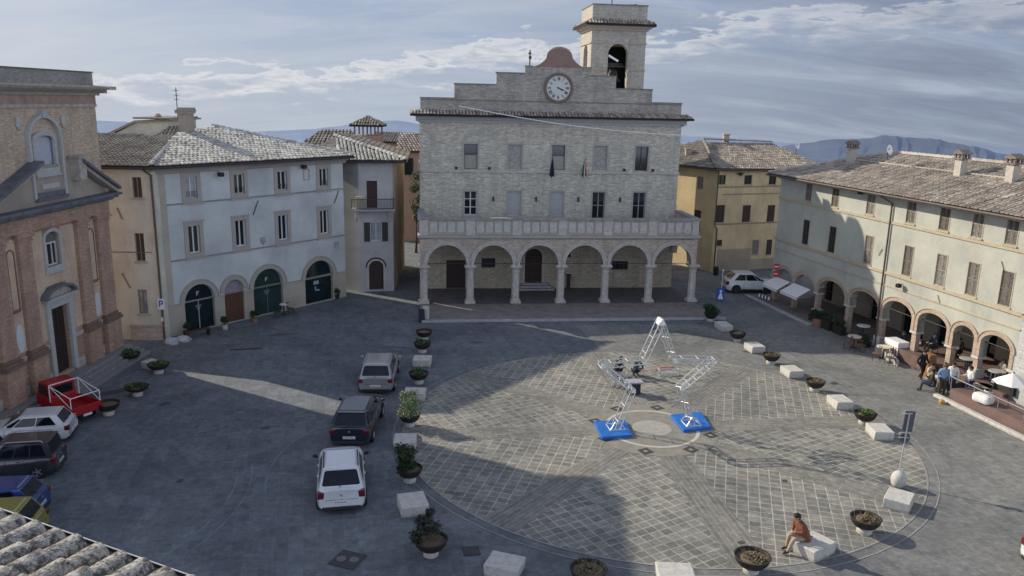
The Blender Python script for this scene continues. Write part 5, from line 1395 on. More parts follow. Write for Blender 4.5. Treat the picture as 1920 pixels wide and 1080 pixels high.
solo('ramp_railing', mb, plain('rail_grey', (.22, .23, .25), .5), 'steel handrail along the brown ramp at the right edge', 'handrail', M=RF)

# ================================================================== NEAR ROOF, lower left
e0 = dep(-90, 925, 6.35); e1 = dep(345, 1087, 4.98)
e0 = Vector((-4.75, 5.78, 11.45)); e1 = Vector((-1.98, 4.27, 11.45))
A_ = G(0, 985, 10.3); B_ = G(315, 1100, 10.3)
dv = (B_ - A_).normalized(); A_ = A_ - dv * 3.0; B_ = B_ + dv * 3.0
back = Vector((dv.y, -dv.x, 0))
if back.y > 0: back = -back
S = [A_, B_, B_ + back * 5 + Vector((0, 0, .6)), A_ + back * 5 + Vector((0, 0, .6))]
N = thing('near_roof', 'lichen covered clay tile roof with gutter in the lower left corner', 'roof', Matrix.Identity(4))
r3 = random.Random(5)
mb = MB(); U = dv; V = (S[3] - S[0]).normalized(); NN = U.cross(V).normalized()
if NN.z < 0: NN = -NN
W = (B_ - A_).length; sp_ = .29
mb.cur = 1; mb.face([tuple(p - NN * .03) for p in S], (.3, .6)); mb.cur = 0
seg = 12
for i in range(int(W / sp_) + 1):
    for j in range(15):
        va = j * .36 - .06; vb = va + .44; uc = i * sp_ + r3.uniform(-.012, .012); uvv = (r3.random(), r3.random()); hh = r3.uniform(0, .015); tw_ = r3.uniform(-.02, .02)
        rings = []
        for m_ in range(5):
            t = m_ / 4; vv = va + (vb - va) * t; rr = (.122 - .02 * t) * (1 + r3.uniform(-.03, .03)); lift = .035 * (1 - t) + hh
            rings.append([A_ + U * (uc + tw_ * t + rr * math.cos(math.pi * k / seg)) + V * vv + NN * (rr * .85 * math.sin(math.pi * k / seg) + lift) for k in range(seg + 1)])
        for a, b in zip(rings, rings[1:]):
            for k in range(seg): mb.face([a[k], a[k + 1], b[k + 1], b[k]], uvv)
        inner = [A_ + U * (uc + .105 * math.cos(math.pi * k / seg)) + V * va + NN * (.09 * math.sin(math.pi * k / seg) + .03) for k in range(seg + 1)]
        for k in range(seg): mb.face([rings[0][k], rings[0][k + 1], inner[k + 1], inner[k]], uvv)
m_, nt_, b_ = newmat('near_tiles')
tc_ = nt_.nodes.new('ShaderNodeTexCoord')
wn = nt_.nodes.new('ShaderNodeTexWhiteNoise'); wn.noise_dimensions = '2D'; nt_.links.new(tc_.outputs['UV'], wn.inputs['Vector'])
c_ = ramp(nt_, wn.outputs['Value'], [(0, (.30, .23, .18, 1)), (.4, (.36, .32, .27, 1)), (.7, (.24, .20, .17, 1)), (1, (.33, .25, .19, 1))])
f_ = noise(nt_, tc_.outputs['Object'], 30, 10, .8, .3)
c_ = mixc(nt_, ramp(nt_, f_, [(.44, (0, 0, 0, 1)), (.56, (.9, .9, .9, 1))]), c_, (.60, .60, .55, 1))
f2_ = noise(nt_, tc_.outputs['Object'], 9, 8, .8)
c_ = mixc(nt_, ramp(nt_, f2_, [(.46, (0, 0, 0, 1)), (.56, (.92, .92, .92, 1))]), c_, (.05, .047, .043, 1))
nt_.links.new(c_, b_.inputs['Base Color']); b_.inputs['Roughness'].default_value = .95; bump(nt_, f_, b_, .8, .01)
part('tiles', mb, m_, N, smooth=False)
MATS['roof_shadow'].use_fake_user = True
mb = MB(); outd = Vector((-V.x, -V.y, 0)).normalized()
ga = A_ + outd * .17 - Vector((0, 0, .04)); gb = B_ + outd * .17 - Vector((0, 0, .04))
sg = 8
for k in range(sg):
    t0 = math.pi * k / sg; t1 = math.pi * (k + 1) / sg
    o0 = outd * (.08 * math.cos(t0)) - Vector((0, 0, .08 * math.sin(t0))); o1 = outd * (.08 * math.cos(t1)) - Vector((0, 0, .08 * math.sin(t1)))
    mb.face([ga + o0, gb + o0, gb + o1, ga + o1])
mb.cur = 1; mb.tube([ga + outd * .085, gb + outd * .085], .007, 6); mb.cur = 0
part('gutter', mb, [plain('gutter_inside', (.035, .033, .03), .8, var=.3), plain('gutter_zinc', (.62, .62, .64), .5, metal=.3)], N)
mb = MB(); mb.face([A_ - Vector((0, 0, .1)), B_ - Vector((0, 0, .1)), B_ - Vector((0, 0, 10.3)), A_ - Vector((0, 0, 10.3))]); part('wall', mb, m_beige, N)

# ================================================================== CARS
m_tyre = plain('tyre', (.02, .02, .02), .85, var=.2)
m_rim = plain('rim', (.42, .42, .43), .4, metal=.7, var=.05)
m_cglass = plain('car_glass', (.010, .013, .020), .06, var=.5, scale=2.5, spec=.45)
m_tail = plain('tail_light', (.12, .006, .010), .25, var=.1, spec=.7)
m_head = plain('head_light', (.55, .57, .6), .15, var=.05, spec=.8)
m_plate = plain('number_plate', (.72, .73, .72), .5, var=.04)
m_plastic = plain('black_plastic', (.025, .025, .027), .6, var=.15)
def paint(name, c, metal=.0, rough=.25, coat=1.0): return plain(name, c, rough, metal, .04, 3, .5, coat)
def wheel_mb():
    t = MB(); Mw = Matrix.Rotation(rad(90), 4, 'X')
    t.lathe([(.20, -.095), (.29, -.10), (.315, -.07), (.32, 0), (.315, .07), (.29, .10), (.20, .095)], (0, 0, 0), 28, False, Mw)
    r = MB(); r.lathe([(.205, -.09), (.20, -.06), (.19, .06), (.205, .09)], (0, 0, 0), 24, False, Mw)
    for s in (-1, 1):
        for k in range(5):
            a = 2 * math.pi * k / 5
            r.box(.03, .20, -.026, .026, .052 * s - .012, .052 * s + .012, Mw @ Matrix.Rotation(a, 4, 'Z'))
        r.lathe([(.06, 0), (.055, .02)], (0, 0, .05 * s - .01), 12, True, Mw)
    d = MB(); d.lathe([(.2, -.02), (.2, .02)], (0, 0, 0), 20, True, Mw)
    return t.mesh('tyre', m_tyre, True), r.mesh('rim', m_rim), d.mesh('brake_disc', m_plastic)
TYRE, RIM, DISC = wheel_mb()
def car(label, M, L, W, H, col, belt=.92, hood=1.0, rx=(.12, .55), fx=(1.55, 2.5), trunk=0.0, rails=None, bumper=None, wb=None, group='parked cars', nwin=2, hoodz=.78, tail='low', rw=.78, wr=1.0, cat='car', chrome=False, spare=False):
    """x forward from the rear bumper; rx = rear window (belt x, roof x) from rear; fx = distance of windscreen (roof x, belt x) from front"""
    h = W / 2
    o = thing('parked_car', label, cat, M, group)
    xb0, xr0 = rx; xr1, xb1 = L - fx[1], L - fx[0]
    zb = .2
    def topz(x):
        if x > xb1: 
            t = (x - xb1) / (L - xb1); return belt + (hoodz - belt) * t ** .8 - (.14 * max(0, (t - .75) / .25) ** 2)
        if x < .25: return belt - .06 * (1 - x / .25)
        return belt
    xs = [0, .06, .2, .45, .8, 1.2, L * .4, L * .5, L * .6, xb1 - .25, xb1, xb1 + .25, L - .55, L - .3, L - .12, L - .03, L]
    xs = sorted(set(xs)); rings = []
    for x in xs:
        e = 1.0
        if x < .5: e = 1 - .13 * (1 - x / .5) ** 2.2
        if x > L - .7: e = 1 - .26 * ((x - L + .7) / .7) ** 2.2
        w_ = h * e; zt = topz(x); zl = zb + (.10 if x < .1 or x > L - .1 else 0)
        rings.append([(x, -w_ * .9, zl), (x, -w_ * .985, zl + .12), (x, -w_, .5), (x, -w_ * .985, zt - .12), (x, -w_ * .90, zt - .02), (x, -w_ * .6, zt + .015), (x, 0, zt + .03),
                      (x, w_ * .6, zt + .015), (x, w_ * .90, zt - .02), (x, w_ * .985, zt - .12), (x, w_, .5), (x, w_ * .985, zl + .12), (x, w_ * .9, zl)])
    mb = MB()
    base = len(mb.v)
    for r in rings:
        for p in r: mb.v.append(p)
    n = 13
    for i in range(len(rings) - 1):
        for k in range(n - 1):
            mb.f.append([i * n + k, (i + 1) * n + k, (i + 1) * n + k + 1, i * n + k + 1]); mb.uv.append(None); mb.mi.append(0)
        mb.f.append([i * n + n - 1, (i + 1) * n + n - 1, (i + 1) * n, i * n]); mb.uv.append(None); mb.mi.append(0)
    mb.f.append(list(range(n - 1, -1, -1))); mb.uv.append(None); mb.mi.append(0)
    mb.f.append([(len(rings) - 1) * n + k for k in range(n)]); mb.uv.append(None); mb.mi.append(0)
    b_ = part('body', mb, col, o, smooth=True, bevel=.06)
    # greenhouse
    wb_ = h * .93; wr_ = h * rw
    B0 = [(xb0, -wb_ * .96), (xb0 + .35, -wb_), (xb1 - .5, -wb_), (xb1, -wb_ * .88), (xb1, wb_ * .88), (xb1 - .5, wb_), (xb0 + .35, wb_), (xb0, wb_ * .96)]
    R0 = [(xr0, -wr_ * .93), (xr0 + .25, -wr_), (xr1 - .25, -wr_), (xr1, -wr_ * .93), (xr1, wr_ * .93), (xr1 - .25, wr_), (xr0 + .25, wr_), (xr0, wr_ * .93)]
    zr = H - .06
    mb = MB()
    for k in range(8):
        k2 = (k + 1) % 8
        mb.face([(B0[k][0], B0[k][1], belt - .06), (B0[k2][0], B0[k2][1], belt - .06), (R0[k2][0], R0[k2][1], zr), (R0[k][0], R0[k][1], zr)])
    xc = (xr0 + xr1) / 2
    R1 = [(xc + (x - xc) * .82, y * .8) for x, y in R0]
    for k in range(8):
        k2 = (k + 1) % 8
        mb.face([(R0[k][0], R0[k][1], zr), (R0[k2][0], R0[k2][1], zr), (R1[k2][0], R1[k2][1], H - .01), (R1[k][0], R1[k][1], H - .01)])
    mb.face([(x, y, H - .01) for x, y in R1])
    part('roof', mb, col, o, bevel=.05, smooth=True)
    def win(A, B, C, D, s0, s1, t0, t1, nm, sk0=0, sk1=0):
        A, B, C, D = map(Vector, (A, B, C, D))
        def q(s, t): return (A.lerp(B, s)).lerp(D.lerp(C, s), t)
        nrm = (B - A).cross(D - A).normalized(); cen = (A + B + C + D) / 4
        if nrm.dot(cen - Vector((L / 2, 0, .8))) < 0: nrm = -nrm
        P_ = [q(s0, t0), q(s1, t0), q(s1 - sk1, t1), q(s0 + sk0, t1)]
        m = MB(); c = sum(P_, Vector()) / 4
        pts = []
        for i in range(4):
            a, b2 = P_[i], P_[(i + 1) % 4]
            pts += [a.lerp(b2, .06), a.lerp(b2, .94)]
        f = [tuple(p + nrm * .012) for p in pts]; m.face(f)
        f0 = [tuple(p - nrm * .01) for p in pts]
        for i in range(8): m.face([f[i], f[(i + 1) % 8], f0[(i + 1) % 8], f0[i]])
        return part(nm, m, m_cglass, o)
    zb_ = belt - .06
    b = lambda k: (B0[k][0], B0[k][1], zb_)
    r = lambda k: (R0[k][0], R0[k][1], zr)
    win(b(7), b(0), r(0), r(7), .05, .95, .2, .93, 'rear_window')
    win(b(3), b(4), r(4), r(3), .04, .96, .1, .95, 'windscreen')
    for s in (0, 1):
        if s == 0: A, B, C, D = b(1), b(2), r(2), r(1)
        else: A, B, C, D = b(6), b(5), r(5), r(6)
        cuts = [(.0, .47), (.50, .98)] if nwin == 2 else [(-.06, .27), (.30, .62), (.65, .99)]
        for i, (u, v) in enumerate(cuts): win(A, B, C, D, u, v, .16, .9, 'side_window', .0 if i else .04, .0)
        if s == 0: A, B, C, D = b(2), b(3), r(3), r(2)
        else: A, B, C, D = b(5), b(4), r(4), r(5)
        win(A, B, C, D, .05, .75, .16, .84, 'quarter_window', 0, .3)
        y = h * (-1 if s == 0 else 1)
        mm = MB(); mm.ball((xb1 - .35, y * 1.12, belt + .1), .08, .1, .07, 8, 5); mm.box(xb1 - .38, xb1 - .32, min(y, y * 1.1), max(y, y * 1.1), belt + .02, belt + .06); part('wing_mirror', mm, col if not bumper else m_plastic, o)
        mm = MB(); mm.prism([(min(y * .70, y * .95), .66), (max(y * .70, y * .95), .66), (max(y * (.66 if y < 0 else .70), y * .95), belt - .06), (min(y * (.66 if y > 0 else .70), y * .95), belt - .06)], .0, .22, 'x'); part('tail_light', mm, m_tail, o, bevel=.03, M=Matrix.Translation((-.012, 0, 0)))
        mm = MB(); mm.box(L - .32, L - .05, min(y * .5, y * .82), max(y * .5, y * .82), hoodz - .2, hoodz - .07); part('head_light', mm, m_head, o, bevel=.03)
        mm = MB()
        for xx in (L * .36, L * .58): mm.box(xx, xx + .16, y * 1.0 - .012, y * 1.0 + .012, belt - .16, belt - .13)
        parts('door_handle', mm, m_rim if chrome else col, o)
        if rails:
            mm = MB(); mm.tube([(xr0 + .15, y * rw * .93, H - .05), (xr0 + .25, y * rw * .93, H + .03), (xr1 - .35, y * rw * .93, H + .03), (xr1 - .2, y * rw * .93, H - .05)], .022, 6); part('roof_rail', mm, rails, o)
        for wx in (.78 * L / 4.1, L - .82 * L / 4.1):
            mm = MB(); mm.lathe([(.375, 0), (.375, .02)], (0, 0, 0), 28, True, Matrix.Translation((wx, y * 1.002 + (.0 if y > 0 else .02) , .33)) @ Matrix.Rotation(rad(90), 4, 'X')); part('wheel_arch', mm, m_plastic, o)
            wt = part('wheel', DISC, None, o, Matrix.Translation((wx, y * .93, .32)))
            part('tyre', TYRE, None, wt); part('rim', RIM, None, wt)
    mm = MB(); mm.box(-.012, .02, -.26, .26, .46 if tail == 'low' else .6, .57 if tail == 'low' else .71); mm.cur = 1
    for k in range(7): mm.box(-.016, -.011, .19 - k * .062, .225 - k * .062, .49 if tail == 'low' else .63, .54 if tail == 'low' else .68)
    part('number_plate', mm, [m_plate, plain('plate_ink', (.12, .12, .13), .6, var=0)], o)
    mm = MB(); mm.box(-.02, .25, -h * .8, h * .8, .2, .36); mm.box(L - .2, L - .02, -h * .66, h * .66, .2, .38); parts('bumper', mm, m_plastic, o, bevel=.04)
    for s in (-1, 1):
        for xx in (L * .33, L * .52, L * .70): 
            mm = MB(); mm.box(xx, xx + .012, s * h * .995 - .006, s * h * .995 + .006, .38, belt - .1); part('door_seam', mm, m_plastic, o)
    mm = MB(); mm.box(-.004, .01, -h * .66, h * .66, .60, .612); part('hatch_seam', mm, m_plastic, o)
    mm = MB(); mm.box(L - .09, L - .005, -h * .45, h * .45, .45, .58); part('grille', mm, m_plastic, o, bevel=.02)
    mm = MB(); mm.lathe([(.045, 0), (.045, .012)], (0, 0, 0), 14, True, Matrix.Translation((-.0, 0, .78)) @ Matrix.Rotation(rad(-90), 4, 'Y')); part('badge', mm, m_rim, o)
    mm = MB(); mm.tube([(xb0 + .05, 0, belt + .02), (xb0 + (xr0 - xb0) * .45 - .02, .28, belt + (H - belt) * .45)], .012, 4); part('rear_wiper', mm, m_plastic, o)
    mm = MB(); mm.box(xr0 - .06, xr0 + .12, -wr_ * .85, wr_ * .85, zr - .03, zr + .025); part('spoiler', mm, col, o, bevel=.015)
    if bumper:
        mm = MB()
        for s in (-1, 1): mm.box(.9 * L / 4.1 + .3, L - .95 * L / 4.1 - .3, s * h * 1.0 - .015, s * h * 1.0 + .015, .2, .36)
        parts('sill_trim', mm, bumper, o, bevel=.01)
    if spare:
        mm = MB(); mm.lathe([(.1, -.09), (.30, -.09), (.33, -.05), (.33, .05), (.3, .09), (.1, .09)], (0, 0, 0), 24, True, Matrix.Translation((-.1, 0, .85)) @ Matrix.Rotation(rad(90), 4, 'Y')); part('spare_wheel', mm, m_tyre, o)
    return o
p_white = paint('car_white', (.66, .67, .68)); p_silver = paint('car_silver', (.42, .42, .41), .55, .35); p_black = paint('car_black', (.012, .015, .028))
p_grey = paint('car_grey', (.05, .05, .06), .3); p_blue = paint('car_blue', (.012, .05, .21)); p_yellow = paint('car_yellow', (.26, .235, .05))
def at_rear(px, py, az, k=1.0):
    g = G(px, py); return FR(g.x, g.y, az) @ Matrix.Scale(k, 4)
car('white hatchback with black roof rails, nearest of the three cars in the middle row', at_rear(641, 966, 102), 4.05, 1.74, 1.56, p_white, belt=.98, rx=(.14, .62), fx=(.95, 1.75), rails=m_plastic, bumper=m_plastic, hoodz=.88, rw=.76)
car('black estate car parked between the silver and the white car in the middle row', at_rear(655, 842, 91), 4.6, 1.76, 1.46, p_black, belt=.92, rx=(.12, .62), fx=(1.05, 1.95), nwin=3, rw=.76, hoodz=.8)
car('silver estate car, farthest of the three cars in the middle row', at_rear(704, 742, 94), 4.5, 1.78, 1.47, p_silver, belt=.92, rx=(.12, .58), fx=(1.0, 1.9), nwin=2, rails=p_silver, rw=.77, hoodz=.82)
car('white hatchback parked beside the red three-wheeler by the church', at_rear(140, 818, 194, .86), 4.0, 1.72, 1.48, p_white, belt=.95, rx=(.14, .55), fx=(.95, 1.8), hoodz=.82)
car('dark grey tall hatchback with roof rails between the white and blue cars on the left', at_rear(118, 880, 192, .9), 3.7, 1.62, 1.62, p_grey, belt=.95, rx=(.1, .28), fx=(.85, 1.5), nwin=3, rails=m_rim, rw=.84, hoodz=.9)
car('blue small car half outside the frame on the left', at_rear(84, 966, 190, .92), 3.7, 1.66, 1.46, p_blue, belt=.93, rx=(.12, .5), fx=(.85, 1.7), hoodz=.82)
car('dull yellow small car half hidden behind the near tiled roof', at_rear(80, 1014, 190, .95), 3.5, 1.62, 1.48, p_yellow, belt=.93, rx=(.12, .45), fx=(.8, 1.6), hoodz=.84)
car('white crossover parked in front of the yellow house', FR(*(G(1356, 545).to_2d()), 1), 4.1, 1.78, 1.60, p_white, belt=1.0, rx=(.16, .75), fx=(1.0, 1.85), hoodz=.95, bumper=m_plastic)
car('white car cut off by the right edge of the picture', FR(16.95, 23.05, 0), 4.0, 1.7, 1.5, p_white, belt=.95, rx=(.14, .6), fx=(.95, 1.8))

# red three-wheeled pickup
g = G(128, 778)
AP = thing('three_wheeled_pickup', 'small red three-wheeled pickup with white bars over its bed by the church', 'pickup', FR(g.x, g.y, 150), 'parked cars')
mb = MB(); mb.prism([(.55, .35), (1.3, .3), (1.38, .75), (1.2, 1.15), (1.0, 1.62), (.3, 1.62), (.2, .9), (.2, .35)], -.62, .62); part('cab', mb, m_red, AP, bevel=.05)
mb = MB(); mb.box(-1.5, .15, -.7, .7, .45, .52); mb.box(-1.5, .15, -.72, -.67, .52, .82); mb.box(-1.5, .15, .67, .72, .52, .82); mb.box(-1.55, -1.5, -.72, .72, .45, .82); mb.box(.1, .15, -.67, .67, .52, .85); part('cargo_bed', mb, m_red, AP, bevel=.015)
mb = MB(); mb.prism([(1.18, 1.2), (1.24, 1.2), (1.06, 1.55), (1.0, 1.55)], -.52, .52); part('windscreen', mb, m_cglass, AP)
mb = MB(); mb.box(.35, 1.0, -.632, -.615, 1.02, 1.5); mb.box(.35, 1.0, .615, .632, 1.02, 1.5); mb.box(.18, .205, -.45, .45, 1.05, 1.45); part('side_window', mb, m_cglass, AP)
mb = MB()
for s in (-.68, .68):
    mb.tube([(.1, s, .82), (.1, s, 1.6)], .022, 6); mb.tube([(-1.48, s, .82), (-1.48, s, 1.3)], .022, 6); mb.tube([(.1, s, 1.6), (-1.48, s, 1.3)], .022, 6); mb.tube([(.1, s, 1.6), (-1.48, s, .82)], .018, 6)
mb.tube([(.1, -.68, 1.6), (.1, .68, 1.6)], .022, 6); mb.tube([(-1.48, -.68, 1.3), (-1.48, .68, 1.3)], .022, 6); part('load_frame', mb, m_whitep, AP)
for x, y in ((1.0, 0), (-.9, -.6), (-.9, .6)):
    wt = part('wheel', DISC, None, AP, Matrix.Translation((x, y, .24)) @ Matrix.Scale(.75, 4)); part('tyre', TYRE, None, wt); part('rim', RIM, None, wt)
for y in (-.6, .6):
    mb = MB(); mb.box(-1.57, -1.55, y - .07, y + .07, .5, .62); part('tail_light', mb, m_whitep if y > 0 else m_tail, AP)
mb = MB(); mb.box(-1.57, -1.55, -.2, .2, .34, .44); part('number_plate', mb, m_plate, AP)

# ================================================================== PLANTERS AND BENCHES
def bench(px, py, az, label, sx=1.12, sy=.86, h=.43):
    g = G(px, py); b = MB()
    Mx = FR(g.x, g.y, az)
    t = .04
    pr = [(-sx / 2 + t, 0), (sx / 2 - t, 0), (sx / 2, h - .03), (sx / 2 - .02, h), (-sx / 2 + .02, h), (-sx / 2, h - .03)]
    b.prism(pr, -sy / 2, sy / 2)
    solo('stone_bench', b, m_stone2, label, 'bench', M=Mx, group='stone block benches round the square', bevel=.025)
def tang(px, py):
    g = G(px, py); return math.degrees(math.atan2(g.y - CY, g.x - CX)) + 90
BL = [(1356, 618, -80, 'stone bench block nearest the town hall, in shade beside the dark round bush', 1.2, .8),
      (1414, 658, -78, 'stone bench block second from the town hall in the right row', 1.12, .86),
      (1484, 704, -80, 'stone bench block third from the town hall in the right row', 1.12, .86),
      (1574, 762, -84, 'stone bench block in the right row just above the green filled bowl', 1.12, .86),
      (1648, 818, -92, 'stone bench block left of the street sign', 1.12, .86),
      (1684, 948, -125, 'stone bench block beside the round white bollard', 1.12, .9),
      (1524, 1036, -145, 'stone bench block with the man in the brown jacket sitting on it', 1.2, .9),
      (1265, 1092, 178, 'stone bench block cut by the bottom edge right of centre', 1.15, .9),
      (946, 1074, 162, 'stone bench block at the bottom edge left of centre', 1.12, .9),
      (774, 956, 108, 'stone bench block between the two dark bushes on the left', 1.12, .98),
      (760, 838, 95, 'stone bench block half in sunlight above the tall dark bush', 1.0, .95),
      (778, 747, 90, 'stone bench block directly behind the tall pale shrub', .9, 1.05),
      (792, 684, 90, 'stone bench block between two low green planters on the left', .95, 1.0),
      (236, 672, 60, 'pale block added as a sunlit patch behind the planter at the church steps', .9, .5), (281, 690, 60, 'pale block added as a sunlit patch touching the bright green planter', .7, .5)]  # the last pair of blocks stands in for sunlit patches by the planters
for b in BL:
    az = b[2] if b[2] not in (0,) else tang(b[0], b[1])
    bench(b[0], b[1], az + (90 if False else 0), b[3], b[4], b[5])

def leafcloud(mb, c, rx, ry, rz, n, s, seed, shell=.4, flat=0, hollow=None):
    r = random.Random(seed); c = Vector(c)
    lobes = [(Vector((r.uniform(-.45, .45) * rx, r.uniform(-.45, .45) * ry, r.uniform(-.4, .5) * rz)), r.uniform(.45, .7)) for _ in range(6)]
    for _ in range(n):
        lb, ls = r.choice(lobes)
        d = Vector((r.gauss(0, 1), r.gauss(0, 1), r.gauss(0, 1))).normalized() * (shell + (1 - shell) * r.random()) * ls
        p = c + lb + Vector((d.x * rx, d.y * ry, d.z * rz))
        if p.z < c.z - rz: continue
        a = Vector((r.gauss(0, 1), r.gauss(0, 1), r.gauss(0, .7))).normalized(); b = a.cross(Vector((r.gauss(0, 1), r.gauss(0, 1), r.gauss(0, 1)))).normalized()
        k = s * r.uniform(.6, 1.4); mb.cur = 0 if r.random() < .7 else 1
        mb.face([p - a * k, p + b * k * .5, p + a * k, p - b * k * .5])
    mb.cur = 0
def pot(px, py, label, kind, r=.52, group='bowl planters round the square', h=.36, name='planter'):
    g = G(px, py)
    o = thing(name, label, 'planter', Matrix.Translation((g.x, g.y, 0)), group)
    mb = MB(); mb.lathe([(.25, .0), (.26, .12), (.2, .2)], (0, 0, 0), 20); part('foot', mb, m_stone, o)
    mb = MB(); mb.lathe([(.2, .2), (r * .72, .28), (r * .92, .2 + h * .6), (r, .2 + h), (r * 1.03, .2 + h + .02), (r * .93, .2 + h + .02), (r * .9, .2 + h - .08)], (0, 0, 0), 28, False); part('bowl', mb, m_pot, o, smooth=True)
    top = .2 + h
    mb = MB(); mb.lathe([(r * .92, top - .09), (r * .5, top - .05), (.01, top - .03)], (0, 0, 0), 24, True); part('soil', mb, m_soil, o)
    sd_ = int(px * 7 + py)
    mb = MB()
    if kind == 'box':
        leafcloud(mb, (0, 0, top + .06), r * 1.0, r * 1.0, .2, 900, .045, sd_, .2); part('foliage', mb, [m_leaf, m_leafl], o)
    elif kind == 'green':
        leafcloud(mb, (0, 0, top + .06), r * 1.0, r * 1.0, .15, 800, .045, sd_, .2); part('foliage', mb, [m_leafl, m_leaf], o)
    elif kind == 'round':
        leafcloud(mb, (0, 0, top + .3), .62, .62, .42, 1800, .055, sd_, .5); part('foliage', mb, [m_leaf, m_leafd], o)
    elif kind == 'dry':
        tw2 = MB(); r_ = random.Random(sd_)
        for _ in range(26):
            a_ = r_.uniform(0, 6.28); q_ = r_.uniform(.05, r * .75); hh_ = r_.uniform(.08, .3)
            tw2.tube([(q_ * math.cos(a_), q_ * math.sin(a_), top - .08), ((q_ + .1) * math.cos(a_ + .3), (q_ + .1) * math.sin(a_ + .3), top + hh_)], .006, 3)
        part('twigs', tw2, m_dry, o)
        leafcloud(mb, (0, 0, top - .04), r * .85, r * .85, .09, 260, .05, sd_, .1); part('dry_plants', mb, [m_dry, m_leafd], o)
    elif kind == 'dryflower':
        leafcloud(mb, (0, 0, top - .02), r * .85, r * .85, .1, 260, .06, sd_, .1); part('dry_plants', mb, [plain('pale_petals', (.42, .36, .32), .9), m_leafd], o)
    elif kind == 'tallpale':
        for zc, rr_, hh in ((top + .08, .66, .24), (top + .42, .60, .40), (top + .80, .54, .34)): leafcloud(mb, (0, 0, zc), rr_, rr_, hh, 1300, .055, sd_ + int(zc * 10), .3)
        part('foliage', mb, [m_leafo, m_leafl], o)
        mb = MB(); mb.tube([(0, 0, top - .1), (.03, 0, top + .9)], .03, 6); part('trunk', mb, m_wood, o)
    elif kind == 'talldark':
        for k in range(4): leafcloud(mb, (-.12, 0, top + .02 + k * .22), .48, .46, .30, 1200, .05, sd_ + k, .3)
        part('foliage', mb, [m_leafd, m_leaf], o)
        mb = MB(); mb.tube([(-.08, 0, top - .1), (-.08, 0, top + .8)], .03, 6); part('trunk', mb, m_wood, o)
    elif kind == 'droop':
        leafcloud(mb, (-.12, 0, top + .4), .5, .45, .42, 1300, .05, sd_, .3); leafcloud(mb, (-.5, -.1, top + .1), .28, .3, .32, 500, .05, sd_ + 1, .3); leafcloud(mb, (-.05, 0, top + .85), .2, .2, .25, 350, .05, sd_ + 2, .3)
        part('foliage', mb, [plain('leaf_purple', (.05, .055, .045), .7, var=.4), m_leafd], o)
    return o
pot(1332, 602, 'bowl planter with a tall dark round bush at the corner of the town hall terrace', 'round', .45)
pot(1382, 640, 'bowl planter with whitish dry flowers, first bowl below the dark round bush', 'dryflower', .5)
pot(1445, 682, 'bowl planter with sparse dry plants between the second and third benches from the town hall', 'dry', .5)
pot(1527, 733, 'bowl planter with sparse brown plants between the third and fourth benches from the town hall', 'dry', .5)
pot(1620, 795, 'bowl planter filled with fresh green plants left of the street sign', 'green', .52)
pot(1620, 998, 'bowl planter of dry brown leaves between the seated man and the round bollard', 'dry', .52)
pot(1408, 1072, 'bowl planter of dry brown leaves left of the seated man', 'dry', .57)
pot(1102, 1097, 'bowl planter of dry leaves cut by the bottom edge of the picture', 'dry', .57)
pot(808, 1040, 'bowl planter with a drooping dark bush at the lower left of the circle', 'droop', .55)
pot(768, 902, 'bowl planter with a tall column of dark foliage below the sunlit bench', 'talldark', .5)
pot(768, 798, 'bowl planter with a tall pale green shrub standing in sunlight', 'tallpale', .5)
pot(785, 718, 'bowl planter with low dark green box above the pale shrub', 'box', .52)
pot(792, 660, 'bowl planter with low dark green box nearest the empty bowl', 'box', .5)
pot(795, 637, 'empty dark bowl planter in front of the town hall terrace corner', 'none', .5)
pot(246, 679, 'dark planter with pale leaves at the foot of the church steps', 'box', .5, h=.3)
pot(298, 699, 'planter topped with bright green box beside the church', 'green', .55, h=.3)
pot(258, 741, 'planter with low dark box in the middle of the church forecourt', 'box', .55, h=.25)
pot(204, 777, 'empty black bowl planter behind the red three-wheeler', 'none', .52)

# street sign with round bollard
g = G(1685, 912)
s_ = thing('street_sign', 'thin grey post with two back-turned traffic signs beside the round bollard', 'street sign', Matrix.Translation((g.x + .05, g.y + .25, 0)))
mb = MB(); mb.tube([(0, 0, 0), (.10, 0, 2.95)], .03, 8); part('post', mb, m_steel, s_)
mb = MB(); mb.box(-.2, .2, .03, .06, 2.2, 3.05, Matrix.Rotation(rad(3), 4, 'Y')); part('sign_panel', mb, plain('sign_back', (.10, .11, .13), .5, metal=.3, var=.1), s_)
mb = MB(); mb.lathe([(.22, 0), (.22, .02)], (0, 0, 0), 20, True, Matrix.Translation((.07, .06, 1.93)) @ Matrix.Rotation(rad(90), 4, 'X')); part('round_sign', mb, MATS['sign_back'], s_)
mb = MB()
for z in (2.15, 2.95, 1.95): mb.box(-.18, .22, -.02, .03, z, z + .03)
parts('clamp', mb, m_steel, s_)
mb = MB(); mb.lathe([(.0, 0), (.2, .0), (.26, .12), (.29, .32), (.26, .5), (.16, .62), (.0, .66)], (g.x - .05, g.y - .02, 0), 20, False)
solo('stone_bollard', mb, m_stone2, 'egg shaped white stone bollard at the foot of the street sign', 'bollard', smooth=True)
def decal(px, py, az, s, label, mat, name='drain_cover', sy=None):
    g = G(px, py); sy = sy or s; mb = MB(); mb.box(-s, s, -sy, sy, 0, .01)
    o = solo(name, mb, mat, label, 'drain cover', M=FR(g.x, g.y, az, .022)); return o
m_cover = plain('iron_cover', (.055, .055, .055), .7, var=.3)
decal(884, 1034, 10, .27, 'dark diamond inset in the lower left paving band', m_cover)
o = decal(652, 1050, -20, .45, 'iron drain cover with two pale plates at the lower left', m_cover)
for dx in (-.2, .2):
    mb = MB(); mb.lathe([(.17, 0), (.17, .006)], (dx, dx * .3, .011), 6); part('cover_plate', mb, plain('cover_plate', (.16, .16, .155), .8), o)
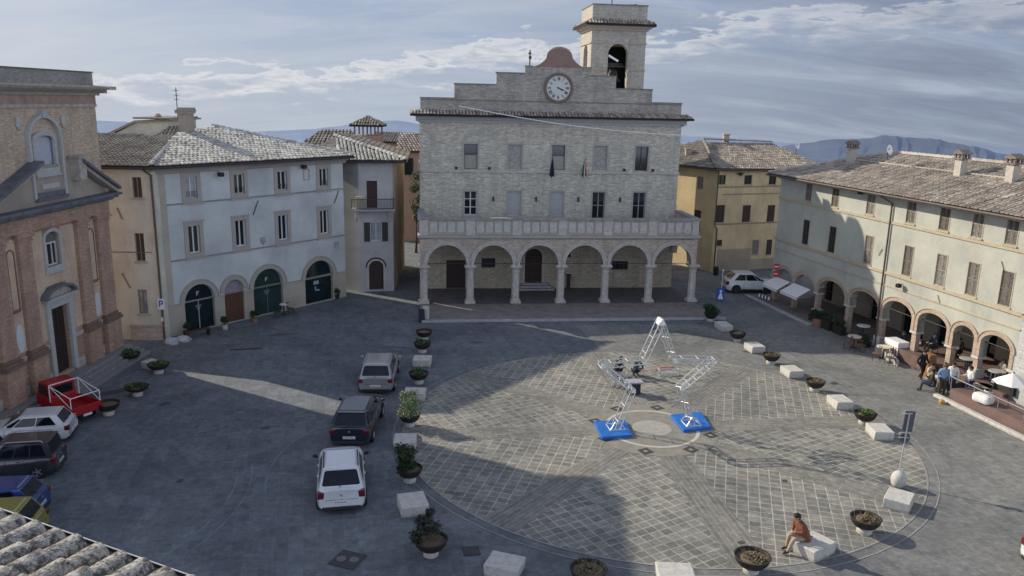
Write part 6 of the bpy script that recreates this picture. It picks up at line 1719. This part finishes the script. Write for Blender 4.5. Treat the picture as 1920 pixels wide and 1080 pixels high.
decal(462, 655, 15, .9, 'long dark repaired strip in the paving of the upper left square', plain('patch_dark', (.05, .05, .052), .9, var=.3), 'paving_patch', .09)
decal(1072, 598, 7, .35, 'dark opening in the terrace kerb', m_cover, 'drain_cover', .15)

# ================================================================== TRUSS STAR
g1 = Vector((4.75, 33.99, 0)); g2 = Vector((8.52, 34.66, 0))
az = math.degrees(math.atan2(g2.y - g1.y, g2.x - g1.x)); mid = (g1 + g2) / 2
SF = FR(mid.x, mid.y, az)
ST = thing('truss_star', 'large aluminium truss star standing on two blue mats', 'sculpture', SF)
SRX, SRZ, SZ = 2.75, 2.75, 2.32
def sv(a, r): return (SRX * r * math.cos(rad(a)), SRZ * r * math.sin(rad(a)) + SZ)
tips = [sv(90, 1), sv(18, 1), sv(-54, 1), sv(-126, 1), sv(162, 1)]
inn = [sv(54, .44), sv(-18, .44), sv(-90, .44), sv(-162, .44), sv(126, .44)]
tips[2] = (tips[2][0] * 1.12, .1); tips[3] = (tips[3][0] * 1.12, .1)
def truss(mb, a, b, d=.22, yy=(-.25, .25), r=.024):
    A = Vector((a[0], 0, a[1])); Bv = Vector((b[0], 0, b[1])); dr = (Bv - A).normalized(); nn = Vector((-dr.z, 0, dr.x)) * d / 2
    L = (Bv - A).length; n = max(3, int(L / .34))
    for y in yy:
        o = Vector((0, y, 0))
        mb.tube([A + nn + o, Bv + nn + o], r, 6); mb.tube([A - nn + o, Bv - nn + o], r, 6)
        for k in range(n):
            p = A.lerp(Bv, k / n); q = A.lerp(Bv, (k + 1) / n); s = 1 if k % 2 else -1
            mb.tube([p + nn * s + o, q - nn * s + o], r * .6, 4)
        mb.tube([A + nn + o, A - nn + o], r, 5); mb.tube([Bv + nn + o, Bv - nn + o], r, 5)
    for k in range(0, n + 1, 1):
        p = A.lerp(Bv, k / n); s = 1 if k % 2 else -1
        mb.tube([p + nn + Vector((0, yy[0], 0)), p + nn * s + Vector((0, yy[1], 0))], r * .6, 4)
order = [(tips[0], inn[0]), (inn[0], tips[1]), (tips[1], inn[1]), (inn[1], tips[2]), (tips[3], inn[3]), (inn[3], tips[4]), (tips[4], inn[4]), (inn[4], tips[0])]
for a, b in order:
    mb = MB(); truss(mb, a, b); part('truss_beam', mb, m_steel, ST)
for p in (tips[0], tips[1], tips[4], inn[0], inn[1], inn[3], inn[4]):
    mb = MB()
    for y in (-.27, .27):
        mb.box(p[0] - .09, p[0] + .09, y - .02, y + .02, p[1] - .08, p[1] + .08, None)
    parts('joint', mb, plain('bright_steel', (.8, .8, .76), .4, metal=.3), ST)
mb = MB(); mb.prism([(tips[0][0] - .14, tips[0][1] - .1), (tips[0][0] + .14, tips[0][1] - .1), (tips[0][0] + .05, tips[0][1] + .16), (tips[0][0] - .05, tips[0][1] + .16)], -.27, .27); part('tip_cover', mb, m_whitep, ST)
for p in (tips[2], tips[3]):
    mb = MB(); c = p[0]
    mb.tube([(c - .35, -.35, .16), (c + .35, -.35, .16), (c + .35, .35, .16), (c - .35, .35, .16), (c - .35, -.35, .16)], .03, 6)
    mb.tube([(c - .35, -.35, .16), (c - .12, -.27, .5), (c + .12, -.27, .5), (c + .35, -.35, .16)], .028, 6); mb.tube([(c - .35, .35, .16), (c - .12, .27, .5), (c + .12, .27, .5), (c + .35, .35, .16)], .028, 6)
    part('foot_frame', mb, m_steel, ST)
for (pts, lb) in (([(1113, 795), (1172, 793), (1185, 821), (1128, 826)], 'left'), ([(1256, 783), (1313, 777), (1333, 806), (1281, 812)], 'right')):
    q = [G(*p) for p in pts]; c = sum(q, Vector()) / 4
    mb = MB(); mb.prism([(p.x - c.x, p.y - c.y) for p in q], .022, .16, 'z')
    solo('blue_mat', mb, m_blue, 'blue square mat under the %s foot of the truss star' % lb, 'mat', M=Matrix.Translation((c.x, c.y, 0)), group='blue mats under the star', bevel=.02)
g = G(1187, 738)
o = thing('equipment_case', 'grey topped black equipment case beside the truss star', 'equipment case', FR(g.x, g.y, 8))
mb = MB(); mb.box(-.32, .32, -.22, .22, 0.02, .62); part('body', mb, m_plastic, o, bevel=.02)
mb = MB(); mb.box(-.5, .45, -.3, .3, .62, .7); part('lid', mb, plain('lid_grey', (.38, .38, .42), .6), o, bevel=.01)
def truss_piece(px, py, az, L, label):
    g = G(px, py); mb = MB()
    for y in (-.15, .15):
        for z in (.05, .35): mb.tube([(0, y, z), (L, y, z)], .025, 5)
        for k in range(int(L / .3) + 1): mb.tube([(k * .3, y, .05), (min(L, k * .3 + .3), y, .35)], .014, 4)
    for x in (0, L):
        mb.tube([(x, -.15, .05), (x, .15, .05), (x, .15, .35), (x, -.15, .35), (x, -.15, .05)], .025, 5)
    solo('truss_section', mb, m_steel, label, 'truss section', M=FR(g.x, g.y, az, .02), group='spare truss sections')
truss_piece(1144, 712, 5, .9, 'short spare truss section lying left of the equipment case')
truss_piece(1150, 728, 60, .5, 'stubby truss corner piece lying below the crouching worker')
truss_piece(1235, 705, 10, 1.1, 'spare truss section lying behind the star')
mb = MB(); mb.box(-.5, .5, -.2, .2, 0, .03); mb.box(-.1, .7, .1, .35, .03, .06); g = G(1242, 692)
solo('folded_banner', mb, plain('banner_red', (.36, .20, .18), .8, var=.4, scale=3), 'crumpled red and white banner on the ground behind the star', 'banner', M=FR(g.x, g.y, 10, .02))

# ================================================================== PEOPLE
def skin_mesh(name, V, E, Rr, mat, sub=1):
    me = bpy.data.meshes.new(name + '_cage'); me.from_pydata([tuple(v) for v in V], E, [])
    o = bpy.data.objects.new(name + '_cage', me); COL.objects.link(o)
    sk = o.modifiers.new('Skin', 'SKIN'); sk.use_smooth_shade = True
    ss = o.modifiers.new('Sub', 'SUBSURF'); ss.levels = sub; ss.render_levels = sub
    if not me.skin_vertices:
        bpy.context.view_layer.objects.active = o
    for i, r in enumerate(Rr):
        d = me.skin_vertices[0].data[i]
        d.radius = r if isinstance(r, tuple) else (r, r); d.use_root = (i == 0)
    dg = bpy.context.evaluated_depsgraph_get()
    m2 = bpy.data.meshes.new_from_object(o.evaluated_get(dg))
    m2.name = name; m2.materials.clear(); m2.materials.append(mat)
    bpy.data.objects.remove(o); bpy.data.meshes.remove(me)
    return m2
POSES = {
 'stand': {},
 'walk': dict(kneeL=(.11, .16, .50), ankL=(.11, .10, .12), kneeR=(-.11, .02, .5), ankR=(-.11, -.22, .13), elL=(.27, -.12, 1.14), wrL=(.25, -.08, .90), elR=(-.27, .02, 1.14), wrR=(-.25, .20, .95)),
 'serve': dict(elL=(.25, .05, 1.15), wrL=(.18, .30, 1.18), elR=(-.25, .05, 1.15), wrR=(-.18, .28, 1.10)),
 'sit': dict(drop=.46, kneeL=(.13, .46, .50), ankL=(.13, .48, .09), kneeR=(-.13, .46, .50), ankR=(-.13, .50, .09), elL=(.25, .02, .74), wrL=(.16, .26, .70), elR=(-.25, .02, .74), wrR=(-.16, .26, .70)),
 'hunch': dict(drop=.46, lean=.20, kneeL=(.15, .44, .52), ankL=(.14, .50, .09), kneeR=(-.12, .46, .50), ankR=(-.10, .62, .09), elL=(.24, .25, .72), wrL=(.06, .42, .68), elR=(-.24, .25, .72), wrR=(-.06, .42, .68)),
 'crouch': dict(drop=.62, lean=.18, kneeL=(.18, .34, .48), ankL=(.14, .04, .09), kneeR=(-.18, .34, .42), ankR=(-.14, -.02, .09), elL=(.26, .30, .60), wrL=(.14, .50, .50), elR=(-.26, .30, .60), wrR=(-.14, .50, .45)),
}
def person(label, M, pose, top, trouser, hair=None, coat=0.0, scale=1.0, group=None, shoes=None):
    P_ = POSES[pose]; drop = P_.get('drop', 0); lean = P_.get('lean', 0)
    def b(x, y, z, k): return (x, y + lean * k, z - drop)
    J = dict(pel=b(0, 0, .95, 0), spi=b(0, .0, 1.15, .5), che=b(0, 0, 1.34, 1.0), nek=b(0, .01, 1.49, 1.35), hed=b(0, .04, 1.60, 1.6), hdt=b(0, .035, 1.68, 1.75),
             shL=b(.17, 0, 1.42, 1.2), shR=b(-.17, 0, 1.42, 1.2), hiL=b(.10, 0, .90, 0), hiR=b(-.10, 0, .90, 0),
             kneeL=(.11, .03, .50), kneeR=(-.11, .03, .50), ankL=(.11, 0, .09), ankR=(-.11, 0, .09),
             elL=(.26, -.03, 1.14), elR=(-.26, -.03, 1.14), wrL=(.27, .08, .90), wrR=(-.27, .08, .90))
    for k, v in P_.items():
        if k not in ('drop', 'lean'): J[k] = v
    for s in 'LR':
        a = Vector(J['ank' + s]); J['toe' + s] = (a.x * 1.1, a.y + .17, max(.035, a.z - .055)); J['hel' + s] = (a.x, a.y - .05, max(.035, a.z - .055))
    V = []; E_ = []; Rr = []; idx = {}
    def add(n, r, par=None, pos=None):
        V.append(Vector(pos if pos is not None else J[n])); Rr.append(r); idx[n] = len(V) - 1
        if par is not None: E_.append((idx[par], idx[n]))
    add('pel', (.145, .10)); add('spi', (.125, .09), 'pel'); add('che', (.145, .10), 'spi'); add('nek', .055, 'che'); add('hed', (.082, .10), 'nek'); add('hdt', (.075, .09), 'hed')
    for s in 'LR':
        add('sh' + s, .065, 'che'); add('el' + s, .045, 'sh' + s); add('wr' + s, .028, 'el' + s)
        w_ = Vector(J['wr' + s]); d = (w_ - Vector(J['el' + s])).normalized(); sd2 = d.cross(Vector((0, 0, 1))).normalized() if abs(d.z) < .9 else Vector((0, 1, 0))
        add('pa' + s, (.038, .018), 'wr' + s, w_ + d * .07)
        for k, (off, ln) in enumerate(((-.03, .07), (-.01, .085), (.01, .08), (.028, .062))):
            add('f%d%s' % (k, s), .0095, 'pa' + s, w_ + d * (.11 + ln * .3) + sd2 * off); add('g%d%s' % (k, s), .008, 'f%d%s' % (k, s), w_ + d * (.11 + ln) + sd2 * off - Vector((0, 0, .02)))
        add('t' + s, .010, 'pa' + s, w_ + d * .075 - sd2 * .055); add('u' + s, .009, 't' + s, w_ + d * .11 - sd2 * .07)
        add('hi' + s, .09, 'pel'); add('knee' + s, .058, 'hi' + s); add('ank' + s, .038, 'knee' + s); add('toe' + s, (.042, .03), 'ank' + s)
    o = thing('person', label, 'person', M @ Matrix.Scale(scale, 4), group)
    bod = part('body', skin_mesh('body', V, E_, Rr, m_skin, 1), None, o)
    def sub(name, chains, mat):
        V2 = []; E2 = []; R2 = []; ix = {}
        for ch in chains:
            prev = None
            for n, r in ch:
                if n not in ix: V2.append(Vector(J[n]) if not isinstance(n, tuple) else Vector(n)); R2.append(r); ix[n] = len(V2) - 1
                if prev is not None: E2.append((ix[prev], ix[n]))
                prev = n
        return part(name, skin_mesh(name, V2, E2, R2, mat, 1), None, o)
    pl = J['pel']; low = (pl[0], pl[1] - .02, pl[2] - .06 - coat * .15)
    sub('jacket' if coat else 'top', [[('pel', (.175 + coat * .05, .135 + coat * .04)), ('spi', (.160 + coat * .03, .125 + coat * .03)), ('che', (.175, .13)), ('shL', .085), ('elL', .060), ('wrL', .042)], [('pel', .17), (low, (.17 + coat * .05, .14 + coat * .04))], [('che', .17), ('shR', .085), ('elR', .060), ('wrR', .042)], [('che', .17), ('nek', .06)]], top)
    sub('trousers', [[('pel', (.16, .125)), ('hiL', .11), ('kneeL', .078), ('ankL', .055)], [('pel', .16), ('hiR', .11), ('kneeR', .078), ('ankR', .055)]], trouser)
    for s in 'LR': sub('shoe', [[('hel' + s, .042), ('ank' + s, .046), ('toe' + s, (.046, .034))]], shoes or m_pot)
    h = J['hed']; mb = MB(); mb.ball((h[0], h[1] - .018, h[2] + .055), .105, .118, .085, 12, 7, .03); mb.ball((h[0], h[1] - .06, h[2] - .0), .095, .07, .10, 10, 6, .03)
    part('hair', mb, hair or m_hair, o, smooth=True)
    mb = MB(); mb.ball((h[0], h[1] + .11, h[2] - .005), .014, .022, .02, 6, 4); part('nose', mb, m_skin, o)
    mb = MB()
    for x in (-.032, .032): mb.ball((h[0] + x, h[1] + .094, h[2] + .02), .011, .008, .008, 6, 4)
    mb.box(h[0] - .025, h[0] + .025, h[1] + .085, h[1] + .1, h[2] - .05, h[2] - .042); part('eyes_and_mouth', mb, plain('feature_dark', (.08, .03, .03), .6), o)
    mb = MB()
    for x in (-.088, .088): mb.ball((h[0] + x, h[1], h[2]), .014, .022, .032, 6, 5)
    part('ears', mb, m_skin, o)
    return o
c_black = plain('cloth_black', (.018, .018, .02), .9, var=.2); c_navy = plain('cloth_navy', (.03, .04, .08), .9, var=.2); c_teal = plain('cloth_teal', (.05, .09, .11), .9, var=.2)
c_brown = plain('cloth_brown', (.20, .075, .035), .9, var=.2); c_tan = plain('cloth_tan', (.38, .30, .22), .9, var=.1); c_jean = plain('cloth_jeans', (.04, .06, .11), .9, var=.2); c_olive = plain('cloth_olive', (.06, .055, .03), .9, var=.2)
c_lblue = plain('cloth_light_blue', (.20, .33, .50), .9, var=.2); c_white = plain('cloth_white', (.68, .68, .66), .9, var=.08); c_cream = plain('cloth_cream', (.55, .46, .34), .9, var=.1); m_hairg = plain('hair_grey', (.12, .09, .07), .8, var=.3)
def at(px, py, az, z=0.0):
    g = G(px, py, z); return FR(g.x, g.y, az, z)
g = G(1524, 1036)
person('man in a brown jacket hunched forward sitting on a stone bench', FR(g.x - .28, g.y + .12, 105, .02), 'hunch', c_brown, c_tan, m_hair, coat=1.5, scale=1.1)
person('worker dressed in black crouching at the left of the truss star', at(1154, 706, -60), 'crouch', c_black, c_black)
person('worker in teal crouching behind the upper leg of the truss star', at(1190, 703, -150), 'crouch', c_teal, c_navy)
person('person dressed in black walking in front of the café terrace', at(1726, 712, 200), 'walk', c_black, c_black)
person('person in light blue top and dark trousers standing among the café tables', at(1764, 742, 170), 'stand', c_lblue, c_olive, m_hairg)
person('person in white shirt standing next to the one in light blue', at(1781, 738, 150), 'stand', c_white, c_navy)
def rloc(u, y, z, a): return RF @ Matrix.Translation((u, y, z)) @ Matrix.Rotation(rad(a), 4, 'Z')
person('waiter in white with dark apron standing by the right end of the terrace', rloc(9.3, -1.0, .0, 180), 'serve', c_white, c_navy)
person('seated guest in navy inside the arch left of the white table', rloc(1.9, .9, .12, 160), 'sit', c_navy, c_jean, m_hairg)
person('seated guest in white top inside the fifth arch from the alley', rloc(2.7, 1.2, .12, 200), 'sit', c_white, c_jean)
person('seated guest in patterned navy top inside the sixth arch', rloc(4.5, .8, .75, 180), 'sit', c_navy, c_black, m_hairg)
person('seated guest in black at the back of the sixth arch', rloc(5.5, 1.6, .75, 200), 'sit', c_black, c_black)
person('seated guest in white inside the narrow seventh arch', rloc(7.3, 1.1, .75, 180), 'sit', c_white, c_black)
person('seated guest in cream jacket inside the last arch', rloc(9.3, .9, .75, 180), 'sit', c_cream, c_jean, m_hairg)
person('seated guest in black beside the one in the cream jacket', rloc(10.0, 1.2, .75, 215), 'sit', c_black, c_navy)
person('seated guest in olive facing the blue topped person', at(1745, 735, 60), 'sit', c_olive, c_jean)
person('seated guest in cream beside the walking person in black', at(1742, 722, 200), 'sit', c_cream, c_navy)
person('visitor in dark clothes standing in the shade of the third arch', rloc(-4.4, 1.6, .13, 180), 'stand', c_teal, c_white)

# ================================================================== CAFÉ FURNITURE
m_tabtop = plain('table_top', (.66, .60, .50), .6, var=.1); m_wick = plain('wicker', (.16, .10, .055), .8, var=.4, scale=20)
def table(M, label, top=m_tabtop, r=.42, h=.75):
    t = thing('cafe_table', label, 'table', M, 'round tables along the café arcade')
    mb = MB(); mb.lathe([(r - .02, 0), (r, .015), (r, .035), (r - .02, .05)], (0, 0, h - .05), 24); part('table_top', mb, top, t)
    mb = MB(); mb.lathe([(.24, 0), (.22, .03), (.04, .06), (.035, h - .05)], (0, 0, 0), 14); part('pedestal', mb, m_iron, t)
def chair(M, label, mat=m_wick):
    t = thing('cafe_chair', label, 'chair', M, 'chairs along the café arcade')
    mb = MB(); mb.box(-.22, .22, -.21, .21, .42, .46); part('seat', mb, mat, t, bevel=.01)
    mb = MB()
    for k in range(6): a = rad(-60 + 24 * k); mb.tube([(.24 * math.sin(a), -.24 * math.cos(a) + .02, .44), (.25 * math.sin(a), -.27 * math.cos(a), .82)], .012, 4)
    mb.tube([(.25 * math.sin(rad(q)), -.27 * math.cos(rad(q)), .83) for q in range(-70, 71, 20)], .02, 6); part('backrest', mb, mat, t)
    for x in (-.19, .19):
        for y in (-.18, .18): mb = MB(); mb.tube([(x, y, .42), (x * 1.1, y * 1.15, 0)], .014, 5); part('leg', mb, m_iron, t)
table(at(1600, 652, 0), 'round pale café table in shade left of the sheeted barrier'); table(at(1655, 672, 0), 'round pale café table next to the brick column in the middle of the arcade')
table(at(1840, 748, 0), 'round pale café table at the foot of the brown ramp'); table(rloc(-1.2, .4, .13, 0), 'round white table inside the fourth arch', m_whitep)
table(rloc(4.9, 1.5, .75, 0), 'round white table with guests inside the sixth arch', m_whitep); table(rloc(9.6, .3, .75, 0), 'round pale table with guests inside the last arch', plain('table_grey', (.4, .4, .38), .6)); table(rloc(7.5, .4, .75, 0), 'round pale table inside the narrow seventh arch', MATS['table_grey'])
table(at(1758, 733, 0), 'round table with guests between the standing people', m_whitep)
for px, py, a, l in ((1588, 655, 60, 'wicker chair left of the shaded table'), (1612, 660, -60, 'wicker chair right of the shaded table'), (1642, 676, 70, 'wicker chair left of the column table'), (1668, 684, -80, 'wicker chair right of the column table'),
                     (1824, 752, 80, 'wicker chair left of the ramp table'), (1852, 762, -70, 'pale chair right of the ramp table'), (1866, 745, -100, 'pale chair nearest the brown ramp')):
    chair(at(px, py, a), l, m_wick if 'wicker' in l else c_white)
for u, y, z, a, l in ((-.4, .6, .13, 90, 'chair inside the fourth arch'), (1.9, .85, .12, 160, 'chair under the guest in navy in the fifth arch'), (2.7, 1.15, .12, 200, 'chair under the guest in white in the fifth arch'), (4.5, .75, .75, 180, 'chair under the guest in the sixth arch'), (7.3, 1.05, .75, 180, 'chair in the seventh arch'), (9.3, .85, .75, 180, 'chair under the guest in the cream jacket')):
    chair(rloc(u, y, z, a), l)
def box_planter(M, label, L=1.2, h=.5, veg=1, mat=m_pot):
    o = thing('box_planter', label, 'planter', M, 'box planters fencing the café')
    mb = MB(); mb.box(-L / 2, L / 2, -.2, .2, 0, h); mb.box(-L / 2 - .02, L / 2 + .02, -.22, .22, h - .05, h + .001); part('trough', mb, mat, o, bevel=.01)
    if veg:
        mb = MB()
        for k in range(3): leafcloud(mb, (-L / 2 + L * (k + .5) / 3, 0, h + .22), L / 4, .25, .3, 420, .06, int(L * 100) + k + len(label), .2)
        part('foliage', mb, [m_leafd, m_leaf], o)
box_planter(rloc(-5.0, -.55, .0, 0), 'dark box planter with bushes left of the brown pot under the third arch', 1.1, .55); box_planter(rloc(-3.6, -.6, 0, 0), 'dark box planter with bushes in front of the third arch column', 1.0, .6)
box_planter(rloc(-2.4, -.5, 0, 0), 'dark box planter with tall bushes under the fourth arch', .9, .55); box_planter(rloc(.3, -.6, 0, 20), 'dark box planter beside the table at the arcade middle', .7, .35)
box_planter(rloc(10.6, .0, .75, 0), 'box planter with ivy at the right end of the café', 1.2, .45)
box_planter(rloc(7.7, -.9, 0, 0), 'grey box planter fencing the café left of the last column', 1.8, .6, 0, plain('fence_grey', (.09, .08, .075), .8, var=.3))
mb = MB(); mb.box(-.3, .3, -.3, .3, 0, .45); solo('terracotta_pot', mb, plain('terracotta', (.30, .15, .10), .85, var=.2), 'square terracotta pot between the dark box planters', 'pot', M=rloc(-4.3, -.75, 0, 0), bevel=.03)
# white draped counter with red trimmed cloth, wood cabinet, barrier sheet, parasol
o = thing('draped_table', 'white covered table with red and white striped skirt in the fifth arch', 'table', rloc(2.6, -.1, .1, 0))
mb = MB(); mb.box(-.62, .62, -.4, .4, .62, .98); part('cover', mb, m_whitep, o, bevel=.04)
mb = MB()
for k in range(12): mb.cur = k % 2; mb.box(-.62 + k * .1033, -.62 + (k + 1) * .1033, -.41, .41, .18, .62)
part('skirt', mb, [plain('cloth_red', (.35, .08, .06), .9), m_cloth], o)
mb = MB(); mb.prism([(-1.3, 0), (1.2, 0), (1.2, .35), (.2, .62), (-1.3, .5)], -.04, .04); solo('barrier_sheet', mb, plain('sheet_grey', (.45, .43, .41), .8, var=.2, scale=2), 'pale sagging sheet hung as a low barrier below the white covered table', 'barrier', M=rloc(3.0, -1.0, 0, -8))
mb = MB(); mb.box(-.3, .3, -.22, .22, 0, 1.35)
o = solo('wood_cabinet', mb, plain('honey_wood', (.26, .15, .07), .6, var=.2, scale=5), 'honey coloured wooden cabinet beside the column between sixth and seventh arches', 'cabinet', M=rloc(6.05, -.75, 0, 0), bevel=.015)
mb = MB(); mb.box(-.27, -.01, -.235, -.22, .1, 1.28); mb.box(.01, .27, -.235, -.22, .1, 1.28); part('cabinet_door', mb, plain('honey_wood_dark', (.28, .15, .06), .6, var=.2), o)
o = thing('parasol', 'half open white parasol at the right end of the café terrace', 'parasol', rloc(12.0, -1.2, .3, 0))
mb = MB(); n = 8
for k in range(n):
    a0 = 2 * math.pi * k / n; a1 = 2 * math.pi * (k + 1) / n
    mb.face([(0, 0, 2.0), (.85 * math.cos(a0), .85 * math.sin(a0), 1.5), (.85 * math.cos(a1), .85 * math.sin(a1), 1.5)])
part('canopy', mb, m_cloth, o)
mb = MB(); mb.tube([(0, 0, 0), (0, 0, 2.05)], .025, 6); part('pole', mb, m_iron, o)
mb = MB(); mb.box(-.45, .45, -.3, .3, 0, .45); solo('white_sack', mb, m_cloth, 'rounded white covered bundle behind the ramp kerb at the right edge', 'bundle', M=rloc(11.4, -3.1 + 1.0, .62, 10), bevel=.15)
mb = MB(); mb.ball((0, 0, .12), .16, .16, .12, 8, 5); mb.box(-.1, .1, -.1, .1, 0, .05); solo('orange_bag', mb, plain('bag_orange', (.5, .28, .08), .8), 'small orange bag on the ground below the wooden cabinet', 'bag', M=at(1765, 757, 0))
# striped guard rail near the alley end of the arcade
mb = MB()
for k in range(7): mb.cur = k % 2; mb.box(-.6 + k * .17, -.6 + (k + 1) * .17, -.03, .03, .25, .5)
solo('striped_barrier', mb, [m_whitep, m_black], 'black and white striped low barrier at the alley end of the arcade', 'barrier', M=rloc(-11.2, -.9, .0, 10))
mb = MB(); mb.box(-.6, 1.2, -.03, .03, .95, 1.0); mb.box(-.6, 1.2, -.03, .03, .5, .55)
for k in range(4): mb.box(-.6 + k * .58, -.55 + k * .58, -.03, .03, 0, 1)
solo('metal_fence', mb, m_iron, 'low metal railing beside the white crossover', 'railing', M=rloc(-12.6, .6, 0, 90))
# signs near the alley
def road_sign(M, label, h, cols):
    o = thing('road_sign', label, 'road sign', M)
    mb = MB(); mb.tube([(0, 0, 0), (0, 0, h)], .03, 6); part('post', mb, m_steel, o)
    for i, (c, z) in enumerate(cols):
        Mx = Matrix.Translation((0, -.04, z)) @ Matrix.Rotation(rad(90), 4, 'X')
        mb = MB(); mb.lathe([(.24, 0), (.24, .02)], (0, 0, 0), 24, True, Mx); sp_ = part('sign_disc', mb, c, o)
        mb = MB(); mb.box(-.15, .15, -.035, .035, .021, .024, Mx); part('sign_bar', mb, m_whitep, sp_)
    return o
m_sred = plain('sign_red', (.5, .03, .03), .5); m_sblue = plain('sign_blue', (.03, .10, .45), .5)
road_sign(at(1449, 566, -10), 'two red and white round signs on a post at the end of the arcade', 3.0, [(m_sred, 2.75), (m_sred, 2.2)])
o = thing('street_number_sign', 'white sign with blue P shaped mark fixed to the corner downpipe', 'sign', CF @ Matrix.Translation((.15, -.2, 0)))
mb = MB(); mb.box(-.2, .2, -.02, .0, 1.95, 2.6); part('sign_plate', mb, m_whitep, o)
mb = MB(); mb.box(-.12, -.05, -.03, -.02, 2.1, 2.5); mb.box(-.05, .1, -.03, -.02, 2.42, 2.5); mb.box(.05, .12, -.03, -.02, 2.28, 2.45); mb.box(-.05, .1, -.03, -.02, 2.25, 2.32); part('sign_mark', mb, m_sblue, o)
mb = MB(); mb.box(-.06, .06, -.02, 0, 1.2, 1.45); part('sticker', mb, m_whitep, o)
o = thing('a_frame_sign', 'blue board with a white figure standing beside the white crossover', 'board sign', at(1350, 563, 0))
mb = MB(); mb.prism([(-.3, .0), (.3, .0), (.28, .95), (-.28, .95)], -.04, .04); part('board', mb, m_sblue, o)
mb = MB(); mb.prism([(-.2, .1), (.2, .1), (.06, .6), (-.06, .6)], -.05, -.04); mb.ball((0, -.05, .72), .1, .02, .1, 10, 6); part('figure', mb, m_whitep, o)
mb = MB(); mb.tube([(0, 0, 0), (0, 0, 1.9)], .03, 6); mb.ball((0, 0, 1.95), .1); solo('marker_post', mb, m_whitep, 'thin white post with round top behind the blue board', 'post', M=at(1352, 553, 0))
o = thing('litter_bin', 'dark blue litter bin at the left corner of the town hall terrace', 'bin', at(793, 603, 6))
mb = MB(); mb.box(-.28, .12, -.2, .2, 0.02, .85); part('body', mb, plain('bin_navy', (.02, .025, .05), .6), o, bevel=.03)
mb = MB(); mb.box(-.02, .42, .1, .4, 0.02, 1.0); solo('corner_stone', mb, m_stone2, 'pale stone block behind the dark bin at the terrace corner', 'stone block', M=at(793, 603, 6), bevel=.03)
mb = MB(); mb.lathe([(.22, 0), (.24, .5), (.2, .75), (.0, .8)], (0, 0, 0), 16); solo('waste_bin', mb, m_black, 'black bin against the yellow house wall behind the crossover', 'bin', M=at(1342, 516, 0))
# potted plants by the white building
for px, py, lb, rr in ((422, 618, 'white pot with round dark shrub left of the brown door', .3), (478, 605, 'terracotta pot with round dark shrub right of the brown door', .3), (350, 630, 'small dark shrub at the left foot of the first shop arch', .25), (556, 575, 'dark shrub left of the fourth shop arch', .28), (568, 572, 'second dark shrub left of the fourth shop arch', .28), (632, 560, 'dark shrub right of the fourth shop arch', .26)):
    g = G(px, py); o = thing('potted_shrub', lb, 'potted plant', Matrix.Translation((g.x, g.y, 0)), 'potted shrubs along the white building')
    mb = MB(); mb.lathe([(.16, 0), (.2, .32), (.21, .34)], (0, 0, 0), 14); part('pot', mb, m_stone2 if 'white' in lb else MATS['terracotta'] if 'terra' in lb else m_pot, o)
    mb = MB(); leafcloud(mb, (0, 0, .62), rr * 1.1, rr * 1.1, rr, 700, .045, px, .4); part('foliage', mb, [m_leaf, m_leafd], o)
g = G(455, 608); mb = MB(); mb.box(-.75, .75, -.45, .45, 0, .018); solo('door_mat', mb, plain('mat_bluegrey', (.16, .18, .22), .9), 'blue grey mat on the ground outside the brown door', 'mat', M=FR(g.x, g.y, 53, .008))
g = G(372, 632); o = thing('shop_bench', 'dark slatted bench outside the first shop arch', 'bench', FR(g.x, g.y, 53))
mb = MB()
for k in range(4): mb.box(-.8, .8, -.2 + k * .1, -.12 + k * .1, .42, .46)
part('seat', mb, m_wood, o)
mb = MB()
for x in (-.7, .7): mb.box(x - .03, x + .03, -.18, .2, 0, .42)
part('leg', mb, m_iron, o)
table(FR(*(G(533, 590).to_2d()), 0), 'small table with white cloth outside the third shop arch', m_whitep, .3)
chair(FR(*(G(545, 590).to_2d()), -90), 'dark chair right of the small table outside the third shop arch', m_iron); chair(FR(*(G(520, 596).to_2d()), 90), 'dark chair left of the small table outside the third shop arch', m_iron)
g = G(322, 645); mb = MB(); mb.ball((0, 0, .12), .42, .3, .3, 10, 6, .15); mb.ball((.6, .35, .12), .5, .3, .26, 10, 6, .15); solo('plastic_sheet_pile', mb, plain('plastic_pale', (.42, .43, .46), .5, var=.2), 'crumpled pale plastic sheeting at the corner of the white building', 'sheeting', M=FR(g.x, g.y, 20), smooth=False)
# olive tree in the alley
p = G(766, 560)
tr = thing('tree', 'pale leaved tree growing in the alley left of the town hall', 'tree', Matrix.Translation((-9.35, 76, 0)))
mb = MB(); mb.tube([(0, 0, 0), (.1, 0, 1.5), (0, .1, 3.4)], .16, 8, .09)
for k in range(6): a = k * 1.05; mb.tube([(0, .05, 2.6 + k * .2), (.6 * math.cos(a), .6 * math.sin(a), 4.2 + k * .3)], .05, 5, .02)
part('trunk', mb, m_wood, tr)
mb = MB()
for k, (dx, dz) in enumerate(((0, 4.4), (.3, 5.3), (-.2, 6.2), (.1, 7.2), (.2, 3.6))): leafcloud(mb, (dx, 0, dz), .65, .8, .65, 900, .09, 300 + k, .3)
part('crown', mb, [m_leafo, m_leafd], tr)
for o in list(bpy.data.objects):
    if o.type == 'MESH' and o.data.users and not o.data.materials: o.data.materials.append(m_trim)
